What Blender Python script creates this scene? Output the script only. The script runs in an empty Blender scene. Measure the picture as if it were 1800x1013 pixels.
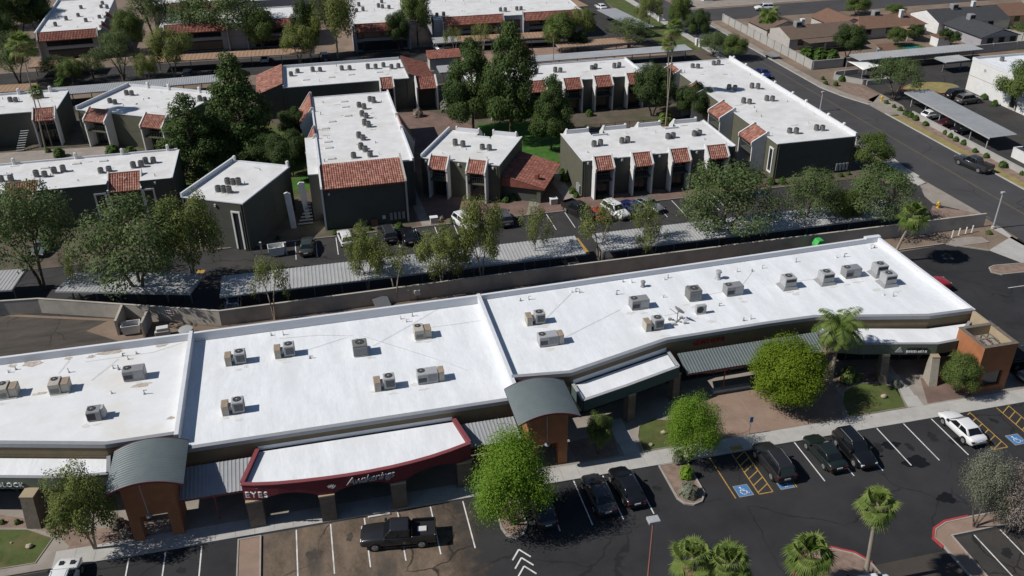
import bpy, bmesh, math, random
import numpy as np
from mathutils import Vector, Matrix

random.seed(7)
sc = bpy.context.scene
col = sc.collection

# ------------------------------------------------------------------ camera
FPX, PITCH, ROLL, AZ, CAMH = 1561.4, .52397, -.011473, .225646, 52.0
fw = Vector((math.sin(AZ)*math.cos(PITCH), math.cos(AZ)*math.cos(PITCH), -math.sin(PITCH)))
rt0 = Vector((math.cos(AZ), -math.sin(AZ), 0)); up0 = rt0.cross(fw)
rt = rt0*math.cos(ROLL) + up0*math.sin(ROLL); up = up0*math.cos(ROLL) - rt0*math.sin(ROLL)
cam_d = bpy.data.cameras.new('camera'); cam = bpy.data.objects.new('camera', cam_d); col.objects.link(cam)
m = Matrix((rt, up, -fw)).transposed().to_4x4(); m.translation = Vector((0, 0, CAMH)); cam.matrix_world = m
cam_d.sensor_width = 36; cam_d.lens = 36*FPX/1800; cam_d.clip_end = 3000; cam_d.clip_start = 1
sc.camera = cam

# ------------------------------------------------------------------ sky, sun, exposure
SUN_EL, SHADOW_AZ = math.radians(44), math.radians(-1.5)      # shadows run along +X
sunv = Vector((-math.cos(SUN_EL)*math.cos(SHADOW_AZ), -math.cos(SUN_EL)*math.sin(SHADOW_AZ), math.sin(SUN_EL)))
world = bpy.data.worlds.new('World'); sc.world = world; world.use_nodes = True
wn = world.node_tree.nodes; bg = wn['Background']
sky = wn.new('ShaderNodeTexSky'); sky.sky_type = 'NISHITA'; sky.sun_disc = False
sky.ozone_density = 3.5; sky.dust_density = .3; sky.sun_elevation = SUN_EL; sky.sun_rotation = math.atan2(sunv.x, sunv.y)
world.node_tree.links.new(sky.outputs[0], bg.inputs[0]); bg.inputs[1].default_value = .066
sl = bpy.data.lights.new('sun', 'SUN'); sl.energy = 5.0; sl.angle = math.radians(.53); sl.color = (1, .965, .91)
so = bpy.data.objects.new('sun', sl); col.objects.link(so)
so.rotation_euler = sunv.to_track_quat('Z', 'Y').to_euler(); so.location = (0, 0, 200)
sc.view_settings.view_transform = 'Standard'; sc.view_settings.look = 'None'
sc.view_settings.exposure = -.2; sc.view_settings.gamma = 1

# ------------------------------------------------------------------ measuring helpers
def at(px, py, z=0.0):
    """where the line of sight through a pixel of the 1800 px wide photograph meets height z"""
    d = rt*((px-900)/FPX) - up*((py-506.5)/FPX) + fw
    t = (CAMH-z)/-d.z
    return Vector((d.x*t, d.y*t, z))
def proj(p):
    v = Vector(p)-Vector((0, 0, CAMH)); w = v.dot(fw)
    return 900+FPX*v.dot(rt)/w, 506.5-FPX*v.dot(up)/w
def ppm(p): return FPX/(Vector(p)-Vector((0, 0, CAMH))).dot(fw)
def height_to(base, top_py):
    lo, hi = 0, 60
    for _ in range(40):
        mid = (lo+hi)/2
        if proj((base[0], base[1], mid))[1] > top_py: lo = mid
        else: hi = mid
    return lo
R = math.radians

# ------------------------------------------------------------------ materials
MATS = {}
def sock(n, *names):
    for k in names:
        if k in n.inputs: return n.inputs[k]
def M(name, c, rough=.85, var=.12, scale=1.5, fine=18, spec=.3, metal=0, bump=0, bscale=40, c2=None, streak=None, world_co=False, attr=None, transl=0, coat=0):
    """procedural surface: base colour broken up by a broad and a fine noise, optional second colour in patches, relief"""
    if name in MATS: return MATS[name]
    mt = bpy.data.materials.new(name); mt.use_nodes = True; MATS[name] = mt
    nt = mt.node_tree; N = nt.nodes; L = nt.links; b = N['Principled BSDF']; out = N['Material Output']
    b.inputs['Roughness'].default_value = rough; b.inputs['Metallic'].default_value = metal
    sock(b, 'Specular IOR Level', 'Specular').default_value = spec
    if coat: b.inputs['Coat Weight'].default_value = coat; b.inputs['Coat Roughness'].default_value = .05
    if world_co: co = N.new('ShaderNodeNewGeometry').outputs['Position']
    else: co = N.new('ShaderNodeTexCoord').outputs['Object']
    if streak:
        mp = N.new('ShaderNodeMapping'); mp.inputs['Scale'].default_value = streak; L.new(co, mp.inputs[0]); co = mp.outputs[0]
    n1 = N.new('ShaderNodeTexNoise'); n1.inputs['Scale'].default_value = scale; n1.inputs['Detail'].default_value = 6; n1.inputs['Roughness'].default_value = .65
    L.new(co, n1.inputs['Vector'])
    n2 = N.new('ShaderNodeTexNoise'); n2.inputs['Scale'].default_value = fine; n2.inputs['Detail'].default_value = 3; L.new(co, n2.inputs['Vector'])
    add = N.new('ShaderNodeMath'); add.operation = 'MULTIPLY_ADD'; L.new(n2.outputs[0], add.inputs[0]); add.inputs[1].default_value = .35; L.new(n1.outputs[0], add.inputs[2])
    rp = N.new('ShaderNodeValToRGB'); L.new(add.outputs[0], rp.inputs[0])
    lo = [max(0, x*(1-var)) for x in c]; hi = [min(1, x*(1+var)) for x in c]
    e = rp.color_ramp.elements; e[0].position = .42; e[1].position = .95; e[0].color = (*lo, 1); e[1].color = (*hi, 1)
    last = rp.outputs[0]
    if c2:
        n3 = N.new('ShaderNodeTexNoise'); n3.inputs['Scale'].default_value = scale*.45; n3.inputs['Detail'].default_value = 8; n3.inputs['Roughness'].default_value = .6; L.new(co, n3.inputs['Vector'])
        r3 = N.new('ShaderNodeValToRGB'); r3.color_ramp.elements[0].position = .5; r3.color_ramp.elements[1].position = .72; L.new(n3.outputs[0], r3.inputs[0])
        mx = N.new('ShaderNodeMix'); mx.data_type = 'RGBA'; L.new(r3.outputs[0], mx.inputs[0]); L.new(last, mx.inputs[6]); mx.inputs[7].default_value = (*c2, 1); last = mx.outputs[2]
    if attr:
        at_ = N.new('ShaderNodeAttribute'); at_.attribute_name = 'tint'
        mx = N.new('ShaderNodeMix'); mx.data_type = 'RGBA'; mx.blend_type = 'MIX'; L.new(at_.outputs['Fac'], mx.inputs[0]); L.new(last, mx.inputs[6]); mx.inputs[7].default_value = (*attr, 1); last = mx.outputs[2]
    L.new(last, b.inputs['Base Color'])
    if bump:
        nb = N.new('ShaderNodeTexNoise'); nb.inputs['Scale'].default_value = bscale; nb.inputs['Detail'].default_value = 4; L.new(co, nb.inputs['Vector'])
        bp = N.new('ShaderNodeBump'); bp.inputs['Strength'].default_value = bump; bp.inputs['Distance'].default_value = .02; L.new(nb.outputs[0], bp.inputs['Height']); L.new(bp.outputs[0], b.inputs['Normal'])
    if transl:
        tr = N.new('ShaderNodeBsdfTranslucent'); L.new(last, tr.inputs[0]); ms = N.new('ShaderNodeMixShader'); ms.inputs[0].default_value = transl
        L.new(b.outputs[0], ms.inputs[1]); L.new(tr.outputs[0], ms.inputs[2]); L.new(ms.outputs[0], out.inputs[0])
    return mt
def add_cracks(mt, scale, width, dark, amount=.8):
    """thin tar-filled cracks in an asphalt material"""
    nt = mt.node_tree; N = nt.nodes; L = nt.links; b = N['Principled BSDF']; src = b.inputs['Base Color'].links[0].from_socket
    g = N.new('ShaderNodeNewGeometry'); nz = N.new('ShaderNodeTexNoise'); nz.inputs['Scale'].default_value = .35; nz.inputs['Detail'].default_value = 5; L.new(g.outputs['Position'], nz.inputs['Vector'])
    mx0 = N.new('ShaderNodeMix'); mx0.data_type = 'RGBA'; mx0.blend_type = 'LINEAR_LIGHT'; mx0.inputs[0].default_value = 1.0; L.new(g.outputs['Position'], mx0.inputs[6]); L.new(nz.outputs[1], mx0.inputs[7])
    v = N.new('ShaderNodeTexVoronoi'); v.feature = 'DISTANCE_TO_EDGE'; v.inputs['Scale'].default_value = scale; L.new(mx0.outputs[2], v.inputs['Vector'])
    r = N.new('ShaderNodeValToRGB'); r.color_ramp.elements[0].color = (amount,)*3+(1,); r.color_ramp.elements[1].color = (0, 0, 0, 1); r.color_ramp.elements[0].position = width*.4; r.color_ramp.elements[1].position = width; L.new(v.outputs[0], r.inputs[0])
    n4 = N.new('ShaderNodeTexNoise'); n4.inputs['Scale'].default_value = .12; L.new(g.outputs['Position'], n4.inputs['Vector'])
    r4 = N.new('ShaderNodeValToRGB'); r4.color_ramp.elements[0].position = .45; r4.color_ramp.elements[1].position = .55; L.new(n4.outputs[0], r4.inputs[0])
    mu = N.new('ShaderNodeMath'); mu.operation = 'MULTIPLY'; L.new(r.outputs[0], mu.inputs[0]); L.new(r4.outputs[0], mu.inputs[1])
    mx = N.new('ShaderNodeMix'); mx.data_type = 'RGBA'; L.new(mu.outputs[0], mx.inputs[0]); L.new(src, mx.inputs[6]); mx.inputs[7].default_value = (*dark, 1); L.new(mx.outputs[2], b.inputs['Base Color'])

m_dirt = M('desert_dirt', (.21, .155, .115), var=.3, scale=.25, fine=6, c2=(.15, .115, .085), world_co=True, bump=.3, bscale=12)
m_asph = M('lot_asphalt', (.032, .032, .034), rough=.9, c2=(.044, .043, .044), var=.3, scale=.25, fine=9, world_co=True, bump=.3, bscale=60, spec=.2); add_cracks(m_asph, .11, .0085, (.012, .012, .013), .6)
m_asph2 = M('old_asphalt', (.05, .046, .042), rough=.92, var=.3, scale=.3, fine=9, world_co=True, c2=(.075, .06, .047), bump=.3, bscale=60, spec=.2); add_cracks(m_asph2, .16, .012, (.015, .014, .013))
m_asph3 = M('apartment_asphalt', (.047, .045, .044), rough=.92, var=.3, scale=.3, fine=9, world_co=True, c2=(.062, .056, .05), spec=.2); add_cracks(m_asph3, .16, .012, (.012, .012, .012))
m_pad = M('stained_pad', (.15, .112, .082), rough=.92, var=.45, scale=.6, fine=5, world_co=True, c2=(.06, .055, .05), spec=.2, streak=(1.3, .6, 1)); add_cracks(m_pad, .14, .012, (.02, .016, .013))
def fade_right(mt, x0, x1):
    """let a dirt film thin out unevenly toward +X so that the pavement below shows"""
    nt = mt.node_tree; N = nt.nodes; L = nt.links; b = N['Principled BSDF']; g = N.new('ShaderNodeNewGeometry'); sx = N.new('ShaderNodeSeparateXYZ'); L.new(g.outputs['Position'], sx.inputs[0])
    mr = N.new('ShaderNodeMapRange'); mr.inputs[1].default_value = x0; mr.inputs[2].default_value = x1; L.new(sx.outputs[0], mr.inputs[0]); nz = N.new('ShaderNodeTexNoise'); nz.inputs['Scale'].default_value = .9; nz.inputs['Detail'].default_value = 6; L.new(g.outputs['Position'], nz.inputs['Vector'])
    a = N.new('ShaderNodeMath'); a.operation = 'MULTIPLY_ADD'; L.new(nz.outputs[0], a.inputs[0]); a.inputs[1].default_value = .9; L.new(mr.outputs[0], a.inputs[2]); c = N.new('ShaderNodeMapRange'); c.inputs[1].default_value = .62; c.inputs[2].default_value = 1.25; L.new(a.outputs[0], c.inputs[0])
    tr = N.new('ShaderNodeBsdfTransparent'); ms = N.new('ShaderNodeMixShader'); L.new(c.outputs[0], ms.inputs[0]); L.new(b.outputs[0], ms.inputs[1]); L.new(tr.outputs[0], ms.inputs[2]); L.new(ms.outputs[0], N['Material Output'].inputs[0])
fade_right(m_pad, 4.0, 10.0)
m_alley = M('alley_asphalt', (.07, .06, .05), var=.45, scale=.4, fine=7, world_co=True, c2=(.105, .09, .074), streak=(.5, 1.6, 1)); add_cracks(m_alley, .2, .014, (.03, .026, .022))
m_road = M('road_asphalt', (.066, .064, .066), var=.2, scale=.2, fine=14, world_co=True, spec=.2, c2=(.056, .054, .056)); add_cracks(m_road, .1, .008, (.025, .025, .025), .6)
m_conc = M('concrete', (.42, .405, .38), var=.14, scale=.8, fine=12, world_co=True, c2=(.34, .325, .3))
m_conc2 = M('old_concrete', (.29, .255, .22), var=.2, scale=.6, fine=10, world_co=True, c2=(.22, .19, .16))
m_kerb = M('kerb_concrete', (.33, .3, .27), var=.2, scale=1.2, fine=10, world_co=True)
m_redk = M('red_kerb_paint', (.36, .05, .045), var=.25, scale=2, fine=12, world_co=True)
m_gravel = M('pink_gravel', (.235, .165, .13), var=.4, scale=1.2, fine=26, world_co=True, bump=.6, bscale=30)
m_soil = M('planted_ground', (.11, .088, .066), var=.35, scale=.5, fine=14, world_co=True, c2=(.06, .072, .032), bump=.5, bscale=20)
m_paver = M('brick_paving', (.18, .118, .096), var=.3, scale=.6, fine=14, world_co=True, c2=(.13, .095, .08))
m_tan = M('tan_paving', (.27, .19, .145), var=.2, scale=.5, fine=9, world_co=True, c2=(.23, .155, .12))
m_lawn = M('lawn', (.05, .13, .018), var=.4, scale=.8, fine=25, world_co=True, bump=.8, bscale=50)
m_lawn2 = M('dry_lawn', (.075, .1, .026), var=.4, scale=.7, fine=20, world_co=True, c2=(.15, .11, .055), bump=.8, bscale=50)
m_drygrass = M('dry_grass', (.27, .22, .085), var=.3, scale=.8, fine=18, world_co=True, c2=(.2, .16, .09), bump=.6)
m_white = M('white_line', (.68, .67, .65), var=.2, scale=3, fine=20, world_co=True, c2=(.4, .39, .38))
m_yel = M('yellow_line', (.42, .25, .06), var=.2, scale=3, fine=20, world_co=True, c2=(.3, .18, .05))
m_blue = M('blue_paint', (.06, .19, .4), var=.2, scale=3, fine=20, world_co=True)
m_blue_shade = M('shaded_blue_paint', (.02, .035, .13), var=.2, scale=3, fine=20, world_co=True)  # darkened copy of the blue paint, with shade put into its colour
m_roofw = M('white_roof_coating', (.75, .765, .78), rough=.6, var=.12, scale=.5, fine=4, streak=(1.6, .35, 1), world_co=True, c2=(.67, .68, .69), spec=.3)
m_roofl = M('worn_white_coating', (.72, .725, .725), rough=.65, var=.07, scale=.5, fine=5, c2=(.66, .63, .58), world_co=True)
m_roofa = M('apartment_roof_coating', (.66, .655, .645), rough=.8, var=.12, scale=.6, fine=6, world_co=True, c2=(.57, .55, .525))
m_par = M('parapet_white', (.62, .63, .65), var=.08, scale=1.2, fine=8, streak=(.3, 1, 5), world_co=True)
m_copg = M('grey_coping', (.27, .275, .29), rough=.5, var=.1, scale=2, spec=.5)
m_wallb = M('brown_facade', (.155, .122, .075), var=.15, scale=.8, fine=9, c2=(.12, .095, .06))
m_beige = M('beige_stucco', (.36, .29, .19), var=.12, scale=.8, fine=14)
m_green = M('green_grey_fascia', (.115, .135, .105), var=.15, scale=.6, fine=10)
m_teal = M('dark_teal_fascia', (.07, .1, .095), var=.15, scale=.6, fine=10)
m_red = M('maroon_fascia', (.15, .028, .038), rough=.7, var=.15, scale=.7, fine=10)
m_brick = M('orange_brick', (.33, .135, .062), var=.2, scale=1, fine=24, bump=.4, bscale=25)
m_stone = M('grey_stone', (.16, .13, .105), var=.3, scale=2, fine=9, bump=.8, bscale=9)
m_slate = M('slate_blue_metal', (.125, .148, .15), rough=.45, var=.12, scale=.8, fine=6, spec=.5)
m_galv = M('galvanised_sheet', (.37, .37, .365), rough=.45, var=.15, scale=.5, fine=6, spec=.5, c2=(.37, .36, .345), world_co=True)
m_galv2 = M('dull_metal_sheet', (.33, .34, .35), rough=.5, var=.15, scale=.4, fine=6, world_co=True)
m_tanmetal = M('tan_metal_sheet', (.33, .215, .14), rough=.6, var=.15, scale=.5, fine=6, world_co=True)
m_steel = M('grey_steel', (.2, .2, .2), rough=.5, var=.15, spec=.5)
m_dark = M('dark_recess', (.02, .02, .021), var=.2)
m_glass = M('window_glass', (.018, .022, .026), rough=.08, var=.2, spec=.6)
m_frame = M('window_frame', (.06, .058, .055), rough=.6)
m_olive = M('olive_stucco', (.105, .104, .074), var=.12, scale=.7, fine=14)
m_olived = M('dark_grey_green_stucco', (.075, .077, .066), var=.12, scale=.7, fine=14)
m_stucco = M('white_stucco', (.66, .65, .63), var=.1, scale=.9, fine=14)
m_cream = M('cream_stucco', (.43, .4, .37), var=.1, scale=.9, fine=14)
m_lav = M('pale_grey_stucco', (.33, .32, .34), var=.1, scale=.9, fine=14)
m_tile = M('clay_tile', (.25, .095, .072), rough=.8, var=.3, scale=1.2, fine=14, c2=(.2, .095, .075), attr=(.42, .225, .165))
m_tiler = M('red_clay_tile', (.215, .075, .055), rough=.8, var=.3, scale=1.2, fine=14, c2=(.16, .075, .06), attr=(.33, .15, .11))
m_block = M('block_wall', (.43, .395, .345), var=.15, scale=.7, fine=10, c2=(.3, .27, .235), world_co=True)
m_blockg = M('grey_block_wall', (.36, .35, .33), var=.12, scale=.7, fine=10, world_co=True)
m_acg = M('grey_unit_metal', (.24, .24, .245), rough=.5, var=.15, scale=3, spec=.5)
m_acl = M('light_unit_metal', (.36, .365, .37), rough=.5, var=.15, scale=3, spec=.5)
m_act = M('tan_unit_metal', (.42, .39, .33), rough=.55, var=.18, scale=3, spec=.4)
m_acr = M('rusty_unit_lid', (.31, .24, .175), rough=.7, var=.3, scale=3)
m_acd = M('dark_louvre', (.045, .045, .047), rough=.6)
m_cond = M('condenser_grey', (.17, .168, .16), rough=.6, var=.25, scale=4, spec=.4)
m_pipe = M('white_pipe', (.6, .59, .57), rough=.6)
m_bark = M('bark', (.13, .1, .075), var=.35, scale=6, fine=25)
m_barkp = M('pale_bark', (.3, .25, .2), var=.3, scale=6, fine=25)
m_barkd = M('dark_bark', (.05, .04, .033), var=.35, scale=6, fine=25)
def leafmat(n, a, b, tr=.25): return M(n, a, rough=.65, var=.2, scale=4, fine=12, attr=b, transl=tr+.08, spec=.2)
m_lf_euc = leafmat('leaf_grey_green', (.085, .124, .04), (.16, .208, .08))
m_lf_oli = leafmat('leaf_olive', (.12, .15, .034), (.225, .255, .075))
m_lf_pine = leafmat('leaf_pine', (.043, .076, .02), (.105, .15, .04), .15)
m_lf_pv = leafmat('leaf_bright', (.13, .24, .018), (.24, .36, .045), .34)
m_lf_py = leafmat('leaf_yellow', (.115, .19, .012), (.215, .285, .022), .34)
m_lf_dark = leafmat('leaf_deep', (.036, .064, .019), (.09, .13, .036), .2)
m_lf_mid = leafmat('leaf_mid', (.085, .128, .03), (.165, .215, .06), .25)
m_lf_dead = leafmat('leaf_dead', (.21, .17, .14), (.36, .3, .25), .15)
m_lf_sage = leafmat('leaf_sage', (.13, .14, .095), (.24, .245, .18), .2)
m_frond = leafmat('palm_frond', (.085, .14, .022), (.22, .28, .075), .3)
m_frondd = leafmat('dry_frond', (.21, .15, .075), (.33, .26, .15), .15)
m_bush = leafmat('bush_leaf', (.04, .085, .014), (.09, .15, .03), .2)
m_rock = M('sandstone', (.42, .34, .25), var=.25, scale=3, fine=14, bump=.6)
m_tyre = M('tyre', (.012, .012, .012), rough=.9)
m_rim = M('rim', (.35, .35, .36), rough=.35, metal=.6)
m_cglass = M('car_glass', (.01, .012, .014), rough=.05, spec=.7)
m_trim = M('black_trim', (.018, .018, .019), rough=.6)
m_lampw = M('headlamp', (.6, .6, .6), rough=.15, spec=.7)
m_lampr = M('tail_lamp', (.13, .006, .008), rough=.2, spec=.6)
m_pool = M('pool_water', (.03, .22, .2), rough=.06, spec=.5)
m_yhyd = M('yellow_paint', (.6, .38, .05), rough=.5)
m_signw = M('sign_letter_white', (.75, .75, .74), rough=.4, var=.03)
m_signr = M('sign_letter_red', (.24, .012, .018), rough=.4)
m_greenp = M('green_plastic', (.07, .42, .1), rough=.5)
m_canvas = M('white_canvas', (.75, .74, .7), rough=.8)
m_brownroof = M('brown_shingle', (.14, .1, .075), var=.18, scale=1.5, fine=18)
m_redroof = M('russet_shingle', (.175, .1, .068), var=.18, scale=1.5, fine=18)
m_greyroof = M('charcoal_shingle', (.055, .056, .06), var=.18, scale=1.5, fine=18)
m_peach = M('peach_stucco', (.55, .36, .25), var=.1)
PAINT = {n: M('paint_'+n, c, rough=.3, var=.06, scale=2, spec=.5, metal=mt, coat=.5) for n, c, mt in [
 ('black', (.008, .008, .01), 0), ('charcoal', (.03, .03, .034), .3), ('gunmetal', (.05, .052, .058), .3), ('white', (.72, .72, .72), 0), ('silver', (.3, .31, .32), .5),
 ('darkgreen', (.016, .024, .021), .2), ('mossgrey', (.045, .055, .045), .2), ('red', (.32, .01, .015), 0), ('maroon', (.07, .006, .009), 0), ('blue', (.02, .03, .13), .2), ('steelblue', (.09, .13, .2), .3), ('palegreen', (.16, .21, .17), .3), ('grey', (.12, .12, .12), .3)]}

# ------------------------------------------------------------------ mesh helpers
class MB:
    def __init__(s): s.v = []; s.f = []; s.t = []
    def add(s, vs, fs, tint=None):
        o = len(s.v); s.v += [tuple(p) for p in vs]
        s.f += [tuple(i+o for i in f) for f in fs]
        s.t += [tint if tint is not None else 0.0]*len(fs); return s
    def box(s, x0, y0, z0, x1, y1, z1):
        return s.add([(x0,y0,z0),(x1,y0,z0),(x1,y1,z0),(x0,y1,z0),(x0,y0,z1),(x1,y0,z1),(x1,y1,z1),(x0,y1,z1)],
                     [(0,3,2,1),(4,5,6,7),(0,1,5,4),(1,2,6,5),(2,3,7,6),(3,0,4,7)])
    def bbox(s, x0, y0, z0, x1, y1, z1, b=.04):
        """box with chamfered top and side edges"""
        vs = []; fs = []
        def ring(z, i): 
            return [(x0+i+b,y0+i,z),(x1-i-b,y0+i,z),(x1-i,y0+i+b,z),(x1-i,y1-i-b,z),(x1-i-b,y1-i,z),(x0+i+b,y1-i,z),(x0+i,y1-i-b,z),(x0+i,y0+i+b,z)]
        vs = ring(z0, 0)+ring(z1-b, 0)+ring(z1, b)
        for k in range(2):
            for i in range(8): j = (i+1) % 8; fs.append((k*8+i, k*8+j, k*8+8+j, k*8+8+i))
        fs.append(tuple(range(16, 24))); fs.append(tuple(range(7, -1, -1)))
        return s.add(vs, fs)
    def prism(s, poly, z0, z1, top=True, bottom=True):
        n = len(poly)
        ar = sum(poly[i][0]*poly[(i+1)%n][1]-poly[(i+1)%n][0]*poly[i][1] for i in range(n))
        if ar < 0: poly = poly[::-1]
        vs = [(p[0], p[1], z0) for p in poly]+[(p[0], p[1], z1) for p in poly]
        fs = [(i, (i+1)%n, n+(i+1)%n, n+i) for i in range(n)]
        if top: fs.append(tuple(range(n, 2*n)))
        if bottom: fs.append(tuple(range(n-1, -1, -1)))
        return s.add(vs, fs)
    def sheet(s, poly, z):
        n = len(poly); ar = sum(poly[i][0]*poly[(i+1)%n][1]-poly[(i+1)%n][0]*poly[i][1] for i in range(n))
        if ar < 0: poly = poly[::-1]
        return s.add([(p[0], p[1], z) for p in poly], [tuple(range(n))])
    def bar(s, p, q, w, z0, z1):
        """upright wall of thickness w between two plan points"""
        p = Vector(p[:2]); q = Vector(q[:2]); d = (q-p).normalized(); n = Vector((-d.y, d.x))*(w/2)
        return s.prism([p-n, q-n, q+n, p+n], z0, z1)
    def tube(s, p, q, r0, r1=None, n=8, cap=True):
        r1 = r0 if r1 is None else r1; p = Vector(p); q = Vector(q); d = (q-p)
        if d.length < 1e-6: return s
        d.normalize(); a = d.orthogonal().normalized(); b = d.cross(a); vs = []
        for c, r in ((p, r0), (q, r1)):
            for i in range(n):
                t = 2*math.pi*i/n; vs.append(c+a*(r*math.cos(t))+b*(r*math.sin(t)))
        fs = [(i, (i+1)%n, n+(i+1)%n, n+i) for i in range(n)]
        if cap: fs += [tuple(range(n-1, -1, -1)), tuple(range(n, 2*n))]
        return s.add(vs, fs)
    def path(s, pts, radii, n=7):
        for i in range(len(pts)-1): s.tube(pts[i], pts[i+1], radii[i], radii[i+1], n, cap=(i == len(pts)-2))
        return s
    def lathe(s, prof, c=(0,0,0), n=16, ang0=0):
        vs = []; fs = []
        for r, z in prof:
            for i in range(n):
                t = ang0+2*math.pi*i/n; vs.append((c[0]+r*math.cos(t), c[1]+r*math.sin(t), c[2]+z))
        for k in range(len(prof)-1):
            for i in range(n): j = (i+1) % n; fs.append((k*n+i, k*n+j, k*n+n+j, k*n+n+i))
        fs.append(tuple(range((len(prof)-1)*n, len(prof)*n)))
        return s.add(vs, fs)
    def ngon_xz(s, poly, y0, y1):
        """profile drawn in x,z and extruded along y"""
        n = len(poly); vs = [(p[0], y0, p[1]) for p in poly]+[(p[0], y1, p[1]) for p in poly]
        fs = [(i, n+i, n+(i+1)%n, (i+1)%n) for i in range(n)]+[tuple(range(n)), tuple(range(2*n-1, n-1, -1))]
        return s.add(vs, fs)
    def xform(s, mat): s.v = [tuple(mat @ Vector(p)) for p in s.v]; return s
    def mesh(s, name, mat, smooth=False, fixn=True):
        me = bpy.data.meshes.new(name); me.from_pydata(s.v, [], s.f); me.materials.append(mat)
        if any(s.t):
            a = me.attributes.new('tint', 'FLOAT', 'FACE'); a.data.foreach_set('value', s.t)
        if fixn and len(s.f) < 60000:
            bm = bmesh.new(); bm.from_mesh(me); bmesh.ops.recalc_face_normals(bm, faces=bm.faces); bm.to_mesh(me); bm.free()
        if smooth: me.polygons.foreach_set('use_smooth', [True]*len(me.polygons))
        return me
    def build(s, name, mat, parent=None, world=False, smooth=False, fixn=True):
        return link(name, s.mesh(name, mat, smooth, fixn), parent, world)
def link(name, me, parent=None, world=False, loc=None, rz=0):
    o = bpy.data.objects.new(name, me); col.objects.link(o)
    if loc is not None: o.location = loc
    if rz: o.rotation_euler.z = rz
    if parent:
        o.parent = parent
        if world:
            mw = Matrix.LocRotScale(parent.location, parent.rotation_euler, parent.scale); o.matrix_parent_inverse = mw.inverted()
    return o
def tag(o, label=None, cat=None, group=None, kind=None):
    if label: o['label'] = label
    if cat: o['category'] = cat
    if group: o['group'] = group
    if kind: o['kind'] = kind
    return o
def thing(name, label, cat, loc=(0,0,0), rz=0, group=None, scale=None):
    o = bpy.data.objects.new(name, None); col.objects.link(o); o.empty_display_size = .2
    o.location = loc; o.rotation_euler.z = rz
    if scale: o.scale = scale
    return tag(o, label, cat, group)
def copy_tree(o, parent=None):
    c = o.copy(); col.objects.link(c); c.parent = parent
    for ch in list(o.children): copy_tree(ch, c)
    return c
ORD = ['first','second','third','fourth','fifth','sixth','seventh','eighth','ninth','tenth','eleventh','twelfth','thirteenth','fourteenth','fifteenth','sixteenth']

def tile_mesh(mb, o, u, v, nrm, W, Lh, tw=.3, tl=.45, rnd=None):
    """barrel clay tiles: o = upper left corner, u along the ridge, v down the slope"""
    rnd = rnd or random; nc = max(2, round(W/tw)); nr = max(2, round(Lh/tl)); tw = W/nc; tl = Lh/nr
    prof = [(0, 0), (.12, .045), (.36, .075), (.6, .045), (.72, 0)]
    for r in range(nr):
        for c in range(nc):
            vs = []; fs = []; t = rnd.random()**1.6
            for k, (a, h) in enumerate(prof):
                for e, hh in ((0, .0), (1.12, .035)):
                    vs.append(o+u*((c+a)*tw)+v*((r+e)*tl)+nrm*(h+hh))
            vs.append(o+u*((c+1)*tw)+v*(r*tl)); vs.append(o+u*((c+1)*tw)+v*((r+1.12)*tl)+nrm*.03)
            vs.append(o+u*(c*tw)+v*((r+1.12)*tl)-nrm*.03); vs.append(o+u*((c+.72)*tw)+v*((r+1.12)*tl)-nrm*.03)
            for k in range(4): fs.append((2*k, 2*k+1, 2*k+3, 2*k+2))
            fs.append((8, 9, 11, 10)); fs.append((1, 3, 5, 7, 9, 13, 12))
            mb.add(vs, fs, t)
def corr_mesh(mb, o, u, v, nrm, W, Lh, pitch=.4, h=.06, thick=.03):
    """trapezoid-ribbed sheet: ribs run along v, repeat along u"""
    n = max(2, round(W/pitch)); p = W/n; pts = []
    for i in range(n): pts += [(i*p, 0), (i*p+p*.5, 0), (i*p+p*.6, h), (i*p+p*.9, h)]
    pts.append((W, 0)); vs = []
    for a, b in pts: vs += [o+u*a+nrm*b, o+u*a+v*Lh+nrm*b, o+u*a+nrm*(b-thick), o+u*a+v*Lh+nrm*(b-thick)]
    fs = []
    for i in range(len(pts)-1):
        k = 4*i; fs += [(k, k+1, k+5, k+4), (k+2, k+6, k+7, k+3), (k+1, k+3, k+7, k+5), (k, k+4, k+6, k+2)]
    fs += [(0, 2, 3, 1), (4*len(pts)-4, 4*len(pts)-3, 4*len(pts)-1, 4*len(pts)-2)]
    mb.add(vs, fs)

# ================================================================== SETTING: ground
def struct(name, poly, z, mat, parent=None):
    o = MB().sheet([tuple(p[:2]) for p in poly], z).build(name, mat, parent)
    if not parent: tag(o, kind='structure')
    return o
def slab(name, poly, top, mat, parent=None, z0=-.03):
    o = MB().prism([tuple(p[:2]) for p in poly], z0, top, bottom=False).build(name, mat, parent)
    if not parent: tag(o, kind='structure')
    return o
def rect(x0, y0, x1, y1): return [(x0, y0), (x1, y0), (x1, y1), (x0, y1)]
def pxs(*pts, z=0): return [tuple(at(a, b, z)[:2]) for a, b in pts]
def kerb(pts, mat=None, w=.15, h=.14, parent=None, closed=False, name='kerb'):
    mb = MB(); P = [Vector(p[:2]) for p in pts]
    n = len(P); rng = range(n if closed else n-1); L = []; Rr = []
    for i in range(n):
        a = P[i-1] if (i > 0 or closed) else None; b = P[(i+1) % n] if (i < n-1 or closed) else None
        d = Vector((0, 0))
        if a is not None: d += (P[i]-a).normalized()
        if b is not None: d += (b-P[i]).normalized()
        d.normalize(); nn = Vector((-d.y, d.x))*(w/2); L.append(P[i]+nn); Rr.append(P[i]-nn)
    for i in rng:
        j = (i+1) % n; mb.prism([Rr[i], Rr[j], L[j], L[i]], -.02, h)
    o = mb.build(name, mat or m_kerb, parent)
    if not parent: tag(o, kind='structure')
    return o
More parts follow.
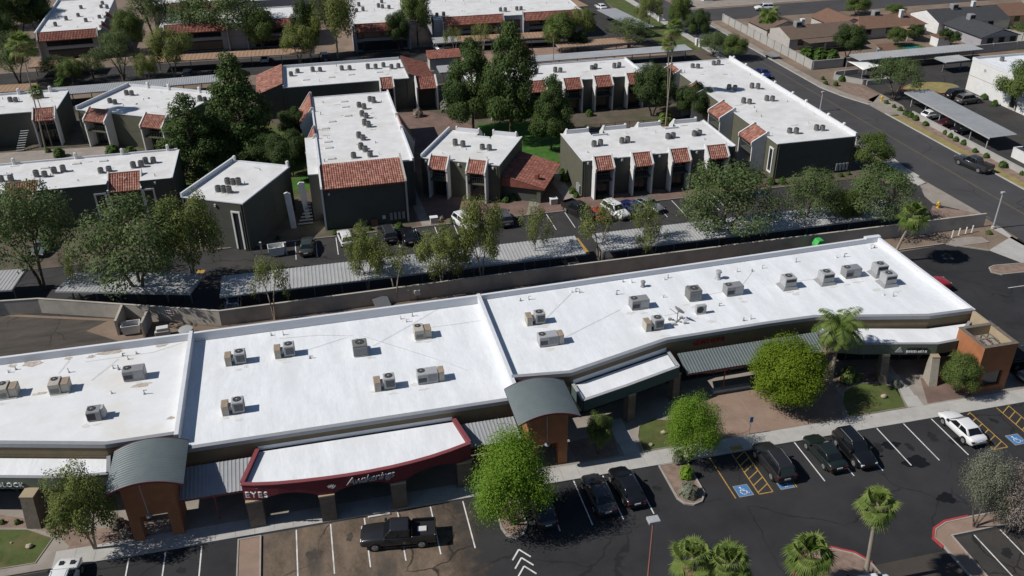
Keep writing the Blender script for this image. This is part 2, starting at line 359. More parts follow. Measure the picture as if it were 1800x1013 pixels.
def arc(cx, cy, r, a0, a1, n=10, ry=None): return [(cx+r*math.cos(R(a0+(a1-a0)*i/n)), cy+(ry or r)*math.sin(R(a0+(a1-a0)*i/n))) for i in range(n+1)]

ground = struct('ground', rect(-900, -300, 1200, 1600), -.035, m_dirt)
# --- shopping centre car park
lot = struct('parking_lot', [(-90, -40), (86, -40), (86, 84.2), (79.9, 82), (75.8, 84.9), (62.3, 84.2), (62.3, 54.62), (-90, 54.62)], 0, m_asph)
pad = struct('stained_parking_pad', rect(-8.05, 40, 10.45, 54.5), .004, m_pad)
oldlot = struct('old_asphalt_lot', [(33, 25), (75, 25), (75, 41.2), (44.4, 41.2), (43.2, 40.2), (36.8, 40.2), (33, 38.8)], .004, m_asph2)
def line(p, q, w=.1, mat=None, z=.009, parent=None, name='parking_line'):
    p = Vector(p[:2]); q = Vector(q[:2]); d = (q-p).normalized(); n = Vector((-d.y, d.x))*(w/2)
    return MB().add([(*(p-n), z), (*(q-n), z), (*(q+n), z), (*(p+n), z)], [(0, 1, 2, 3)]).build(name, mat or m_white, parent or lot)
for x in (-18.05, -15.35, -12.65): line((x, 54.4), (x, 49.2))
for k in range(6): line((-5.4+2.7*k, 54.4), (-5.4+2.7*k, 49.1))
for x in (15.0, 17.7, 20.3, 22.9): line((x, 54.55), (x, 49.25))
for x in (38.3, 41.05, 43.8, 46.55, 49.3, 52.2): line((x, 54.6), (x, 49.4))
line((75.8, 73.6), (80, 73.6)); line((75.8, 70.9), (80, 70.9))
for x in (46.4, 48.75, 51.1): line((x, 41.1), (x, 36))
for a, b in [((30.1, 54.55), (30.1, 49.3)), ((32.2, 54.55), (32.2, 49.3)), ((33.45, 54.55), (33.45, 49.3)), ((32.2, 49.3), (33.45, 49.3)), ((35.65, 54.55), (35.65, 49.3)),
             ((56.25, 54.7), (56.25, 49.55)), ((54.8, 54.6), (54.8, 49.5)), ((54.8, 49.5), (56.25, 49.5)), ((59.15, 54.6), (59.15, 49.5)), ((60.45, 54.6), (60.45, 49.5)), ((59.15, 49.5), (60.45, 49.5))]:
    line(a, b, .1, m_yel, .0095, name='yellow_line')
for x0, x1 in ((32.2, 33.45), (54.8, 56.25), (59.15, 60.45)):
    for k in range(6): line((x0, 49.5+k*.85), (x1, 50.3+k*.85), .09, m_yel, .0105, name='hatch_line')
def isa(cx, cy):
    """painted wheelchair square: pale border, blue field, white figure"""
    o = MB().sheet(rect(cx-.66, cy-.68, cx+.66, cy+.68), .012).build('accessible_border', m_conc2, lot)
    MB().sheet(rect(cx-.58, cy-.6, cx+.58, cy+.6), .016).build('blue_field', m_blue, o)
    mb = MB(); z = .02
    def st(pts, w):
        for a, b in zip(pts[:-1], pts[1:]):
            a = Vector(a); b = Vector(b); d = (b-a).normalized(); n = Vector((-d.y, d.x))*(w/2); a = a-d*w*.3; b = b+d*w*.3
            mb.add([(cx+q.x, cy+q.y, z) for q in (a-n, b-n, b+n, a+n)], [(0, 1, 2, 3)])
    mb.add([(cx-.12+.09*math.cos(t*.785), cy+.4+.09*math.sin(t*.785), z) for t in range(8)], [tuple(range(8))])
    st([(-.11, .28), (-.06, -.02), (.2, -.02), (.3, -.33), (.4, -.3)], .09); st([(-.08, .15), (.16, .15)], .07)
    st([(-.2, .1), (-.29, -.06), (-.29, -.24), (-.17, -.4), (0, -.44), (.14, -.38), (.22, -.25)], .075)
    mb.build('wheelchair_symbol', m_white, o)
isa(31.1, 50.0); isa(34.85, 50.0); isa(57.7, 50.2)
line((32.3, 55.0), (33.4, 55.0), .55, m_yel, .14, name='ramp_paint')
for k in range(3):      # direction chevrons
    y = 48.15-.86*k; mb = MB()
    for sx in (-1, 1):
        a = Vector((11.35, y)); b = Vector((11.35+sx*.72, y-.95)); d = (b-a).normalized(); n = Vector((-d.y, d.x))*.06
        mb.add([(*(a-n), .0125+.001*sx), (*(b-n), .0125+.001*sx), (*(b+n), .0125+.001*sx), (*(a+n), .0125+.001*sx)], [(0, 1, 2, 3)])
    mb.build('chevron_mark', m_white, lot)
# oil drips and tyre scuffs in the bays
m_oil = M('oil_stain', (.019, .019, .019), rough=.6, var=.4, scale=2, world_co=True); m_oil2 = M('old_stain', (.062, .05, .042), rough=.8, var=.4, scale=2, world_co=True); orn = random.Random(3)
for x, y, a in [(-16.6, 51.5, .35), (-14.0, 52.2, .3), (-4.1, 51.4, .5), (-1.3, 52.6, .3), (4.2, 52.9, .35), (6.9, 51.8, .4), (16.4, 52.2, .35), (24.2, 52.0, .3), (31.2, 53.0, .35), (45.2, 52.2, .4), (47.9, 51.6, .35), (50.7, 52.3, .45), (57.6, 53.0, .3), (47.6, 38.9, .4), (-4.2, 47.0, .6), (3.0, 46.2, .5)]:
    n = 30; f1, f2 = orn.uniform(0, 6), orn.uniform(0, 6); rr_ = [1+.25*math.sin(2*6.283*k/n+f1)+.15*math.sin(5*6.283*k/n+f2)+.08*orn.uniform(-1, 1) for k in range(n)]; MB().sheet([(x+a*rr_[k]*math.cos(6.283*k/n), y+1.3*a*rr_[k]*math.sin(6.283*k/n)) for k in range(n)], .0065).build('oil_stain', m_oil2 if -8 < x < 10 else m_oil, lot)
m_blot = M('dark_patch', (.009, .009, .01), rough=.5, var=.3, scale=3, world_co=True)  # very dark colour for wavy-edged patches laid over the lot
for x, y, a, b in [(46.4, 52.2, .85, .5), (47.2, 49.7, 1.15, .75), (46.9, 45.2, .75, .6), (52.6, 51.2, .8, .6)]:  # the last one paints the white sedan's shadow onto the asphalt
    n = 36; f1, f2 = orn.uniform(0, 6), orn.uniform(0, 6); MB().sheet([(x+a*(1+.16*math.sin(3*6.283*k/n+f1)+.1*math.sin(7*6.283*k/n+f2))*math.cos(6.283*k/n), y+b*(1+.16*math.sin(3*6.283*k/n+f1)+.1*math.sin(7*6.283*k/n+f2))*math.sin(6.283*k/n)) for k in range(n)], .0072).build('dark_patch', m_blot, lot)
# gravel strip left of the pad, kerb islands
def island(name, poly, top, fill, kmat=None):
    o = slab(name, poly, top, fill); kerb(poly, kmat, closed=True, parent=o, h=.145, w=.16); return o
island('gravel_strip', rect(-9.85, 30, -8.15, 54.3), .1, m_tan)
island('tree_island', [(10.55, 54.2), (10.55, 50.6), (10.8, 49.7), (11.4, 49.3), (12.1, 49.6), (12.55, 50.4), (12.65, 54.2)], .1, m_gravel)
island('shrub_island', [(25.4, 54.5), (25.4, 50.4), (25.75, 49.7), (26.4, 49.4), (27.2, 49.6), (27.8, 50.4), (27.9, 54.5)], .1, m_gravel)
island('east_lot_island', [(76.4, 77.2), (76.9, 78.2), (77.8, 78.5), (85, 77.9), (85, 75.9), (77.2, 76.4)], .1, m_gravel)
isl = island('corner_island', [(43.3, 40.6), (43.1, 41.5), (43.8, 42.3), (45, 42.75), (46.8, 42.8), (60, 42.6), (60, 41.5), (44.6, 41.4), (44.35, 30), (43.4, 30)], .1, m_tan)
kerb([(43.2, 40.5), (43.02, 41.5), (43.72, 42.38), (45, 42.86), (47.2, 42.92)], m_redk, w=.17, h=.16, parent=isl, name='red_kerb')
isl = island('palm_island', [(30.7, 39), (30.9, 40.9), (31.6, 41.9), (33, 42.5), (34.8, 42.4), (36.2, 41.5), (36.9, 40.4), (37, 39)], .1, m_gravel)
kerb([(30.6, 39), (30.8, 40.95), (31.52, 42), (33, 42.62), (34.85, 42.52), (36.3, 41.58), (37, 40.4)], m_redk, w=.17, h=.16, parent=isl, name='red_kerb')
# raised apron round the shops, sidewalk slabs, beds and lawns
apron = slab('shop_apron', [(-70, 54.7), (64.2, 54.7), (64.2, 66.5), (62.6, 66.5), (62.6, 80), (-70, 80)], .112, m_conc2)
x = -23.6; mslab = MB().box(-.74, -.84, 0, .74, .84, .03).mesh('paving_slab', m_conc)
while x < 63.5:
    link('paving_slab', mslab, apron, loc=(x+.75, 55.55, .104+random.uniform(-.002, .003))); x += 1.5
kerb([(-23.6, 54.66), (64.2, 54.66)], m_conc, w=.13, h=.135, parent=apron)
for i in range(4): link('paving_slab', mslab, apron, loc=(52.05+.17*i, 57.45+1.7*i-.2, .1), rz=R(-12))
for i in range(3): link('paving_slab', mslab, apron, loc=(23.7-.05*i, 57.45+1.7*i-.2, .1), rz=R(-2))
plaza = struct('tan_plaza', [(30.9, 56.5), (44.2, 56.5), (46, 59.5), (46.2, 63.6), (39, 62.95), (34.4, 62.9), (31.4, 61), (30.6, 58.6)], .12, m_tan)
for a, b in [((31, 59.6), (45.5, 59.6)), ((36.3, 56.5), (36.3, 62.9)), ((40.6, 56.5), (40.6, 63))]: line(a, b, .05, m_conc2, .125, plaza, 'paving_joint')
MB().lathe([(1.22, 0), (1.22, .03), (1.05, .03), (1.03, .012)], (34.3, 58, .12), 28).build('planting_ring', m_tan, plaza)
def bed(name, poly, mat, z=.13, rim=True):
    o = struct(name, poly, z, mat)
    if rim: kerb(poly, m_conc2, w=.1, h=.17, parent=o, closed=True, name='edging')
    return o
bed('east_lawn', [(44.9, 56.55), (50.9, 56.55), (51.9, 59.4), (50.8, 60.6), (48.6, 61), (46.6, 60.2), (45.4, 58.6)], m_lawn2)
bed('bark_bed', [(46.6, 60.4), (48.6, 61.15), (50.8, 60.75), (52.1, 60.1), (52.9, 61.6), (50, 62.3), (46.6, 63.2)], m_gravel, .127, False)
bed('brick_bed', [(53.2, 56.6), (58, 56.6), (58, 60.0), (55, 60.3)], m_paver, .127, False)
bed('middle_lawn', [(24.75, 56.55), (30.6, 56.55), (30.4, 58.6), (29, 60), (27.2, 60.6), (25.6, 60), (24.9, 58.5)], m_lawn2)
bed('portal_bed', [(18.6, 56.7), (22.5, 56.6), (22.9, 60.2), (20.5, 59.6), (18.6, 59.3)], m_gravel, .127, False)
bed('west_lawn', pxs((-80, 938), (0, 931), (50, 931), (93, 946), (62, 990), (0, 1000), (-80, 1006), z=.13), m_lawn2)
bed('shop_gravel_bed', pxs((-80, 912), (0, 905), (66, 915), (100, 912), (150, 930), (200, 955), (240, 950), (130, 968), (100, 940), (50, 927), (0, 927), (-80, 934), z=.13), m_gravel, .127, False)
bed('tree_bed', pxs((120, 962), (165, 930), (225, 925), (238, 950), (150, 977), (110, 985), z=.13), m_gravel, .126, False)
# service alley and bed behind the shops
alley = struct('service_alley', [(-70, 80), (62.3, 80), (62.3, 84.2), (62.3, 87.9), (-12.6, 87.4), (-36.5, 95.6), (-70, 95.8)], .004, m_alley)
struct('alley_dirt', [(-24.5, 92), (-12.6, 87.2), (62, 87.8), (75.8, 87.9), (83.8, 87.9), (79.9, 82.1), (75.9, 85.0), (62.3, 85.2), (-12, 84.4), (-22, 86), (-27, 90)], .012, m_dirt)
slab('corner_ramp', pxs((1662, 430), (1681, 434), (1740, 426), (1725, 417), (1700, 417), (1672, 421)), .05, m_conc2)
kerb([(62.4, 84.9), (75.7, 85.0)], parent=alley); kerb([(75.9, 84.9), (79.9, 82.1)], parent=alley)
slab('street_driveway', [(80, 82.2), (85.4, 84.8), (85.9, 87.5), (84.6, 87.6), (86.1, 70), (85.2, 70)], .03, m_conc)
# --- apartment grounds
struct('apartment_lot', [(-70, 96.2), (-36.4, 96.1), (-12.4, 87.9), (84.2, 88.7), (84.2, 102.5), (78, 104.5), (78, 106.4), (-70, 106.4)], .004, m_asph3)
apg = slab('apartment_grounds', [(-70, 106.4), (84, 106.4), (84.4, 190), (-70, 190)], .06, m_soil)
kerb([(-14, 106.35), (70, 106.35)], m_conc2, parent=apg)
aptlot = bpy.data.objects['apartment_lot']
for x in [-4.3, -1.7] + [.9+2.6*k for k in range(7)] + [29.3+2.6*k for k in range(8)]: line((x, 106.1), (x, 101.2), .1, parent=aptlot, z=.012)
for x in (52.6, 53.8, 55): line((x, 106.1), (x, 101.4), .1, parent=aptlot, z=.012)
line((-15.6, 101.3), (-16.2, 98.3), .9, m_yel, .012, aptlot); line((31.0, 98.2), (31.2, 93.5), .8, m_yel, .012, aptlot); line((60.6, 106), (60.6, 104.2), 1.6, m_blue_shade, .012, aptlot)
struct('brick_forecourt', [(11.5, 106.6), (63, 106.6), (63, 109.6), (35.6, 110.3), (35.6, 112), (33, 121), (30, 121), (26, 112), (24, 112), (14, 117.6), (12.3, 112)], .066, m_paver)
struct('front_path', [(26.6, 106.6), (27.9, 106.6), (29.6, 110.8), (28.3, 111.3)], .072, m_conc2); struct('side_path', [(33.2, 106.6), (34.4, 106.6), (34.8, 118), (33.6, 124), (32.6, 124)], .072, m_conc2)
struct('west_path', [(12.3, 106.6), (13.5, 106.6), (13.0, 122), (16, 140), (14.6, 140), (11.4, 122)], .072, m_conc2)
struct('courtyard_lawn', pxs((905, 238), (945, 225), (990, 240), (986, 262), (978, 278), (950, 268), (920, 262), z=.06), .07, m_lawn)
struct('inner_paving', [(14, 119), (19, 128), (26, 130), (26, 144), (20, 153), (14, 153)], .064, m_paver); struct('inner_lawn', [(27, 124), (36, 123), (38, 132), (36, 143), (27, 144)], .065, m_lawn)
struct('pool_deck', [(39.5, 123), (59, 123), (59, 134.5), (44, 135), (39.5, 131)], .076, m_conc)
pool = struct('swimming_pool', [(39.6, 124), (46.5, 124), (47.4, 125.5), (46.8, 128.4), (43.8, 129.6), (39.6, 129)], .081, m_pool); kerb([(39.6, 124), (46.5, 124), (47.4, 125.5), (46.8, 128.4), (43.8, 129.6), (39.6, 129)], m_conc, w=.3, h=.12, parent=pool, closed=True)
struct('west_lawn_strip', [(-22, 120), (-12, 124), (-6, 119), (-2, 122), (-2, 150), (-10, 154), (-18, 146), (-20, 132)], .0665, m_lawn2); struct('small_lawn', pxs((505, 320), (545, 305), (552, 330), (515, 335)), .068, m_lawn); struct('west_court', [(-60, 131), (-22, 131), (-22, 136), (-34, 149), (-60, 151)], .066, m_conc2)
struct('rear_drive', [(-75, 168.5), (79, 168.5), (79, 194.5), (-75, 199)], .068, m_asph3)
struct('rear_bed', [(-75, 177), (25, 177), (25, 184), (-75, 184)], .074, m_dirt)
struct('rear_paving', [(28, 178), (75, 176), (75, 183), (60, 190), (28, 190)], .074, m_tan)
struct('north_drive', [(62, 178), (72, 178), (80, 240), (64, 240)], .073, m_asph3); struct('north_lawn', [(76, 178), (84, 178), (84, 260), (80, 260)], .073, m_lawn2)
struct('entrance_lawn', pxs((1545, 285), (1560, 288), (1595, 318), (1560, 318), (1530, 300)), .068, m_lawn)
slab('entrance_sidewalk', pxs((1540, 262), (1552, 264), (1612, 312), (1627, 322), (1615, 327), (1600, 318)), .09, m_conc)
slab('apartment_driveway', pxs((1617, 326), (1632, 322), (1742, 385), (1728, 378), (1640, 358), (1625, 345)), .02, m_conc2)
struct('corner_gravel', pxs((1640, 362), (1725, 378), (1640, 387), (1635, 372)), .07, m_gravel)
# --- street
road = struct('street', [(85.9, -60), (97.3, -60), (97.3, 136), (95.4, 141), (94.2, 147), (94.2, 900), (86, 900)], .004, m_road)
m_yelf = M('faded_yellow_line', (.15, .12, .065), var=.3, scale=2, fine=9, world_co=True)
for dx in (-.09, .09): line((91.65+dx, -60), (91.65+dx, 600), .09, m_yelf, .01, road, 'yellow_centre_line')
struct('cross_street', [(94.2, 201.5), (420, 207), (420, 220), (94.2, 213)], .007, m_road)
slab('west_sidewalk', [(84.1, 104.8), (85.7, 104.8), (85.9, 300), (84.4, 300)], .1, m_conc); kerb([(85.9, 104.8), (85.95, 300)], m_conc, parent=road); kerb([(85.9, -60), (85.9, 82)], m_conc, parent=road)
slab('east_sidewalk', [(94.5, 147), (95.7, 141.6), (97.7, 137), (98.8, 137), (97.2, 142.5), (96.0, 148), (96.0, 201), (94.5, 201)], .1, m_conc2)
kerb([(94.25, 201), (94.25, 147), (95.5, 141), (97.4, 136)], m_conc, parent=road); kerb([(97.4, 131), (97.4, -60)], m_conc, parent=road)
slab('east_driveway', [(97.4, 130), (97.4, 137), (99.5, 139), (103, 141), (103, 134), (100, 129)], .02, m_conc2)
struct('verge_grass', rect(97.6, -60, 99.2, 130), .02, m_drygrass); struct('verge_gravel', rect(99.2, -60, 101.0, 129), .016, m_gravel)
struct('east_bank', [(96, 148), (96, 201), (98.6, 201), (98.6, 170), (98.6, 148)], .016, m_dirt); struct('corner_bed', [(98.9, 137), (102.6, 140.6), (102, 146), (97.4, 147), (97.4, 142)], .02, m_gravel)
struct('east_lot', [(101, 60), (150, 60), (150, 156), (103.2, 156), (103.2, 141), (103, 134), (101, 129)], .004, m_asph3)
struct('oval_grass', [(p[0], p[1]) for p in arc(114.2, 141.8, 5.6, 0, 360, 22, 3.4)][:-1], .05, m_drygrass)
kerb(arc(114.2, 141.8, 5.8, 150, 330, 14, 3.6), m_redk, w=.2, parent=bpy.data.objects['east_lot'], name='red_kerb')
struct('yard_grass', rect(147, 160, 175, 176), .02, m_drygrass); struct('pool_yard', rect(122, 160, 131, 170), .02, m_lawn2)
struct('north_yards', [(96, 214.5), (420, 221), (420, 300), (96, 300)], .01, m_conc2)

# ================================================================== SHOPPING STRIP
mall = thing('strip_mall', 'long white-roofed shopping strip with maroon and green canopies facing the car park', 'building', (20, 66, 0))
TOP = 5.3
FL = [(-60, 72.6), (-28.1, 64.4), (-19.7, 62.2), (-14.2, 62.2)]; FM = [(-14.2, 60.0), (14.4, 60.0)]; FR = [(14.4, 63.2), (19.7, 62.6), (30.1, 65.55), (40.8, 65.85), (45.8, 65.8), (56.8, 63.25), (61.75, 63.15)]
def block(front, rear, deck, roofmat):
    poly = front+rear
    MB().prism(poly, 0, deck-.06, top=False).build('wall', m_wallb, mall, True)
    MB().sheet(poly, deck).build('roof', roofmat, mall, True)
    return poly
block(FL, [(-14.2, 78.1), (-60, 78.0)], 4.55, m_roofl); block(FM, [(14.4, 78.35), (-14.2, 78.1)], 4.35, m_roofw); block(FR, [(61.9, 80.0), (14.4, 78.35)], 4.72, m_roofw)
def parapet(pts, z0, z1, mat, w=.3, name='parapet', inset=0):
    for a, b in zip(pts[:-1], pts[1:]):
        mb = MB(); mb.bar(a, b, w, z0, z1); mb.build(name, mat, mall, True)
def strip_along(pts, off, w, z0, z1, mat, name, close=True):
    """mitred band that follows a facade line: off = outward shift of its centre"""
    P = [Vector(p) for p in pts]; L = []; Rr = []
    for i in range(len(P)):
        ds = []
        if i > 0: ds.append((P[i]-P[i-1]).normalized())
        if i < len(P)-1: ds.append((P[i+1]-P[i]).normalized())
        ns = [Vector((d.y, -d.x)) for d in ds]; n = sum(ns, Vector((0, 0))).normalized(); k = 1/max(.5, n.dot(ns[0]))
        L.append(P[i]+n*(off-w/2)*k); Rr.append(P[i]+n*(off+w/2)*k)
    mb = MB()
    for i in range(len(P)-1): mb.prism([L[i], Rr[i], Rr[i+1], L[i+1]], z0, z1)
    return mb.build(name, mat, mall, True)
for F in (FL, FM, FR):
    strip_along(F, -.13, .3, 4.2, TOP-.02, m_wallb, 'front_parapet'); strip_along(F, -.1, .42, TOP-.018, TOP+.07, m_copg, 'coping'); strip_along(F, .06, .1, TOP-.3, TOP-.02, m_copg, 'fascia_trim')
parapet([(-60, 77.85), (-14.35, 77.95)], 4.4, TOP, m_par); parapet([(-14.05, 77.95), (14.25, 78.2)], 4.3, TOP, m_par); parapet([(14.55, 78.2), (60.2, 79.8)], 4.6, TOP, m_par)
MB().prism([(60.2, 79.65), (60.2, 80.2), (62.1, 80.2), (62.1, 79.65)], 4.6, TOP+.12, ).build('parapet', m_par, mall, True)
parapet([(61.85, 63.2), (61.85, 79.64)], 4.6, TOP, m_par)
MB().bar((61.85, 63.1), (61.85, 80.0), .2, 0, 4.58).build('end_wall', m_beige, mall, True)
parapet([(-14.2, 62.0), (-14.2, 78.2)], 4.0, TOP+.1, m_par, .34, 'divider_wall'); parapet([(14.4, 60.0), (14.4, 78.4)], 4.0, TOP+.06, m_par, .34, 'divider_wall')
MB().bar((-14.2, 59.9), (-14.2, 61.8), .3, 0, TOP-.1).build('return_wall', m_wallb, mall, True)
MB().bar((14.45, 60.2), (14.45, 63.0), .3, 0, TOP-.1).build('return_wall', m_wallb, mall, True)
# storefront glazing along the shop fronts
def subpart(mb, name, mat, parent):
    """sub-part given in world coordinates below a part that already carries the thing's inverse"""
    o = bpy.data.objects.new(name, mb.mesh(name, mat)); col.objects.link(o); o.parent = parent; return o
def storefront(a, b, n, z0=.15, z1=2.9):
    a = Vector(a); b = Vector(b); d = (b-a)/n; u = d.normalized(); nn = Vector((u.y, -u.x))
    for i in range(n):
        p = a+d*i; q = p+d; f = MB(); o = nn*.04
        for s, e in ((p, p+u*.07), (q-u*.07, q)): f.bar(s+o, e+o, .09, z0, z1)
        for zz in (z0, 2.1, z1-.08): f.bar(p+u*.075+o, q-u*.075+o, .08, zz, zz+.08)
        fo = f.build('storefront_window', m_frame, mall, True)
        subpart(MB().bar(p+u*.06+nn*.014, q-u*.06+nn*.014, .02, z0, z1), 'pane', m_glass, fo)
storefront((-40, 67.45), (-28.3, 64.45), 7); storefront((-28, 64.37), (-19.9, 62.25), 5); storefront((-13.9, 60), (-9.2, 60), 3); storefront((-7.8, 60), (8.4, 60), 10); storefront((9.4, 60), (14.0, 60), 3)
storefront((20, 62.7), (29.9, 65.5), 6); storefront((30.3, 65.56), (40.6, 65.85), 6); storefront((41, 65.85), (45.6, 65.8), 3); storefront((46, 65.75), (56.6, 63.3), 6); storefront((57, 63.25), (61.4, 63.15), 3)
# flat-roofed canopies
def canopy(back, front, z0, z1, mat, roofz, cap, cols=(), colr=.55, arch=None, colz=None):
    poly = front+back[::-1]
    MB().sheet(poly, roofz).build('canopy_roof', m_roofw, mall, True)
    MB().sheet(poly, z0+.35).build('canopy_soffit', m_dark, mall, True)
    path = [back[0]]+front+[back[-1]]
    P = [Vector(p) for p in path]; fas = MB()
    if arch is None:
        for a, b in zip(P[:-1], P[1:]): fas.bar(a, b, .28, z0, z1)
        fas.build('canopy_fascia', mat, mall, True)
    cp = MB()
    for a, b in zip(P[:-1], P[1:]): cp.bar(a, b, .31, z1+.002, z1+.05)
    cp.build('canopy_coping', cap, mall, True)
def column(x, y, rz, w, z1, mat=None, taper=0, cap=True, batter=0):
    b = MB(); w2 = w/2
    Mx = Matrix.Translation((x, y, 0)) @ Matrix.Rotation(rz, 4, 'Z')
    vs = [(-w2, -w2-batter, .1), (w2, -w2-batter, .1), (w2, w2, .1), (-w2, w2, .1), (-w2*.92, -w2*.92, z1), (w2*.92, -w2*.92, z1), (w2*.92, w2*.92, z1), (-w2*.92, w2*.92, z1)]
    b.add(vs, [(0,3,2,1),(4,5,6,7),(0,1,5,4),(1,2,6,5),(2,3,7,6),(3,0,4,7)]).xform(Mx)
    o = b.build('column', mat or m_stone, mall, True)
    if cap: subpart(MB().box(-w2*.98, -w2*.98, z1+.002, w2*.98, w2*.98, z1+.12).xform(Mx), 'column_cap', m_beige, o)
canopy([(-60, 72.5), (-28.2, 64.3), (-19.7, 62.1)], [(-60, 69.9), (-27.9, 61.6), (-22.5, 60.2), (-19.4, 59.9)], 3.0, 4.15, m_green, 3.85, m_copg)
column(-25.6, 60.3, R(-14), 1.15, 3.05, batter=.35); column(-33.5, 62.4, R(-14), 1.15, 3.05, batter=.35)
canopy([(19.9, 62.4), (30.2, 65.3)], [(20.1, 59.9), (24.6, 61.05), (30.2, 62.7)], 3.0, 4.15, m_teal, 3.95, m_acl)
column(25, 61.2, R(14), .8, 3.05); column(30.2, 63.2, R(14), .8, 3.05)
canopy([(46.2, 65.7), (50.2, 64.7), (56.8, 63.0), (61.4, 62.9)], [(45.9, 63.1), (48.6, 62.0), (55.8, 60.2), (58.05, 60.3)], 3.0, 4.15, m_green, 3.95, m_copg)
m_colm = M('pale_stone', (.33, .3, .25), var=.2, scale=2, fine=9, bump=.6, bscale=9)
for x, y, a in ((46.4, 63.4, -20), (51.1, 61.3, -14), (55.6, 59.9, -14)): column(x, y, R(a), .8, 2.95, m_colm if x > 55 else m_stone, batter=.7)
# maroon canopy with the bowed, arched fascia
RC = [(-9.0, 55.65), (-7.9, 55.35), (-6.2, 55.05), (-4.4, 54.86), (-2.7, 54.74), (-1, 54.68), (.8, 54.69), (2.6, 54.79), (4.2, 54.97), (5.8, 55.24), (7.4, 55.63), (9.25, 56.2)]
red_poly = RC+[(8.5, 59.75), (-7.9, 59.75)]
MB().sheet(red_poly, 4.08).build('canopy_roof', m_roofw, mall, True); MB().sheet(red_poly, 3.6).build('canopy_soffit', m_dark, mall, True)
COLX = [(-8.9, -7.7), (-3.3, -2.1), (2.4, 3.6), (8.0, 9.2)]
def redy(x):
    for (x0, y0), (x1, y1) in zip(RC[:-1], RC[1:]):
        if x0 <= x <= x1: return y0+(y1-y0)*(x-x0)/(x1-x0)
    return RC[-1][1] if x > 0 else RC[0][1]
def redz(x):
    for (a, b), (c, d) in zip(COLX[:-1], COLX[1:]):
        if b < x < c: t = (x-b)/(c-b); return 2.85+.62*math.sin(math.pi*t)**.8
    return 2.85
mb = MB(); xs = np.linspace(-9.0, 9.25, 74)
for x0, x1 in zip(xs[:-1], xs[1:]):
    a = Vector((x0, redy(x0))); b = Vector((x1, redy(x1))); n = Vector((0, .26)); z0, z1 = redz(x0), redz(x1)
    mb.add([(*a, z0), (*b, z1), (*b, 4.4), (*a, 4.4), (*(a+n), z0), (*(b+n), z1), (*(b+n), 4.4), (*(a+n), 4.4)], [(0,1,2,3), (5,4,7,6), (3,2,6,7), (4,5,1,0)])
mb.build('canopy_fascia', m_red, mall, True)
for a, b in (((-8.9, 55.85), (-7.8, 59.9)), ((9.15, 56.4), (8.45, 59.9))): MB().bar(a, b, .24, 2.9, 4.395).build('canopy_side', m_red, mall, True)
m_redcap = M('maroon_coping', (.22, .06, .065), rough=.5, var=.1)
mb = MB()
for a, b in zip(RC[:-1], RC[1:]): mb.bar((a[0], a[1]+.12), (b[0], b[1]+.12), .36, 4.402, 4.47)
for a, b in (((-8.95, 55.9), (-7.82, 59.7)), ((9.2, 56.4), (8.5, 59.7))): mb.bar(a, b, .34, 4.404, 4.476)
mb.build('canopy_coping', m_redcap, mall, True)
for a, b in COLX:
    xm = (a+b)/2; y = redy(xm); o = MB().box(a, y-.12, .1, b, y+1.0, 2.83).build('column', m_stone, mall, True)
    subpart(MB().box(a-.03, y-.15, 2.7, b+.03, y+1.03, 2.838), 'column_cap', m_beige, o)
strip_along([(-7.8, 60.0), (8.4, 60.0)], .03, .05, 4.09, 4.5, m_par, 'flashing'); strip_along([(19.95, 62.67), (30.1, 65.55)], .03, .05, 3.96, 4.45, m_par, 'flashing')
# ribbed metal awnings
def awning(p0, p1, back_z, front_z, fwd, mat, posts=()):
    p0 = Vector((*p0, back_z)); p1 = Vector((*p1, back_z)); u = (p1-p0); W = u.length; u.normalize()
    f = Vector((*fwd, front_z-back_z)); Ls = f.length; v = f.normalized(); n = u.cross(v); n = -n if n.z < 0 else n
    mb = MB(); corr_mesh(mb, p0, u, v, n, W, Ls, .3, .035); a = mb.build('awning', mat, mall, True)
    e = MB(); q0 = p0+v*Ls; q1 = p1+v*Ls; e.add([q0+Vector((0, 0, -.05)), q1+Vector((0, 0, -.05)), q1+Vector((0, 0, -.2)), q0+Vector((0, 0, -.2)), q0+Vector((0, .08, -.05)), q1+Vector((0, .08, -.05)), q1+Vector((0, .08, -.2)), q0+Vector((0, .08, -.2))], [(0,1,2,3), (5,4,7,6), (0,4,5,1), (3,2,6,7), (0,3,7,4), (1,5,6,2)])
    subpart(e, 'edge_beam', m_redcap, a)
    for px_ in posts:
        t = (px_-q0.x)/(q1.x-q0.x); q = q0+(q1-q0)*t
        subpart(MB().tube((q.x, q.y+.3, .1), (q.x, q.y+.3, front_z-.12), .06, n=8).tube((q.x-.35, q.y+.3, front_z-.15), (q.x, q.y+.3, front_z-.6), .035).tube((q.x+.35, q.y+.3, front_z-.15), (q.x, q.y+.3, front_z-.6), .035), 'post', m_redcap, a)
awning((-13.95, 59.6), (-8.1, 59.6), 3.8, 2.95, (-.0, -2.9), m_galv2, (-11.4,))
awning((8.75, 59.6), (13.7, 59.6), 3.8, 3.0, (.2, -2.2), m_galv2)
awning((31.0, 64.9), (45.7, 65.1), 4.0, 3.2, (.1, -2.3), m_slate, (35.2, 41.5))
MB().box(34.2, 62.85, .1, 38.1, 63.35, .45).build('low_wall', m_conc, mall, True)
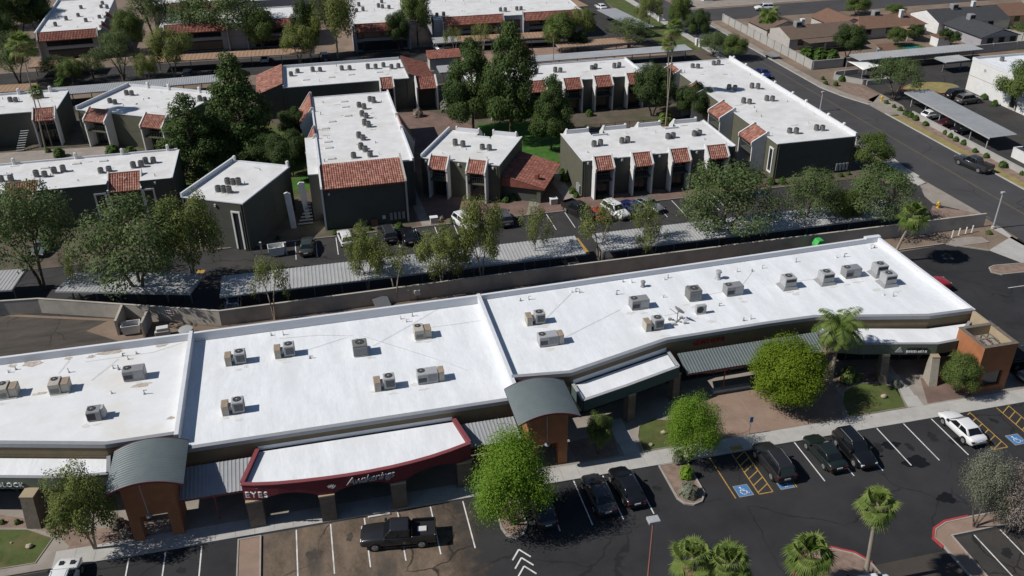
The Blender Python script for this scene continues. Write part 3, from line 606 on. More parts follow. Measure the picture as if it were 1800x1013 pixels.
# entrance portals: brick gates under bowed ribbed roofs
def portal(x0, x1, y0, y1, lx, yf):
    ZE = 5.6
    w = x1-x0; mb = MB(); n = 46; rows = []
    for i in range(n+1):
        t = i/n; x = x0+w*t; z = ZE+.75*(1-(2*t-1)**2); rows.append((x, z))
    ys = []; m_ = int((y1-y0)/.28)
    for j in range(m_):
        a = y0+(y1-y0)*j/m_; b = (y1-y0)/m_; ys += [(a, 0), (a+b*.55, 0), (a+b*.65, .02), (a+b*.92, .02)]
    ys.append((y1, 0)); vs = [(x, y, z+h) for (x, z) in rows for (y, h) in ys]; k = len(ys)
    mb.add(vs, [(i*k+j, i*k+j+1, (i+1)*k+j+1, (i+1)*k+j) for i in range(n) for j in range(k-1)])
    tower = MB()
    a, b, c, d = lx
    tower.box(a, yf, .1, b, yf+.75, 2.55); tower.box(c, yf, .1, d, yf+.75, 2.55); tower.ngon_xz([(a, 2.552), (d, 2.552), (d, ZE+.15), ((a+d)/2, ZE+.5), (a, ZE+.15)], yf, yf+.75)
    tower.box(a+.002, yf+.752, 2.552, d-.002, yf+2.6, ZE+.1)
    tw = tower.build('entrance_tower', m_brick, mall, True)
    for q0, q1 in ((a, b), (c, d)): subpart(MB().box(q0+.04, yf+2.1, .1, q1-.04, yf+2.7, 2.55), 'rear_pier', m_brick, tw)
    rf = MB(); rf.v = mb.v; rf.f = mb.f; rf.t = mb.t
    subpart(rf, 'curved_roof', m_slate, tw)
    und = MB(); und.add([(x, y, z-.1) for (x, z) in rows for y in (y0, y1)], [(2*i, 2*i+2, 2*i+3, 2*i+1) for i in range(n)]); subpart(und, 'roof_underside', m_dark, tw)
    for yy in (y0-.02, y1+.0):
        ed = MB()
        for i in range(n): ed.add([(rows[i][0], yy, rows[i][1]-.12), (rows[i+1][0], yy, rows[i+1][1]-.12), (rows[i+1][0], yy, rows[i+1][1]+.06), (rows[i][0], yy, rows[i][1]+.06), (rows[i][0], yy+.03, rows[i][1]-.12), (rows[i+1][0], yy+.03, rows[i+1][1]-.12), (rows[i+1][0], yy+.03, rows[i+1][1]+.06), (rows[i][0], yy+.03, rows[i][1]+.06)], [(0,1,2,3), (4,7,6,5), (3,2,6,7), (0,4,5,1)])
        subpart(ed, 'roof_edge', m_redcap, tw)
    xm = (a+d)/2-.3
    subpart(MB().tube((xm+.1, yf-.5, 3.2), (xm, y0+.1, ZE+.5), .03), 'lamp_arm', m_acl, tw); subpart(MB().lathe([(.26, 0), (.2, .1), (.06, .22), (.03, .3)], (xm+.1, yf-.5, 2.95), 14), 'lamp_shade', m_steel, tw)
portal(-18.75, -13.05, 55.4, 60.7, (-17.75, -16.95, -14.85, -14.0), 56.0); portal(13.25, 18.65, 56.0, 61.2, (14.3, 15.1, 16.95, 17.75), 56.75)
# orange corner tower
tw = MB()
for a in ((58.15, 56.9, 58.45, 60.6), (61.45, 56.9, 61.75, 60.6), (58.45, 60.3, 61.45, 60.6)): tw.box(a[0], a[1], .1, a[2], a[3], 5.35)
tw.box(58.45, 56.9, 2.45, 61.45, 57.2, 5.35); tw.box(58.45, 56.9, .1, 58.9, 57.2, 2.45); tw.box(61.0, 56.9, .1, 61.45, 57.2, 2.45); tw.box(58.9, 56.9, .1, 61.0, 57.2, .75)
tw = tw.build('corner_tower', m_brick, mall, True)
subpart(MB().box(58.45, 57.2, 4.3, 61.45, 60.3, 4.4), 'tower_deck', m_conc2, tw)
for a in ((58.1, 56.85, 58.5, 60.65), (61.4, 56.85, 61.8, 60.65), (58.5, 56.85, 61.4, 57.25), (58.5, 60.25, 61.4, 60.65)): subpart(MB().box(a[0], a[1], 5.352, a[2], a[3], 5.4), 'tower_coping', m_stone, tw)
subpart(MB().box(61.42, 57.22, 4.41, 61.447, 60.28, 5.34), 'inner_lining', m_beige, tw); subpart(MB().box(58.47, 60.27, 4.41, 61.4, 60.297, 5.34), 'inner_lining', m_beige, tw)
for k in range(3):
    x = 59.15+.75*k; pts = [(x, 58.0, 4.38), (x, 58.0, 4.9), (x, 58.15, 5.05), (x, 59.35, 5.05), (x, 59.5, 4.9), (x, 59.5, 4.38)]
    subpart(MB().path(pts, [.07]*6, 8), 'roof_pipe', m_stone, tw)
subpart(MB().box(58.92, 57.1, .77, 60.98, 57.14, 2.43), 'pane', m_glass, tw)
MB().bar((61.62, 60.62), (61.62, 63.0), .28, .1, 5.3).build('side_wall', m_beige, mall, True)
MB().box(58.3, 60.62, 4.9, 61.45, 60.9, 4.99).build('low_roof', m_roofw, mall, True)
MB().box(61.9, 57.3, 3.0, 64.6, 62.8, 3.12).build('side_canopy', m_dark, mall, True)
for y in (57.6, 62.4): MB().tube((64.3, y, .1), (64.3, y, 3.0), .08).build('post', m_beige, mall, True)
# roof vents, pipes and patches
def on_roof(px, py): 
    for _ in range(3):
        z = 4.35
        p = at(px, py, z); z = 4.55 if p.x < -14.2 else 4.35 if p.x < 14.4 else 4.72
        p = at(px, py, z)
    return p
VENTS = [(15,655),(28,650),(121,655),(216,626),(225,632),(240,622),(199,648),(209,650),(196,692),(254,693),(327,588),(344,598),(363,597),(477,590),(498,589),(545,630),(704,561),(725,556),(714,566),(774,538),(1005,514),(1012,513),(1018,515),(915,529),(929,527),(1095,496),(1110,497),(1084,518),(1168,492),(1174,489),(1165,523),(1307,564),(1319,561),(1264,538),(1295,478),(1322,477),(1339,472),(1399,461),(1470,453),(1484,452),(1553,519),(1570,521),(1530,437),(1537,436)]
for i, (px, py) in enumerate(VENTS):
    p = on_roof(px, py); mb = MB(); h = .28+.3*((i*37) % 5)/5
    mb.lathe([(.14, 0), (.09, .1), (.05, .12), (.05, h)], p, 8)
    if i % 3 == 0: mb.tube((p.x, p.y, p.z+h-.03), (p.x+.28, p.y-.05, p.z+h-.03), .045)
    mb.build('roof_vent', (m_pipe, m_acl, m_pipe, m_acg)[i % 4], mall, True)
def conduit(pts):
    P = [on_roof(*q)+Vector((0, 0, .06)) for q in pts]; MB().path(P, [.014]*len(P), 5).build('conduit', m_pipe, mall, True)
conduit([(538, 617), (612, 593)]); conduit([(656, 609), (722, 572), (776, 540)]); conduit([(752, 577), (800, 571), (845, 564)]); conduit([(636, 591), (690, 608), (760, 630), (822, 652)]); conduit([(102, 658), (122, 634)]); conduit([(150, 637), (270, 620), (325, 602)]); conduit([(160, 670), (208, 632)]); conduit([(490, 596), (560, 590), (620, 591)])
p = on_roof(1262, 490); MB().lathe([(.42, 0), (.3, .15), (.24, .2), (.24, .75), (.36, .8), (.3, .98), (.05, 1.02)], p, 14).build('exhaust_cowl', m_acl, mall, True); p = on_roof(1130, 504); MB().lathe([(.3, 0), (.2, .2), (.2, .5), (.28, .55), (.24, .68), (.05, .72)], p, 12).build('exhaust_cowl', m_acg, mall, True)
m_patch = M('weathered_patch', (.42, .36, .3), var=.3, scale=3, c2=(.7, .69, .67), world_co=True)
for px, py, a, b in [(195, 620, 1.1, .45), (55, 640, .9, .45), (283, 608, .7, .25), (160, 627, .35, .3), (120, 630, .3, .3), (22, 643, .35, .3), (250, 677, .9, .35), (70, 692, .7, .2), (22, 838, .5, .3), (300, 735, .3, .25)]:
    p = on_roof(px, py); n = 14; mb = MB().sheet([(p.x+a*(1+.35*random.uniform(-1, 1))*math.cos(2*math.pi*k/n), p.y+b*(1+.35*random.uniform(-1, 1))*math.sin(2*math.pi*k/n)) for k in range(n)], p.z+.006); 
    if py < 800: mb.build('roof_patch', m_patch, mall, True)
# ------------------------------------------------------------------ rooftop air-conditioning units
def louvres(mb, x0, x1, y, z0, z1, n=5):
    for k in range(n):
        z = z0+(z1-z0)*(k+.2)/n; mb.box(x0, y-.015, z, x1, y+.01, z+(z1-z0)/n*.45)
def fan(t, x, y, z, r):
    MB().lathe([(r, 0), (r, .05), (r*.9, .06), (r*.86, .02), (.02, .02)], (x, y, z), 18).build('fan_opening', m_acd, t)
    g = MB()
    for k in range(4): a = math.pi*k/4; g.tube((x-r*math.cos(a), y-r*math.sin(a), z+.06), (x+r*math.cos(a), y+r*math.sin(a), z+.06), .012, n=4)
    g.lathe([(.12, .04), (.1, .08), (.02, .09)], (x, y, z), 10).build('fan_guard', m_acg, t)
def ac_unit(kind, px, py, label):
    p = on_roof(px, py); t = thing('rooftop_ac_unit', label, 'air conditioner', p, group='air-conditioning units on the shop roof', scale=(.92, .92, .86))
    if kind in ('pkg', 'pkgT'):
        MB().bbox(-1.05, -.6, .12, 1.0, .6, 1.28).build('cabinet', m_acg if kind == 'pkg' else m_acl, t); fan(t, -.6, .12, 1.281, .36)
        l = MB(); louvres(l, -.95, -.15, -.612, .3, .85); l.build('louvre', m_acd, t); l = MB(); l.box(.0, -.615, .3, .9, -.603, 1.15); l.build('access_panel', m_acl if kind == 'pkg' else m_acg, t)
        MB().box(-1.0, -.55, 0, .95, .55, .118).build('curb', m_pipe, t)
        if kind == 'pkgT': MB().bbox(1.08, -.5, 0, 1.62, .6, 1.15).build('duct_box', m_act, t); MB().bbox(1.06, -.52, 1.152, 1.64, .62, 1.2).build('duct_lid', m_acr, t)
    elif kind == 'tan':
        MB().bbox(-.85, -.75, .1, .2, .75, 1.28).build('cabinet', m_act, t); fan(t, -.38, .3, 1.281, .32); MB().bbox(.22, -.62, .1, .95, .62, 1.1).build('duct_box', m_act, t); MB().bbox(.2, -.64, 1.102, .97, .64, 1.15).build('duct_lid', m_acr, t)
        MB().box(-.8, -.85, 0, .9, .6, .098).build('curb', m_pipe, t); l = MB(); louvres(l, -.75, .1, -.762, .25, .8); l.build('louvre', m_steel, t)
    elif kind == 'duo':
        MB().bbox(-1.05, -.6, 0, -.42, .6, 1.1).build('duct_box', m_act, t); MB().bbox(-1.07, -.62, 1.102, -.4, .62, 1.15).build('duct_lid', m_acr, t)
        MB().bbox(-.1, -.55, .2, 1.0, .55, 1.38).build('cabinet', m_acl, t); fan(t, .42, .05, 1.381, .38); l = MB(); louvres(l, .1, .92, -.562, .35, 1.2, 6); l.build('louvre', m_acd, t)
        l = MB(); l.box(1.0, -.45, .35, 1.012, .45, 1.2); l.build('side_grille', m_acd, t); MB().box(-.4, -.4, .5, -.1, .3, .9).build('duct', m_acg, t); MB().box(-.1, -.5, 0, .95, .5, .198).build('stand', m_steel, t)
    elif kind == 'small':
        MB().bbox(-.7, -.6, .1, .55, .6, 1.1).build('cabinet', m_acg, t); fan(t, -.25, .05, 1.101, .36); l = MB(); l.box(-.62, -.612, .2, .1, -.603, .95); l.build('louvre', m_acd, t)
        MB().ngon_xz([(.57, .1), (.95, .3), (.8, 1.25), (.57, 1.2)], -.35, .35).build('scoop', m_acl, t); MB().box(-.65, -.55, 0, .5, .55, .098).build('curb', m_pipe, t)
    elif kind == 'cube':
        MB().bbox(-.75, -.7, .15, .75, .7, 1.45).build('cabinet', m_cond, t); fan(t, 0, .05, 1.451, .45); l = MB(); louvres(l, -.66, .66, -.712, .3, 1.25, 7); l.build('louvre', m_acl, t); MB().box(-.7, -.65, 0, .7, .65, .148).build('curb', m_pipe, t); MB().path([(-.2, .7, 1.0), (-.2, 1.0, 1.1), (-.2, 1.2, .5), (-.2, 1.2, .0)], [.22]*4, 10).build('duct_elbow', m_pipe, t)
    elif kind == 'curbed':
        MB().add([(-1.0, -.95, 0), (1.0, -.95, 0), (1.0, .95, 0), (-1.0, .95, 0), (-.68, -.62, .4), (.68, -.62, .4), (.68, .62, .4), (-.68, .62, .4)], [(0,1,5,4), (1,2,6,5), (2,3,7,6), (3,0,4,7), (4,5,6,7)]).build('skirt', m_acg, t)
        MB().bbox(-.72, -.66, .41, .72, .66, 1.5).build('cabinet', m_acl, t); fan(t, 0, .1, 1.501, .4)
        l = MB(); l.box(-.6, -.672, .98, .6, -.662, 1.35); l.build('louvre', m_acd, t); l = MB(); l.box(.722, -.5, .98, .732, .5, 1.35); l.build('side_grille', m_acd, t)
    elif kind == 'mini':
        MB().bbox(-.6, -.22, .12, .6, .25, 1.15).build('cabinet', m_acl, t); g = MB(); g.tube((-.15, -.235, .62), (-.15, -.25, .62), .4, n=18); g.build('fan_opening', m_acd, t); MB().box(-.55, -.3, 0, .55, .3, .118).build('curb', m_pipe, t)
ACS = [('tan', 16, 694, 'tan air-conditioning unit at the left edge of the shop roof'), ('tan', 107, 686, 'tan rooftop air conditioner with a lower box, second from the left edge'), ('pkg', 239, 664, 'wide grey rooftop air conditioner left of the first white roof divider'), ('small', 170, 734, 'small grey rooftop unit with a side scoop near the front of the left roof'),
 ('duo', 416, 637, 'grey and tan paired unit, rear one just right of the first roof divider'), ('duo', 412, 723, 'grey and tan paired unit near the front, right of the first roof divider'), ('duo', 502, 624, 'grey and rusty paired unit left of the dark cube unit'), ('cube', 634, 621, 'dark louvred cube air conditioner with white duct elbow'), ('tan', 742, 591, 'tan rooftop unit with rust-coloured box near the rear parapet'), ('duo', 677, 681, 'grey unit with pale box left of the wide front unit'), ('pkgT', 752, 669, 'wide grey rooftop unit with tan box toward the front of the middle roof'),
 ('duo', 941, 567, 'grey unit with tan box near the second roof divider, rear of two'), ('pkgT', 963, 604, 'wide light grey unit with tan box near the second roof divider, front of two'), ('pkg', 1123, 540, 'wide grey rooftop package unit left of the louvred cube'), ('duo', 1148, 577, 'grey and tan paired unit next to the dish antenna'), ('cube', 1218, 525, 'dark cube air conditioner behind the dish antenna'), ('mini', 1231, 551, 'small white split condenser right of the dish antenna'), ('pkg', 1288, 516, 'wide grey unit below the round exhaust cowl'),
 ('curbed', 1384, 504, 'light grey unit on a sloped skirt, leftmost of the five at the right end'), ('curbed', 1450, 496, 'light grey unit on a sloped skirt, second of the five at the right end'), ('pkg', 1495, 485, 'low grey package unit between the skirted units at the right end'), ('curbed', 1544, 482, 'tall skirted rooftop unit, rear one by the right end parapet'), ('curbed', 1559, 499, 'skirted rooftop unit in front of the tall one by the right end parapet')]
for a in ACS: ac_unit(*a)
# rust drips and dust collected round the units
m_grime = M('roof_grime', (.62, .61, .58), var=.15, scale=3, c2=(.7, .7, .69), world_co=True); grn = random.Random(8)
for k_, (kd, px, py, lb) in enumerate(ACS):
    for q in range(2):
        p = on_roof(px+grn.uniform(-22, 22), py+grn.uniform(6, 16)); n = 22; f1 = grn.uniform(0, 6); a_, b_ = grn.uniform(.25, .6), grn.uniform(.12, .3)
        MB().sheet([(p.x+a_*(1+.25*math.sin(2*6.283*k/n+f1)+.15*math.sin(5*6.283*k/n))*math.cos(6.283*k/n), p.y+b_*(1+.25*math.sin(3*6.283*k/n+f1))*math.sin(6.283*k/n)) for k in range(n)], p.z+.004+.0005*q).build('roof_grime', m_grime, mall, True)
conduit([(1140, 543), (1168, 556), (1205, 548)]); conduit([(1236, 520), (1270, 514)]); conduit([(960, 560), (1005, 515)]); conduit([(1300, 508), (1322, 478)]); conduit([(1400, 495), (1436, 491)]); conduit([(985, 598), (1090, 545)])
# dish antenna on its sledge
p = on_roof(1190, 566); t = thing('dish_antenna', 'tilted satellite dish on a weighted stand in the middle of the right roof', 'antenna', p)
MB().tube((0, 0, 0), (0, 0, 1.2), .05).tube((-.6, -.5, .08), (.6, .5, .08), .04).tube((-.6, .5, .08), (.6, -.5, .08), .04).tube((-.7, .4, 1.4), (0, 0, .9), .03).tube((.3, .5, 1.3), (0, 0, .7), .035).build('stand', m_steel, t)
d = MB(); prof = [(.05, 0), (.25, .03), (.45, .1), (.6, .2)]; d.lathe(prof[::-1], (0, 0, 0), 20); d.xform(Matrix.Translation((.1, .1, 1.15)) @ Matrix.Rotation(R(50), 4, 'Y') @ Matrix.Rotation(R(-20), 4, 'X')); d.build('dish', m_steel, t)
for k, (x, y) in enumerate(((-.6, -.5), (.6, .5), (-.6, .5), (.6, -.5))): MB().box(x-.2, y-.12, .1, x+.2, y+.12, .3).build('ballast_block', m_pipe, t)
# ------------------------------------------------------------------ signs
def text_mesh(s, size, ext=.04, shear=0, space=1.0):
    c = bpy.data.curves.new('letters', 'FONT'); c.body = s; c.size = size; c.extrude = ext; c.shear = shear; c.space_character = space; c.align_x = 'CENTER'; c.align_y = 'CENTER'; c.resolution_u = 2
    o = bpy.data.objects.new('tmp', c); col.objects.link(o); dg = bpy.context.evaluated_depsgraph_get(); me = bpy.data.meshes.new_from_object(o.evaluated_get(dg)); bpy.data.objects.remove(o); return me
def sign(name, label, txt, loc, face, size, mat, **kw):
    """letters standing on a facade whose outward direction in plan is face"""
    t = thing(name, label, 'sign', loc, math.atan2(face[0], -face[1]))
    me = text_mesh(txt, size, **kw); me.materials.clear(); me.materials.append(mat); o = link('lettering', me, t); o.rotation_euler.x = math.pi/2; return t
n1 = Vector((-4.07+0, -16)).normalized()
sign('shop_sign', 'white raised BLOCK lettering on the green fascia at far left', 'R BLOCK', (-27.35, 61.24, 3.48), (-.25, -.97), .6, m_signw, ext=.045, space=1.15)
sign('shop_sign', 'white EYES lettering at the left end of the maroon fascia', 'EYES', (-7.95, 55.13, 3.62), (-.23, -.97), .8, m_signw, ext=.04, space=1.15)
ts = sign('shop_sign', 'grey script sign reading Awakenings on the maroon fascia', 'Awakenings', (.85, 54.6, 3.92), (.03, -1), .95, m_acl, ext=.05, shear=.35, space=.82)
for k, a in enumerate((-50, -25, 0, 25, 50)):
    MB().add([(0, 0, 0), (-.12, 0, .2), (0, 0, .48), (.12, 0, .2), (0, -.06, .2)], [(0, 1, 4), (1, 2, 4), (2, 3, 4), (3, 0, 4), (0, 3, 2, 1)]).xform(Matrix.Translation((-3.05, -.02*k, -.3)) @ Matrix.Rotation(R(a), 4, 'Y')).build('lotus_petal', m_acl, ts)
def glyph_row(n, w, h, z, rs):
    """illegible channel letters: simple strokes of uneven width"""
    mb = MB(); rnd = random.Random(rs); p = -n*w/2
    for k in range(n):
        q = p+k*w; hh = h*rnd.uniform(.75, 1); mb.box(q, -.08, z, q+w*.28, 0, z+hh)
        if rnd.random() < .7: mb.box(q+w*.5, -.08, z, q+w*.75, 0, z+hh*.95)
        if rnd.random() < .7: mb.box(q+w*.28, -.08, z+hh*rnd.choice((.05, .4, .75)), q+w*.5, 0, z+hh*rnd.choice((.95, 1)))
    return mb
t = thing('shop_sign', 'dark red channel letters on the shaded brown wall above the ribbed awning', 'sign', (34.6, 65.6, 4.2), R(2)); glyph_row(9, .36, .5, 0, 3).build('lettering', m_signr, t)
t = thing('shop_sign', 'two-line white sign with a silver triangle on the green right fascia', 'sign', (53.6, 60.58, 3.2), R(-14))
MB().add([(-1.75, -.02, .05), (-.95, -.02, .05), (-1.3, -.02, .68), (-1.75, .1, .05), (-.95, .1, .05), (-1.3, .1, .68)], [(0, 1, 2), (3, 5, 4), (0, 3, 4, 1), (1, 4, 5, 2), (2, 5, 3, 0)]).build('triangle_logo', m_acl, t); r1 = glyph_row(9, .22, .28, .38, 5); r1.xform(Matrix.Translation((.35, 0, 0))).build('lettering', m_trim, t); r2 = glyph_row(9, .22, .26, .06, 9); r2.xform(Matrix.Translation((.35, -.01, 0))).build('lettering', m_signw, t)
for px, py, n_ in ((1317, 763, 'blue accessible-parking sign on a post at the right of the plaza'), (1253, 768, 'blue accessible-parking sign half hidden by the bright green tree')):
    p = at(px, py, .13); t = thing('parking_sign', n_, 'sign', p, group='accessible parking signs'); MB().tube((0, 0, 0), (0, 0, 1.95), .03).build('post', m_steel, t); MB().box(-.16, -.035, 1.35, .16, -.02, 1.95).build('plate', m_blue, t)
t = thing('wall_sign', 'small white sign with red print on the back block wall', 'sign', at(300, 549, 1.3), R(-24)); MB().box(-.5, -.2, -.35, .5, -.17, .35).build('plate', m_signw, t); MB().box(-.42, -.21, .08, .42, -.2, .24).box(-.42, -.21, -.22, .42, -.2, -.1).build('red_print', m_signr, t)
t = thing('wall_sign', 'small pale notice pair on the back block wall', 'sign', at(201, 541, 1.2), R(-21)); MB().box(-.45, -.2, -.3, -.05, -.17, .3).box(.05, -.2, -.3, .4, -.17, .25).build('plate', m_signw, t)

# ================================================================== APARTMENT BLOCKS
trnd = random.Random(11)
cond_me = None
def condenser_meshes():
    global cond_me
    if cond_me: return cond_me
    a = MB().lathe([(.40, 0), (.40, .12), (.38, .14), (.38, .74), (.41, .76), (.41, .84), (.36, .86)], (0, 0, .06), 8, R(22.5)).mesh('condenser_cabinet', m_cond)
    b = MB().lathe([(.33, .87), (.33, .9), (.3, .9), (.29, .875), (.02, .875)], (0, 0, .06), 14).mesh('condenser_fan', m_acd)
    c = MB().box(-.48, -.48, 0, .48, .48, .055).mesh('condenser_pad', m_pipe)
    ribs = MB()
    for k in range(16):
        t = 2*math.pi*k/16; ribs.tube((.4*math.cos(t), .4*math.sin(t), .2), (.4*math.cos(t), .4*math.sin(t), .78), .018, n=4, cap=False)
    d = ribs.mesh('condenser_guard', m_acg); cond_me = (a, b, c, d); return cond_me
NCOND = 0
def condensers(pts, z, bname):
    """single condensers, numbered from the left on their roof; pts in world plan"""
    global NCOND
    a, b, c, d = condenser_meshes()
    for i, (x, y) in enumerate(sorted(pts)):
        t = thing('condenser_unit', f'roof condenser on the {bname}, {ORD[i]} from left', 'air conditioner', (x, y, z), R(trnd.uniform(-8, 8)), 'condensers on the apartment roofs', (.92, .92, trnd.uniform(.78, 1.0)))
        link('cabinet', a, t); link('fan', b, t); link('pad', c, t); link('guard', d, t); NCOND += 1
def apartment(label, x, y, ang, w, d, bays=(), pars=None, wall=None, tile=None, fin=None, h=5.8, cond=(), bname='', hatches=(), extra=None, roofmat=None, wells=()):
    """flat-roofed two-storey block; local frame: x along the front, y away from the camera"""
    wall = wall or m_olived; tile = tile or m_tile; fin = fin or m_stucco
    t = thing('apartment_building', label, 'building', (x, y, 0), R(ang), 'flat-roofed apartment blocks')
    dz = h-.3
    ov = .06; nt = sorted((b[1], b[2], b[3]['set'], b[3].get('zl', 4.5)) for b in bays if b[0] == 'F' and len(b) > 3 and b[3].get('set'))
    if wells:   # notches in the back edge between the rear bays
        dp_ = wells[0][2]; MB().box(0, 0, 0, w, d-dp_, dz-.01).build('wall', wall, t); MB().box(-ov, -ov, dz-.008, w+ov, d-dp_, dz+.05).build('roof', roofmat or m_roofa, t); x_ = 0
        for q0, q1, _ in list(wells)+[(w, w, 0)]:
            MB().box(x_, d-dp_+.001, 0, q0, d, dz-.01).build('wall', wall, t); MB().box(x_-(ov if x_ == 0 else 0), d-dp_+.001, dz-.008, q0+(ov if q0 == w else 0), d+ov, dz+.05).build('roof', roofmat or m_roofa, t)
            if q1 > q0: MB().box(q0, d-dp_-.18, dz+.051, q1, d-dp_, dz+.3).build('parapet', m_par, t)
            x_ = q1
    elif not nt:
        MB().box(0, 0, 0, w, d, dz-.01).build('wall', wall, t); MB().box(-ov, -ov, dz-.008, w+ov, d+ov, dz+.05).build('roof', roofmat or m_roofa, t)
    else:       # front bays cut back into the roof
        st_ = nt[0][2]; wl = MB().box(0, st_, 0, w, d, dz-.01); rf = MB().box(-ov, st_, dz-.008, w+ov, d+ov, dz+.05); x_ = 0
        wl.build('wall', wall, t); rf.build('roof', roofmat or m_roofa, t)
        for s0, s1, _, zl_ in nt+[(w, w, 0, 0)]:
            MB().box(x_, 0, 0, s0, st_-.001, dz-.01).build('wall', wall, t); MB().box(x_-(ov if x_ == 0 else 0), -ov, dz-.008, s0+(ov if s0 == w else 0), st_-.001, dz+.05).build('roof', roofmat or m_roofa, t)
            if s1 > s0: MB().box(s0, 0, 0, s1, st_-.001, zl_-.35).build('wall', wall, t)
            x_ = s1
    pars = pars or {}
    z0 = dz+.052
    for s, ph in {**dict(F=.06, B=.3, L=.12, R=.08), **pars}.items():
        b = MB(); e = .18
        if s == 'F' and nt: continue
        if s == 'B' and wells: continue
        if s == 'F': b.box(e+.001, -.05, z0, w-e-.001, e-.05, z0+ph)
        if s == 'B': b.box(e+.001, d-e+.05, z0, w-e-.001, d+.05, z0+ph)
        if s == 'L': b.box(-.05, -.05, z0, e, d+.05, z0+ph)
        if s == 'R': b.box(w-e, -.05, z0, w+.05, d+.05, z0+ph)
        b.build('parapet', m_par, t)
    for bay in bays:
        side, s0, s1 = bay[:3]; o = dict(proj=1.7, set=.0, zl=4.5, fins=(1, 1), deep=True); o.update(bay[3] if len(bay) > 3 else {})
        # side frame: a = along (left to right seen from outside), n = outward
        fr = {'F': (Vector((0, 0, 0)), Vector((1, 0, 0)), Vector((0, -1, 0))), 'B': (Vector((w, d, 0)), Vector((-1, 0, 0)), Vector((0, 1, 0))), 'L': (Vector((0, d, 0)), Vector((0, -1, 0)), Vector((-1, 0, 0))), 'R': (Vector((w, 0, 0)), Vector((0, 1, 0)), Vector((1, 0, 0)))}[side]
        O, a, n = fr; pj, st, zl = o['proj'], o['set'], o['zl']; Z = Vector((0, 0, 1)); zr = dz+.42
        ths = .2
        if side == 'B': MB().bar(O+a*(s0+ths/2+.01)-n*(st+.2), O+a*(s1-ths/2-.01)-n*(st+.2), .18, dz+.052, zr+.22).build('parapet', m_par, t)
        for k, s in enumerate((s0, s1)):
            if not o['fins'][k]: continue
            prof = [(-st-.3, dz), (-st-.3, zr+.28), (-st-.15, zr+.38), (-st+.1, zr+.36), (-st+.25, zr+.18), (pj*.98, zl+.42), (pj+.12, zl+.3), (pj+.12, zl-.18), (pj-.05, zl-.45), (pj-.12, 0), (.0, 0)]
            if pj < .3: prof = [(-st-.3, dz), (-st-.3, zr+.28), (-st-.1, zr+.36), (-st+.2, zr+.2), (pj+.1, zl+.3), (pj+.1, zl-.1), (.03, zl-.3), (.03, 0), (.0, 0)]
            vs = [O+a*(s+e*ths/2)+n*q+Z*zz for e in (-1, 1) for q, zz in prof]; m_ = len(prof)
            MB().add(vs, [tuple(range(m_)), tuple(range(2*m_-1, m_-1, -1))]+[(i, (i+1) % m_, m_+(i+1) % m_, m_+i) for i in range(m_)]).build('fin_wall', fin, t)
        W = s1-s0-ths-.02
        base = O+a*(s0+ths/2+.01)-n*st+Z*zr; sl = n*(pj+st)-Z*(zr-zl); Ls = sl.length; v = sl.normalized(); nr = v.cross(a); nr = -nr if nr.z < 0 else nr
        mb = MB(); tile_mesh(mb, base+nr*.08, a, v, nr, W, Ls, rnd=trnd); tr = mb.build('tile_awning', tile, t, fixn=False)
        mb = MB(); mb.add([base-n*.1, base+a*W-n*.1, base+a*W+sl, base+sl, base-n*.1-Z*.25, base+a*W-n*.1-Z*.25, base+a*W+sl-Z*.16, base+sl-Z*.16], [(0,1,2,3), (7,6,5,4), (3,2,6,7), (0,4,5,1)]); link('awning_deck', mb.mesh('awning_deck', m_tiler), tr)
        rg = MB().tube(base-n*.02+nr*.1, base+a*W-n*.02+nr*.1, .11, n=8); link('ridge_tiles', rg.mesh('ridge_tiles', tile), tr)
        # two storeys of glazing behind the bay, with a balcony
        gl = MB(); cx = (s0+s1)/2; ww = W*.78
        for zz0, zz1 in ((.15, 2.25), (2.95, min(zl-.25, 4.9))):
            if zz1-zz0 < .4: continue
            f = MB(); q0 = O+a*(cx-ww/2)+n*.035; q1 = O+a*(cx+ww/2)+n*.035; qm = (q0+q1)/2
            for q in (q0, qm, q1): f.bar(q-a*.04, q+a*.04, .07, zz0, zz1)
            for zz in (zz0, zz1-.07): f.bar(q0+a*.045, qm-a*.045, .06, zz, zz+.07); f.bar(qm+a*.045, q1-a*.045, .06, zz, zz+.07)
            fo = f.build('window', m_frame, t); g = MB().bar(q0-n*.015, q1-n*.015, .012, zz0+.02, zz1-.02); link('pane', g.mesh('pane', m_glass), fo)
        if pj > 1.2 and o['deep']:
            bl = MB(); q0 = O+a*(s0+ths/2+.02)+n*.1; q1 = O+a*(s1-ths/2-.02)+n*.1; q2 = q1+n*(pj-.5); q3 = q0+n*(pj-.5)
            bl.prism([q0[:2], q1[:2], q2[:2], q3[:2]], 2.62, 2.8); bo = bl.build('balcony', wall, t)
            r = MB(); r.tube(q3+Z*3.75, q2+Z*3.75, .03, n=6)
            for k in range(9): q = q3+(q2-q3)*(k/8); r.tube(q+Z*2.8, q+Z*3.75, .014, n=4, cap=False)
            link('railing', r.mesh('railing', m_steel), bo)
    MB().box(-.008, -.008, 2.78, w+.008, d+.008, 2.83).build('control_joint', m_frame, t)
    for q in (.25, w-.35): MB().box(q, -.1, .1, q+.09, -.009, dz-.1).build('downpipe', wall, t)
    for (hx, hy) in hatches:
        q = Matrix.Rotation(-R(ang), 4, 'Z') @ (Vector((hx, hy, 0))-Vector((x, y, 0)))
        MB().bbox(q.x-.6, q.y-.25, z0-.01, q.x+.6, q.y+.25, z0+.18, .07).build('skylight', m_pipe, t)
    rn = random.Random(int(abs(x*7+y*13)))
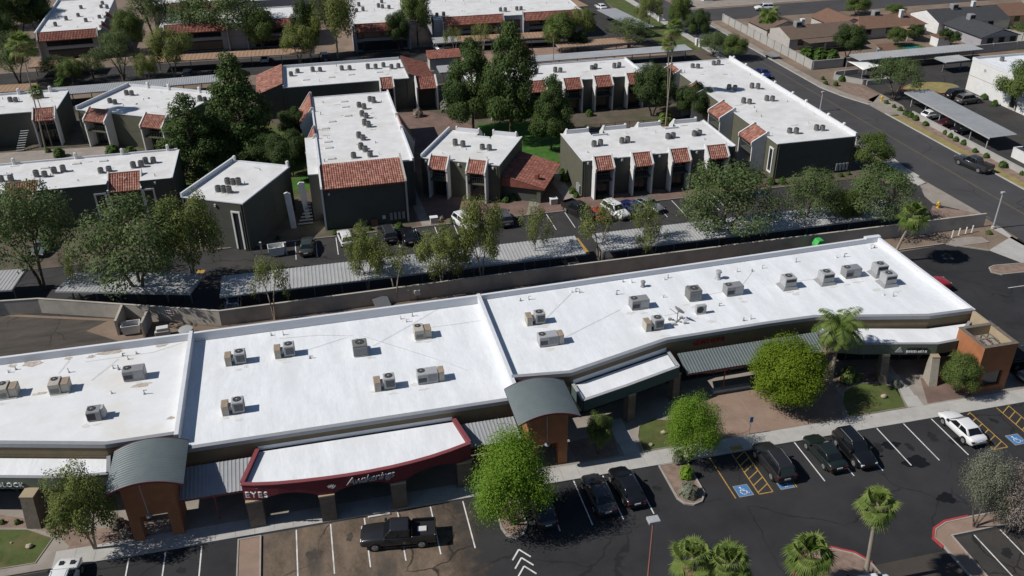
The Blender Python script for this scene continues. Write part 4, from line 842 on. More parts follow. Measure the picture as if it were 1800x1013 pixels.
    for k in range(int(w*d/55)+2):     # plumbing vents and caps
        q = (rn.uniform(.8, w-.8), rn.uniform(1, d-.8)); MB().lathe([(.1, 0), (.05, .06), (.05, rn.uniform(.25, .5))], (q[0], q[1], z0-.005), 7).build('roof_vent', m_pipe if k % 2 else m_cond, t)
    for k in range(int(w*d/70)+2):     # darker repairs in the coating
        q = (rn.uniform(.8, w-1.4), rn.uniform(1, d-.8)); MB().sheet(rect(q[0], q[1], q[0]+rn.uniform(.3, 1.3), q[1]+rn.uniform(.15, .4)), z0+.006).build('roof_patch', m_patch, t)
    condensers(cond, z0, bname); return t
def lwin(t, x0, x1, z0, z1, y=0, side='F', w=0, frame=None, proud=.14, pane=None):
    """deep framed window slot; along the front (F) or left side (L) of the local block"""
    f = MB(); e = .22
    if side == 'F':
        f.box(x0-e, y-proud, z0, x0, y-.004, z1); f.box(x1, y-proud, z0, x1+e, y-.004, z1); f.box(x0-e, y-proud, z1+.002, x1+e, y-.004, z1+e)
        if z0 > .3: f.box(x0-e, y-proud, z0-e, x1+e, y-.004, z0-.002)
        fo = f.build('window', frame or m_stucco, t); g = MB().box(x0, y-.03, z0, x1, y-.01, z1)
    else:
        f.box(y-proud, x0-e, z0, y-.004, x0, z1); f.box(y-proud, x1, z0, y-.004, x1+e, z1); f.box(y-proud, x0-e, z1+.002, y-.004, x1+e, z1+e); f.box(y-proud, x0-e, z0-e, y-.004, x1+e, z0-.002)
        fo = f.build('window', frame or m_stucco, t); g = MB().box(y-.03, x0, z0, y-.01, x1, z1)
    link('pane', g.mesh('pane', pane or m_glass), fo)
def wall_lamp(t, x, z, y=0): MB().box(x-.12, y-.2, z, x+.12, y-.004, z+.3).build('wall_lamp', m_pipe, t)

b1 = apartment('long dark apartment block beside the street with russet tile awnings on its left side', 64.7, 109.4, 0, 12.6, 42.6, bname='long block beside the street', wall=m_olived,
  bays=[('L', 151.9-116.8, 151.9-112.6, dict(proj=2.3)), ('L', 151.9-127.9, 151.9-123.7, dict(proj=2.3)), ('L', 151.9-138.8, 151.9-134.7, dict(proj=2.3)), ('L', 151.9-149.8, 151.9-145.6, dict(proj=2.3))], pars=dict(R=.55, F=.05, B=.1, L=.04),
  cond=[(68.2, 148.3), (69.0, 147.8), (72.6, 148.9), (73.5, 148.8), (68.9, 134.6), (69.7, 134.0), (73.0, 134.4), (73.8, 133.8), (68.1, 127.5), (68.9, 127.0), (72.3, 127.7), (73.1, 127.3), (68.5, 113.1), (69.3, 112.6), (72.9, 113.1), (73.7, 112.8)], h=5.75)
for yy in (150.4, 145.4, 138.9, 134.4, 128.3, 124.0, 117.2, 112.8): MB().bbox(12.35, yy-109.4-.2, 5.5, 12.75, yy-109.4+.2, 6.45, .08).build('parapet_post', m_stucco, b1)
for z, yy in (()): pass
fs = MB().box(-.02, .04, .0, -.004, 42.5, 5.4).build('side_render', m_olive, b1)
lwin(b1, .9, 1.7, .9, 4.3, y=-.02, side='L'); 
for k in range(4): lwin(b1, 8.2+10.9*k, 9.4+10.9*k, 3.2, 4.4, y=-.02, side='L', frame=m_frame, proud=.06); lwin(b1, 8.2+10.9*k, 9.4+10.9*k, .8, 2.1, y=-.02, side='L', frame=m_frame, proud=.06)
for k in range(4): MB().box(10.0+.55*k, -.25, .4, 10.35+.55*k, -.01, 1.5).build('meter_box', m_acl, b1)
b2 = apartment('dark olive apartment block with four small tile awnings in front of the pool', 35.6, 110.2, 0, 22.9, 11.2, bname='four-awning block by the pool',
  bays=[('F', 1.45, 4.15, dict(proj=1.5)), ('F', 7.05, 9.85, dict(proj=1.5)), ('F', 12.7, 15.5, dict(proj=1.5)), ('F', 18.2, 21.3, dict(proj=1.5)), ('B', 22.9-4.2, 22.9-.9, dict(proj=1.5)), ('B', 22.9-10.1, 22.9-6.7, dict(proj=1.5)), ('B', 22.9-15.6, 22.9-12.2, dict(proj=1.5)), ('B', 22.9-21.5, 22.9-18, dict(proj=1.5))], pars=dict(F=.04, L=.04, R=.12),
  wells=[(4.3, 6.6, 2.0), (15.7, 17.9, 2.0)], cond=[(38.8, 115.2), (39.8, 115.3), (43.1, 115.4), (44.0, 115.5), (50.2, 115.4), (51.1, 115.6), (54.4, 115.5), (55.3, 115.7)], h=5.75)
MB().box(-.02, .02, 0, -.004, 11.18, 5.4).build('side_render', m_olive, b2)
for x in (.7, 5.7, 11.3, 16.9): wall_lamp(b2, x, 5.0)
for k in range(3): MB().box(-.3, .5+.5*k, .5, -.03, .85+.5*k, 1.6).build('meter_box', m_acl, b2)
b3 = apartment('rotated olive apartment block with two small tile awnings beside the forecourt', 14.0, 117.3, -29.5, 11.5, 11.6, bname='rotated olive block', wall=m_olive,
  bays=[('F', 1.5, 4.2, dict(proj=1.3)), ('F', 7.1, 9.8, dict(proj=1.3)), ('B', 11.5-4.8, 11.5-1.3, dict(proj=1.4)), ('B', 11.5-10.6, 11.5-7.1, dict(proj=1.4))], pars=dict(L=.5, F=.04, R=.04),
  wells=[(4.8, 7.1, 1.8)], cond=[(19.5, 120.7), (20.5, 119.9), (23.0, 118.2), (23.9, 117.6)], h=5.75)
for x in (.7, 5.6, 10.6): wall_lamp(b3, x, 4.9)
# lodge with a sloping tile roof leaning on the rotated block
lo = thing('office_lodge', 'low lodge with a sloping red tile roof beside the rotated olive block', 'building', (26.0, 112.6, 0), R(-29.5))
MB().box(-1.2, -.6, 0, 4.2, 8.0, 2.15).build('wall', m_olived, lo); MB().box(3.85, -.85, 0, 4.4, -.605, 2.2).build('corner_pier', m_olive, lo)
mb = MB(); o_ = Vector((-1.2, -1.1, 3.75)); u_ = Vector((0, 1, 0)); v_ = Vector((6.2, 0, -1.4)); tile_mesh(mb, o_, u_, v_.normalized(), Vector((.22, 0, .975)), 9.6, v_.length, rnd=trnd); mb.build('tile_roof', m_tiler, lo, fixn=False)
MB().add([(-1.2, -1.1, 3.66), (-1.2, 8.5, 3.66), (5.0, 8.5, 2.27), (5.0, -1.1, 2.27), (-1.2, -1.1, 2.2), (-1.2, 8.5, 2.2), (5.0, 8.5, 2.16), (5.0, -1.1, 2.16)], [(0,3,2,1), (4,5,6,7), (0,4,7,3), (1,2,6,5), (2,3,7,6), (0, 1, 5, 4)]).build('roof_deck', m_tiler, lo); MB().bbox(3.0, 1.0, 2.4, 3.6, 1.6, 3.5).build('roof_vent', m_tiler, lo)
b4 = apartment('long white-roofed block with a broad tiled slope at its near end', -.1, 113.4, 0, 12.6, 31.2, bname='block with the broad tiled slope', bays=[('R', 12.3, 18.2, dict(proj=1.6)), ('L', 31.8-16.2, 31.8-12.4, dict(proj=1.6)), ('L', 31.8-32.6, 31.8-24.6, dict(proj=2.0))], pars=dict(R=.35, L=.25, B=.1, F=.02),
  cond=[(x*.974, y*.974) for x, y in [(7.4, 141.5), (8.1, 140.3), (9.4, 144.0), (9.9, 143.2), (7.5, 137.0), (8.0, 135.8), (7.5, 132.6), (8.0, 131.6), (6.2, 127.3), (6.7, 126.2), (6.1, 122.5), (6.6, 121.5), (4.8, 119.4), (7.1, 119.3)]],
  hatches=[(x*.974, y*.974) for x, y in [(5.2, 144.9), (5.2, 142.1), (5.3, 137.6), (2.7, 135.5), (1.5, 132.6), (1.6, 126.7), (1.6, 124.2), (1.7, 119.8)]], h=7.0)
MB().box(-1.5, -1.6, 0, -.12, 12.4, 6.7).build('west_wing', m_olived, b4); MB().box(-1.55, -1.65, 6.702, -.07, 12.4, 6.82).build('west_wing_roof', m_roofa, b4)
MB().prism([(-.0, -4.8), (10.7, -4.8), (10.7, -.002), (.0, -.002)], 0, 5.85).build('near_end_wall', m_olived, b4)
mb = MB(); a_ = Vector((.15, -.05, 7.4)); s_ = Vector((0, -5.1, -1.42)); tile_mesh(mb, a_, Vector((1, 0, 0)), s_.normalized(), Vector((0, -.268, .963)), 10.5, s_.length, rnd=trnd); mb.build('tile_slope', m_tile, b4, fixn=False)
MB().add([(.1, .1, 7.3), (10.68, .1, 7.3), (10.68, -5.1, 5.9), (.1, -5.1, 5.9), (.1, .1, 5.86), (10.68, .1, 5.86), (10.68, -5.1, 5.75), (.1, -5.1, 5.75)], [(0,1,2,3), (4,7,6,5), (3,2,6,7), (0,4,5,1), (0,3,7,4), (1,5,6,2)]).build('slope_deck', m_tiler, b4)
for x in (-.08, 10.82):
    prof = [(.4, 0), (.4, 7.85), (0, 7.8), (-5.1, 6.35), (-5.3, 6.1), (-5.1, 5.6), (-5.0, 0)]
    MB().add([(x+e*.12, q, z) for e in (-1, 1) for q, z in prof], [tuple(range(7)), tuple(range(13, 6, -1))]+[(i, (i+1) % 7, 7+(i+1) % 7, 7+i) for i in range(7)]).build('fin_wall', m_stucco if x < 0 else m_cream, b4)
MB().ngon_xz([(-4.6, 0), (-3.9, 0), (-4.1, 5.0), (-4.5, 5.25), (-4.9, 5.1)], -3.2, -2.9).build('gate_fin', m_stucco, b4); MB().ngon_xz([(-2.6, 0), (-2.0, 0), (-2.2, 5.3), (-2.8, 5.4), (-3.1, 5.1)], -.6, -.3).build('gate_fin', m_stucco, b4)
for k in range(7): MB().box(-3.7+.25*k, -2.6+.3*k, .2+.35*k, -1.7, -2.3+.3*k, .28+.35*k).build('stair_tread', m_acl, b4)
for k in range(4): MB().box(8.4+.55*k, -5.0, .6, 8.75+.55*k, -4.805, 1.6).build('meter_box', m_acg, b4)
MB().box(7.4, -4.9, .8, 7.8, -4.805, 1.3).build('wall_panel', m_pipe, b4); wall_lamp(b4, .8, 5.0, -4.8)
b5 = apartment('small rotated dark block with white roof left of the broad tiled slope', -17.4, 109.1, -28.5, 8.6, 12.3, bname='small rotated dark block', pars=dict(L=.55, B=.2), cond=[(x*.978, y*.978) for x, y in [(-13.2, 112.1), (-12.5, 111.7), (-11.8, 111.3), (-12.1, 114.3), (-11.4, 114.0), (-10.7, 113.7)]], h=6.8)
lwin(b5, 7.0, 7.8, .2, 5.2); lwin(b5, 1.6, 2.4, .2, 5.4); wall_lamp(b5, 4.7, 5.8)
for x in (.2, 8.2): MB().bbox(x, 12.0, 6.5, x+.35, 12.4, 7.4).build('parapet_post', m_stucco, b5)
b6 = apartment('long dark block at left with two tile bays cut into its white roof', -46, 118.5, 0, 26.5, 10.6, bname='long left block', bays=[('F', 46-40.7, 46-36.5, dict(proj=.1, set=2.4, zl=4.3)), ('F', 46-27.9, 46-23.7, dict(proj=.1, set=2.4, zl=4.3))], pars=dict(F=.05, B=.25, R=.06),
  cond=[(-41.6, 122.7), (-40.4, 122.6), (-37.4, 123.4), (-36.3, 123.1), (-35.3, 124.1), (-34.2, 124.4), (-29.1, 122.6), (-28.1, 122.9), (-25.0, 123.4), (-24.0, 123.5), (-23.5, 124.5), (-22.5, 124.6)], h=5.8, hatches=[(-41.5, 125.2), (-37, 126.4), (-33, 127), (-29.5, 127.1)])
lwin(b6, 46-29.5, 46-28.4, .2, 4.1); lwin(b6, 46-23.4, 46-22.3, .2, 4.1); lwin(b6, 46-42.4, 46-41.2, .2, 4.1)
for x in (46-41.5, 46-33.4, 46-27.2, 46-21): MB().bbox(x-.2, 10.35, 5.5, x+.2, 10.75, 6.5, .08).build('parapet_post', m_stucco, b6)
wall_lamp(b6, 24.2, 4.9); wall_lamp(b6, 12.5, 4.9); MB().box(8.95, -.6, 0, 9.15, .0, 5.2).build('fin_wall', m_stucco, b6)
b7 = apartment('white-roofed block at the left edge with one tile awning', -58, 153.0, 0, 17.4, 10.6, bname='block at the left edge', bays=[('F', 14.0, 17.3, dict(proj=1.9)), ('F', 2.6, 6, dict(proj=1.9))], pars=dict(F=.05, R=.08, B=.35), cond=[(-48.9, 159.4), (-48.0, 159.1), (-45.1, 160.1), (-44.2, 160.2)])
for k in range(9): MB().box(10.6+.1*k, -3.0+.28*k, .25+.3*k, 11.8+.1*k, -2.75+.28*k, .32+.3*k).build('stair_tread', m_acl, b7)
for x in (9.3, 14.3): MB().bbox(x, 10.2, 5.5, x+.5, 10.7, 6.6, .1).build('parapet_post', m_stucco, b7)
b8 = apartment('rotated grey-roofed block with two tile bays behind the pines', -37.4, 152.3, -30, 18.2, 13.0, bname='rotated grey-roofed block', wall=m_olive, bays=[('F', 2.6, 6.6, dict(proj=1.9)), ('F', 13.3, 17.3, dict(proj=1.9))], pars=dict(L=.6, F=.04, B=.45), cond=[(-32.5, 154.4), (-31.6, 153.5), (-30.4, 158.2), (-29.5, 157.7), (-18.0, 151.5), (-17.2, 151)], h=5.8, hatches=[(-28.6, 152.8), (-27, 155.5)])
for x in (4.2, 8.4, 14.5): MB().bbox(x-.25, 12.7, 5.5, x+.25, 13.15, 6.6, .1).build('parapet_post', m_stucco, b8)
b9 = apartment('rear middle block with a row of condensers and tiled ends', -4.5, 155.3, 0, 21.8, 12.4, bname='rear middle block', bays=[('F', 16.6, 18.9, dict(proj=1.8)), ], pars=dict(B=.5, L=.4), cond=[(-3.0, 162.1), (-1.8, 163.8), (.9, 163.9), (2.2, 163.6), (6.1, 163.4), (7.5, 163.2), (10.8, 163.1), (12.2, 162.7), (13.7, 163.4), (15.0, 161.9), (16.3, 162.1)], h=5.8, hatches=[(-.5, 158.9), (4, 159.3), (7.5, 160), (12.6, 160.2)])
for x0_, x1_, sg in ((21.82, 26.6, 1), (-4.6, -.02, -1)):
    MB().box(x0_, .3, 0, x1_, 12.3, 4.4).build('end_bay', m_olived, b9)
    mb = MB(); v_ = Vector((4.7*sg, 0, -1.7)); o_ = Vector((21.8 if sg > 0 else 0, .1 if sg > 0 else 12.4, 6.3)); tile_mesh(mb, o_, Vector((0, sg, 0)), v_.normalized(), Vector((.34*sg, 0, .94)), 12.3, v_.length, rnd=trnd); mb.build('tile_roof', m_tile if sg < 0 else m_tiler, b9, fixn=False)
    MB().ngon_xz([((21.8 if sg > 0 else 0), 4.4), ((21.8 if sg > 0 else 0), 6.25), ((21.8 if sg > 0 else 0)+4.7*sg, 4.5), ((21.8 if sg > 0 else 0)+4.7*sg, 4.4)], .3, 12.2).build('gable_fill', m_olived, b9)
mb = MB(); tile_mesh(mb, Vector((23.0, .2, 5.5)), Vector((1, 0, 0)), Vector((0, -.82, -.57)), Vector((0, -.57, .82)), 3.4, 2.6, rnd=trnd); mb.build('tile_awning', m_tiler, b9, fixn=False)
for x in (22.9, 26.5):
    prof = [(.4, 0), (.4, 5.8), (0, 5.9), (-2.1, 4.4), (-2.0, 0)]; MB().add([(x+e*.12, q, z) for e in (-1, 1) for q, z in prof], [tuple(range(5)), tuple(range(9, 4, -1))]+[(i, (i+1) % 5, 5+(i+1) % 5, 5+i) for i in range(5)]).build('fin_wall', m_stucco, b9)
b10 = apartment('rear right block with red tile awnings behind the pool', 27, 146.4, 0, 31.4, 10.6, bname='rear block behind the pool', tile=m_tiler, bays=[('F', 3.2, 6.3), ('F', 9.8, 12.9), ('F', 16.1, 19.3), ('F', 21.7, 24.9), ('F', 27.7, 30.6)], pars=dict(B=.25, R=.3), cond=[(30, 152), (31, 152), (38.8, 151.7), (39.8, 151.9), (43.3, 151.9), (44.2, 151.7), (50.2, 151.9), (51.0, 152.2), (54.4, 151.7), (55.4, 151.9)])
b11 = apartment('pale block at top left with a long red tile eave', -55, 206.5, 3, 12.9, 34, bname='pale top-left block', wall=m_cream, fin=m_cream, tile=m_tiler, bays=[('F', .5, 12.3, dict(proj=1.4, deep=False)), ('R', 2, 5.5), ('R', 11, 15)], pars=dict(L=.5), cond=[(-52.2, 213.6), (-51, 219), (-49.8, 230.3), (-49, 222), (-45.6, 233.8), (-45.3, 229.8), (-46.4, 216.1), (-43.8, 228.6), (-44.0, 218.9)])
b12 = apartment('red-eaved block half hidden behind the tall trees at top left', -30, 206, -1, 31.5, 13, bname='tree-hidden top block', wall=m_lav, fin=m_cream, tile=m_tiler, bays=[('F', 1, 14, dict(proj=1.4, deep=False)), ('F', 18, 31, dict(proj=1.4, deep=False))], cond=[(-8, 212), (-7, 212), (-1, 213)])
b12b = apartment('white-roofed block at the top edge behind the red-eaved one', -34, 228, 0, 40, 13, bname='top edge block', wall=m_lav, fin=m_cream, tile=m_tiler, bays=[('F', 3, 17, dict(proj=1.4, deep=False))])
b13 = apartment('pale block with one red tile eave and blank grey end wall at top centre', 10.4, 195.9, -2, 12.6, 26, bname='blank-walled top block', wall=m_lav, fin=m_lav, tile=m_tiler, bays=[('F', .5, 12.1, dict(proj=1.2, deep=False))], pars=dict(R=.6), cond=[(12.5, 209.5), (14, 209.8), (17.8, 212.5), (18.6, 211.5), (20, 210.5), (13.5, 215), (19, 217)])
for x in (1.6, 10.9): lwin(b13, x-.5, x+.5, 3.0, 4.2, frame=m_frame, proud=.06); lwin(b13, x-.5, x+.5, .6, 1.9, frame=m_frame, proud=.06)
lwin(b13, 6.0, 6.5, 3.6, 4.2, frame=m_frame, proud=.05)
b14 = apartment('wide grey block with two long red tile eaves at top centre', 28.3, 197.0, -1.5, 34, 20, bname='two-eaved top block', wall=m_lav, fin=m_lav, tile=m_tiler, bays=[('F', 1.9, 15.5, dict(proj=1.4, deep=False)), ('F', 20, 33.4, dict(proj=1.4, deep=False))], cond=[(26.5+3, 200), (31, 200), (44.2, 201), (45.2, 200.5), (48, 201), (49, 201)])
for x in (16.9, 18.7): lwin(b14, x-.5, x+.5, 3.0, 4.4, frame=m_frame, proud=.06); lwin(b14, x-.5, x+.5, .5, 2.1, frame=m_frame, proud=.06)
gh = thing('gate_house', 'small hut with a red tile roof behind the rear middle block', 'building', (24.3, 178, 0)); MB().box(0, 0, 0, 6.4, 3.2, 2.34).build('wall', m_cream, gh)
mb = MB(); tile_mesh(mb, Vector((-.3, 3.0, 3.3)), Vector((1, 0, 0)), Vector((0, -.973, -.23)), Vector((0, -.23, .973)), 7.0, 3.6, rnd=trnd); mb.build('tile_roof', m_tiler, gh, fixn=False); MB().prism([(-.3, -.4), (6.6, -.4), (6.6, 3.2), (-.3, 3.2)], 2.35, 2.48).build('eave', m_tiler, gh)
MB().add([(0,0,2.482),(0,3.2,2.482),(0,3.0,3.22),(6.4,0,2.482),(6.4,3.2,2.482),(6.4,3.0,3.22)], [(0,1,2),(3,5,4),(1,4,5,2),(0,2,5,3)]).build('gable', m_cream, gh)
# white block on the right edge
b15 = apartment('plain white building at the right edge behind a green tree', 119.8, 112, 0, 30, 27.4, bname='white building at the right edge', wall=m_stucco, fin=m_stucco, pars=dict(L=.4, B=.4), cond=[(124, 137), (126.5, 133), (128, 132)], h=5.9, roofmat=m_roofw)
MB().tube((-.02, 23.6, 4.6), (-.05, 23.6, 4.6), .3, n=14).build('wall_emblem', m_acl, b15); lwin(b15, 14.6, 15.8, .4, 2.6, side='L', frame=m_cream, proud=.08)

# ------------------------------------------------------------------ carports
def carport(label, p0, p1, depth, mat, z=2.35, pitch=.42, slope=.12, posts=6, ang=None, post_off=.6, group='covered parking roofs'):
    """ribbed roof on a row of posts; p0->p1 is its rear (far) edge, depth runs toward the camera side"""
    p0 = Vector(p0); p1 = Vector(p1); u2 = (p1-p0); W = u2.length; u2.normalize(); f = Vector((u2.y, -u2.x))
    t = thing('carport', label, 'carport', (*p0, 0), math.atan2(u2.y, u2.x), group)
    mb = MB(); corr_mesh(mb, Vector((0, 0, z+slope)), Vector((1, 0, 0)), Vector((0, -depth, -slope)).normalized(), Vector((0, -.02, 1)).normalized(), W, depth, pitch, .032, .03); mb.build('roof_sheet', mat, t)
    e = MB(); e.box(0, -depth-.03, z-.2, W, -depth+.02, z-.035); e.box(0, .0, z-.1, W, .05, z+slope-.035); e.box(-.04, -depth, z-.2, .0, 0, z+.03); e.box(W, -depth, z-.2, W+.04, 0, z+.03); e.build('fascia', m_galv2, t)
    for k in range(2): MB().box(.1, -depth*(.3+.4*k)-.08, z-.2, W-.1, -depth*(.3+.4*k)+.08, z-.045+.0).build('beam', m_steel, t)
    for k in range(posts):
        x = .8+(W-1.6)*k/(posts-1); MB().box(x-.07, -depth*post_off-.07, 0, x+.07, -depth*post_off+.07, z-.2).build('post', m_steel, t)
    return t
carport('long ribbed pale carport along the block wall, left of the driveway gap', (-12.5, 94.4), (29.7, 94.2), 4.6, m_galv, posts=14)
carport('long ribbed pale carport along the block wall, right of the driveway gap', (31.9, 94.2), (73.0, 94.2), 4.6, m_galv, posts=14)
carport('angled ribbed carport under the big grey-green tree at left', (-29.4, 99.9), (-14.6, 95.6), 4.4, m_galv, posts=6)
carport('ribbed carport cut by the left edge of the picture', (-44, 103.0), (-34.9, 101.9), 4.7, m_galv, posts=4)
carport('ribbed carport behind the rotated grey-roofed block', (-47, 177.0), (-16, 177.8), 4.6, m_galv2, posts=10)
carport('long grey carport behind the rear right block', (41.2, 174.4), (78, 174.4), 4.0, m_galv2, posts=10)
carport('short grey carport between the rear blocks', (58.8, 163.5), (66.5, 163.5), 5.0, m_galv2, posts=3)
carport('small ribbed carport by the red-roofed hut', (24.8, 172.4), (30.5, 172.4), 4.4, m_galv, posts=3)
carport('blue-grey carport running along the street on the right', (107.0, 110.9), (107.6, 134.2), 5.2, m_galv2, posts=7, z=2.4) if 0 else None
t = thing('carport', 'long blue-grey carport running beside the street at right', 'carport', (101.8, 110.9, 0), 0, 'covered parking roofs')
mb = MB(); corr_mesh(mb, Vector((.2, 0, 2.35)), Vector((.045, 1, 0)).normalized(), Vector((1, 0, .02)).normalized(), Vector((0, 0, 1)), 23.6, 4.9, .42, .06); mb.build('roof_sheet', m_galv2, t)
MB().bar((.2, 0), (1.25, 23.6), .06, 2.1, 2.33).build('fascia', m_galv, t)
for k in range(6): MB().box(1.1+.2*k, 1.2+4.2*k, 0, 1.25+.2*k, 1.35+4.2*k, 2.3).build('post', m_galv, t)
carport('pale carport below the back yards at upper right', (106.8, 158.6), (135.2, 159.3), 4.2, m_galv, posts=8, pitch=.8); carport('short white carport at the corner of the white building', (121.8, 152.2), (127.5, 152.5), 3.4, m_galv, posts=2)
for i, (a, b, dp, lb) in enumerate([((-54, 197.5), (-42, 197.0), 4.5, 'tan carport below the pale top-left block'), ((-30, 194.8), (2, 193.4), 4.4, 'long tan carport below the tree-hidden top block'), ((-66, 182), (-50, 181), 4.4, 'tan carport at the left edge below the dark trees'), ((32.5, 194.0), (53.5, 192.6), 4.4, 'long tan carport below the two-eaved top block'), ((52, 183.5), (69, 183.5), 4.2, 'tan carport left of the blue-grey one near the street')]):
    carport(lb, a, b, dp, m_tanmetal, posts=6, pitch=.8)
carport('white carport end below the two-eaved top block', (27.2, 194.2), (32.4, 194.0), 4.4, m_galv, posts=2)
t = thing('carport', 'tan carport running up the north drive at top', 'carport', (64.5, 214, 0), R(96), 'covered parking roofs'); MB().box(0, -5, 2.3, 28, 0, 2.42).build('roof_sheet', m_tanmetal, t)
for k in range(5): MB().box(1+6.4*k, -2.6, 0, 1.15+6.4*k, -2.45, 2.3).build('post', m_steel, t)
t = thing('carport', 'blue-grey carport beside the street at top centre', 'carport', (72.5, 190, 0), R(97), 'covered parking roofs'); MB().box(0, -5, 2.3, 20, 0, 2.42).build('roof_sheet', m_galv2, t)
for k in range(4): MB().box(1+5.9*k, -2.6, 0, 1.15+5.9*k, -2.45, 2.3).build('post', m_steel, t)

# ------------------------------------------------------------------ walls
def wall_run(name, label, pts, h, mat, w=.2, pil=0, cap=None):
    t = thing(name, label, 'wall', (*pts[0], 0))
    for a, b in zip(pts[:-1], pts[1:]):
        MB().bar(a, b, w, -.02, h).build('panel', mat, t, True); MB().bar(a, b, w+.05, h+.002, h+.06).build('cap', cap or mat, t, True)
        if pil:
            L = (Vector(b)-Vector(a)).length; n = max(1, int(L/pil))
            for k in range(n+1):
                q = Vector(a)+(Vector(b)-Vector(a))*(k/n); MB().box(q.x-.2, q.y-.2, 0, q.x+.2, q.y+.2, h+.12).build('pilaster', mat, t, True)
    return t
wall_run('block_wall', 'long tan block wall between the shops and the apartments', [(-60, 95.95), (-36.5, 95.85), (-32.5, 95.4), (-28.6, 93.9), (-12.6, 87.65), (20, 88.1), (52.8, 88.3), (83.9, 88.3)], 1.8, m_block)
for k, (px, lb) in enumerate(((205, 'left'), (250, 'right'))):
    a = at(px+16 if k == 0 else px+17, 560 if k == 0 else 566); b = at(px+4, 590 if k == 0 else 594); wall_run('enclosure_wall', f'{lb} side wall of the bin enclosure by the back wall', [tuple(a[:2]), tuple(b[:2])], 1.8, m_block)
wall_run('block_wall', 'grey block wall with pilasters beside the street at upper right', [(98.8, 200), (98.8, 158.5)], 1.7, m_blockg, pil=3); wall_run('block_wall', 'grey block wall behind the upper right carport', [(99.1, 158.4), (106, 158.6), (160, 161)], 1.7, m_blockg, pil=5.5)
wall_run('block_wall', 'low pale wall beside the street carport at right', [(101.0, 128.6), (101.0, 60)], .9, m_blockg); wall_run('block_wall', 'white yard wall at the right edge below the carport', [(106, 108.2), (104.4, 108.2), (104.4, 100)], 1.5, m_stucco)
wall_run('block_wall', 'low angular pale wall round the shade sail', [(107.3, 146.6), (103.0, 147.0), (99.5, 151.4), (100.9, 153.2), (106, 153.6)], .9, m_blockg); wall_run('block_wall', 'low pale wall right of the shade sail', [(103.4, 146.3), (108.5, 146.4), (108.6, 149)], .9, m_blockg)
wall_run('yard_wall', 'grey yard wall between the charcoal and peach houses', [(150, 178), (155, 163)], 1.7, m_blockg, pil=3); wall_run('yard_wall', 'grey yard wall behind the charcoal house lawn', [(160, 161.2), (175, 161.6)], 1.7, m_blockg, pil=3)
wall_run('yard_wall', 'white garden wall beside the cross street at top', [(93.9+3, 216), (97, 240)], 1.8, m_stucco)
# ------------------------------------------------------------------ houses
def house(label, x, y, ang, w, d, roofmat, wallmat, hz=2.5, rise=1.5, hip=False, ridge='x', chim=None, cooler=None, extra=()):
    t = thing('house', label, 'house', (x, y, 0), R(ang), 'single-storey houses across the street'); o = .5
    MB().box(0, 0, 0, w, d, hz).build('wall', wallmat, t)
    if ridge == 'x':
        a = 2.2 if hip else -o; vs = [(-o, -o, hz-.1), (w+o, -o, hz-.1), (w+o, d+o, hz-.1), (-o, d+o, hz-.1), (a, d/2, hz+rise), (w-a, d/2, hz+rise)]; fs = [(0, 1, 5, 4), (2, 3, 4, 5), (0, 4, 3), (1, 2, 5), (3, 2, 1, 0)]
    else:
        a = 2.2 if hip else -o; vs = [(-o, -o, hz-.1), (-o, d+o, hz-.1), (w+o, d+o, hz-.1), (w+o, -o, hz-.1), (w/2, a, hz+rise), (w/2, d-a, hz+rise)]; fs = [(0, 1, 5, 4), (2, 3, 4, 5), (0, 4, 3), (1, 2, 5), (3, 2, 1, 0)]
    up_ = MB().add(vs, fs); 
    up_.build('roof', roofmat, t)
    if not hip:   # gable ends set just outside the roof line
        gs = []
        if ridge == 'x':
            for e, s in ((-o-.02, -1), (w+o+.02, 1)): g = MB(); gs.append(g); g.add([(e, .0, hz-.08), (e, d, hz-.08), (e, d/2, hz+rise-.22), (e-.05*s, 0, hz-.08), (e-.05*s, d, hz-.08), (e-.05*s, d/2, hz+rise-.22)], [(0, 1, 2), (3, 5, 4), (0, 3, 4, 1), (1, 4, 5, 2), (2, 5, 3, 0)])
            for e0, e1 in ((-o-.04, -.002), (w+.002, w+o+.04)): MB().box(e0, 0, 0, e1, d, hz-.102).build('end_wall', wallmat, t)
        else:
            for e, s in ((-o-.02, -1), (d+o+.02, 1)): g = MB(); gs.append(g); g.add([(.0, e, hz-.08), (w, e, hz-.08), (w/2, e, hz+rise-.22), (0, e-.05*s, hz-.08), (w, e-.05*s, hz-.08), (w/2, e-.05*s, hz+rise-.22)], [(0, 1, 2), (3, 5, 4), (0, 3, 4, 1), (1, 4, 5, 2), (2, 5, 3, 0)])
        for g in gs: g.build('gable', wallmat, t)
    for k in range(3):
        f = MB().box(1.5+k*w/3.2, -.06, .9, 2.9+k*w/3.2, -.005, 2.1).build('window', m_frame, t); link('pane', MB().box(1.58+k*w/3.2, -.075, .98, 2.82+k*w/3.2, -.062, 2.02).mesh('pane', m_glass), f)
    if chim: MB().bbox(chim[0]-.4, chim[1]-.4, hz, chim[0]+.4, chim[1]+.4, hz+rise+1.0).bbox(chim[0]-.48, chim[1]-.48, hz+rise+1.002, chim[0]+.48, chim[1]+.48, hz+rise+1.15).build('chimney', m_stucco, t)
    for c in (cooler or ()): 
        MB().bbox(c[0]-.75, c[1]-.7, hz+rise*.75, c[0]+.75, c[1]+.7, hz+rise+.95, .12).build('roof_cooler', m_acg, t); g = MB().box(c[0]-.6, c[1]-.715, hz+rise+.05, c[0]+.6, c[1]-.702, hz+rise+.75).build('cooler_grille', m_acd, t)
    return t
h1 = house('brown-roofed house nearest the street corner with cream gable', 101.8, 172.6, 2, 16.5, 9.5, m_brownroof, m_cream, chim=(5.2, 5.2), cooler=[(3.6, 4.4)])
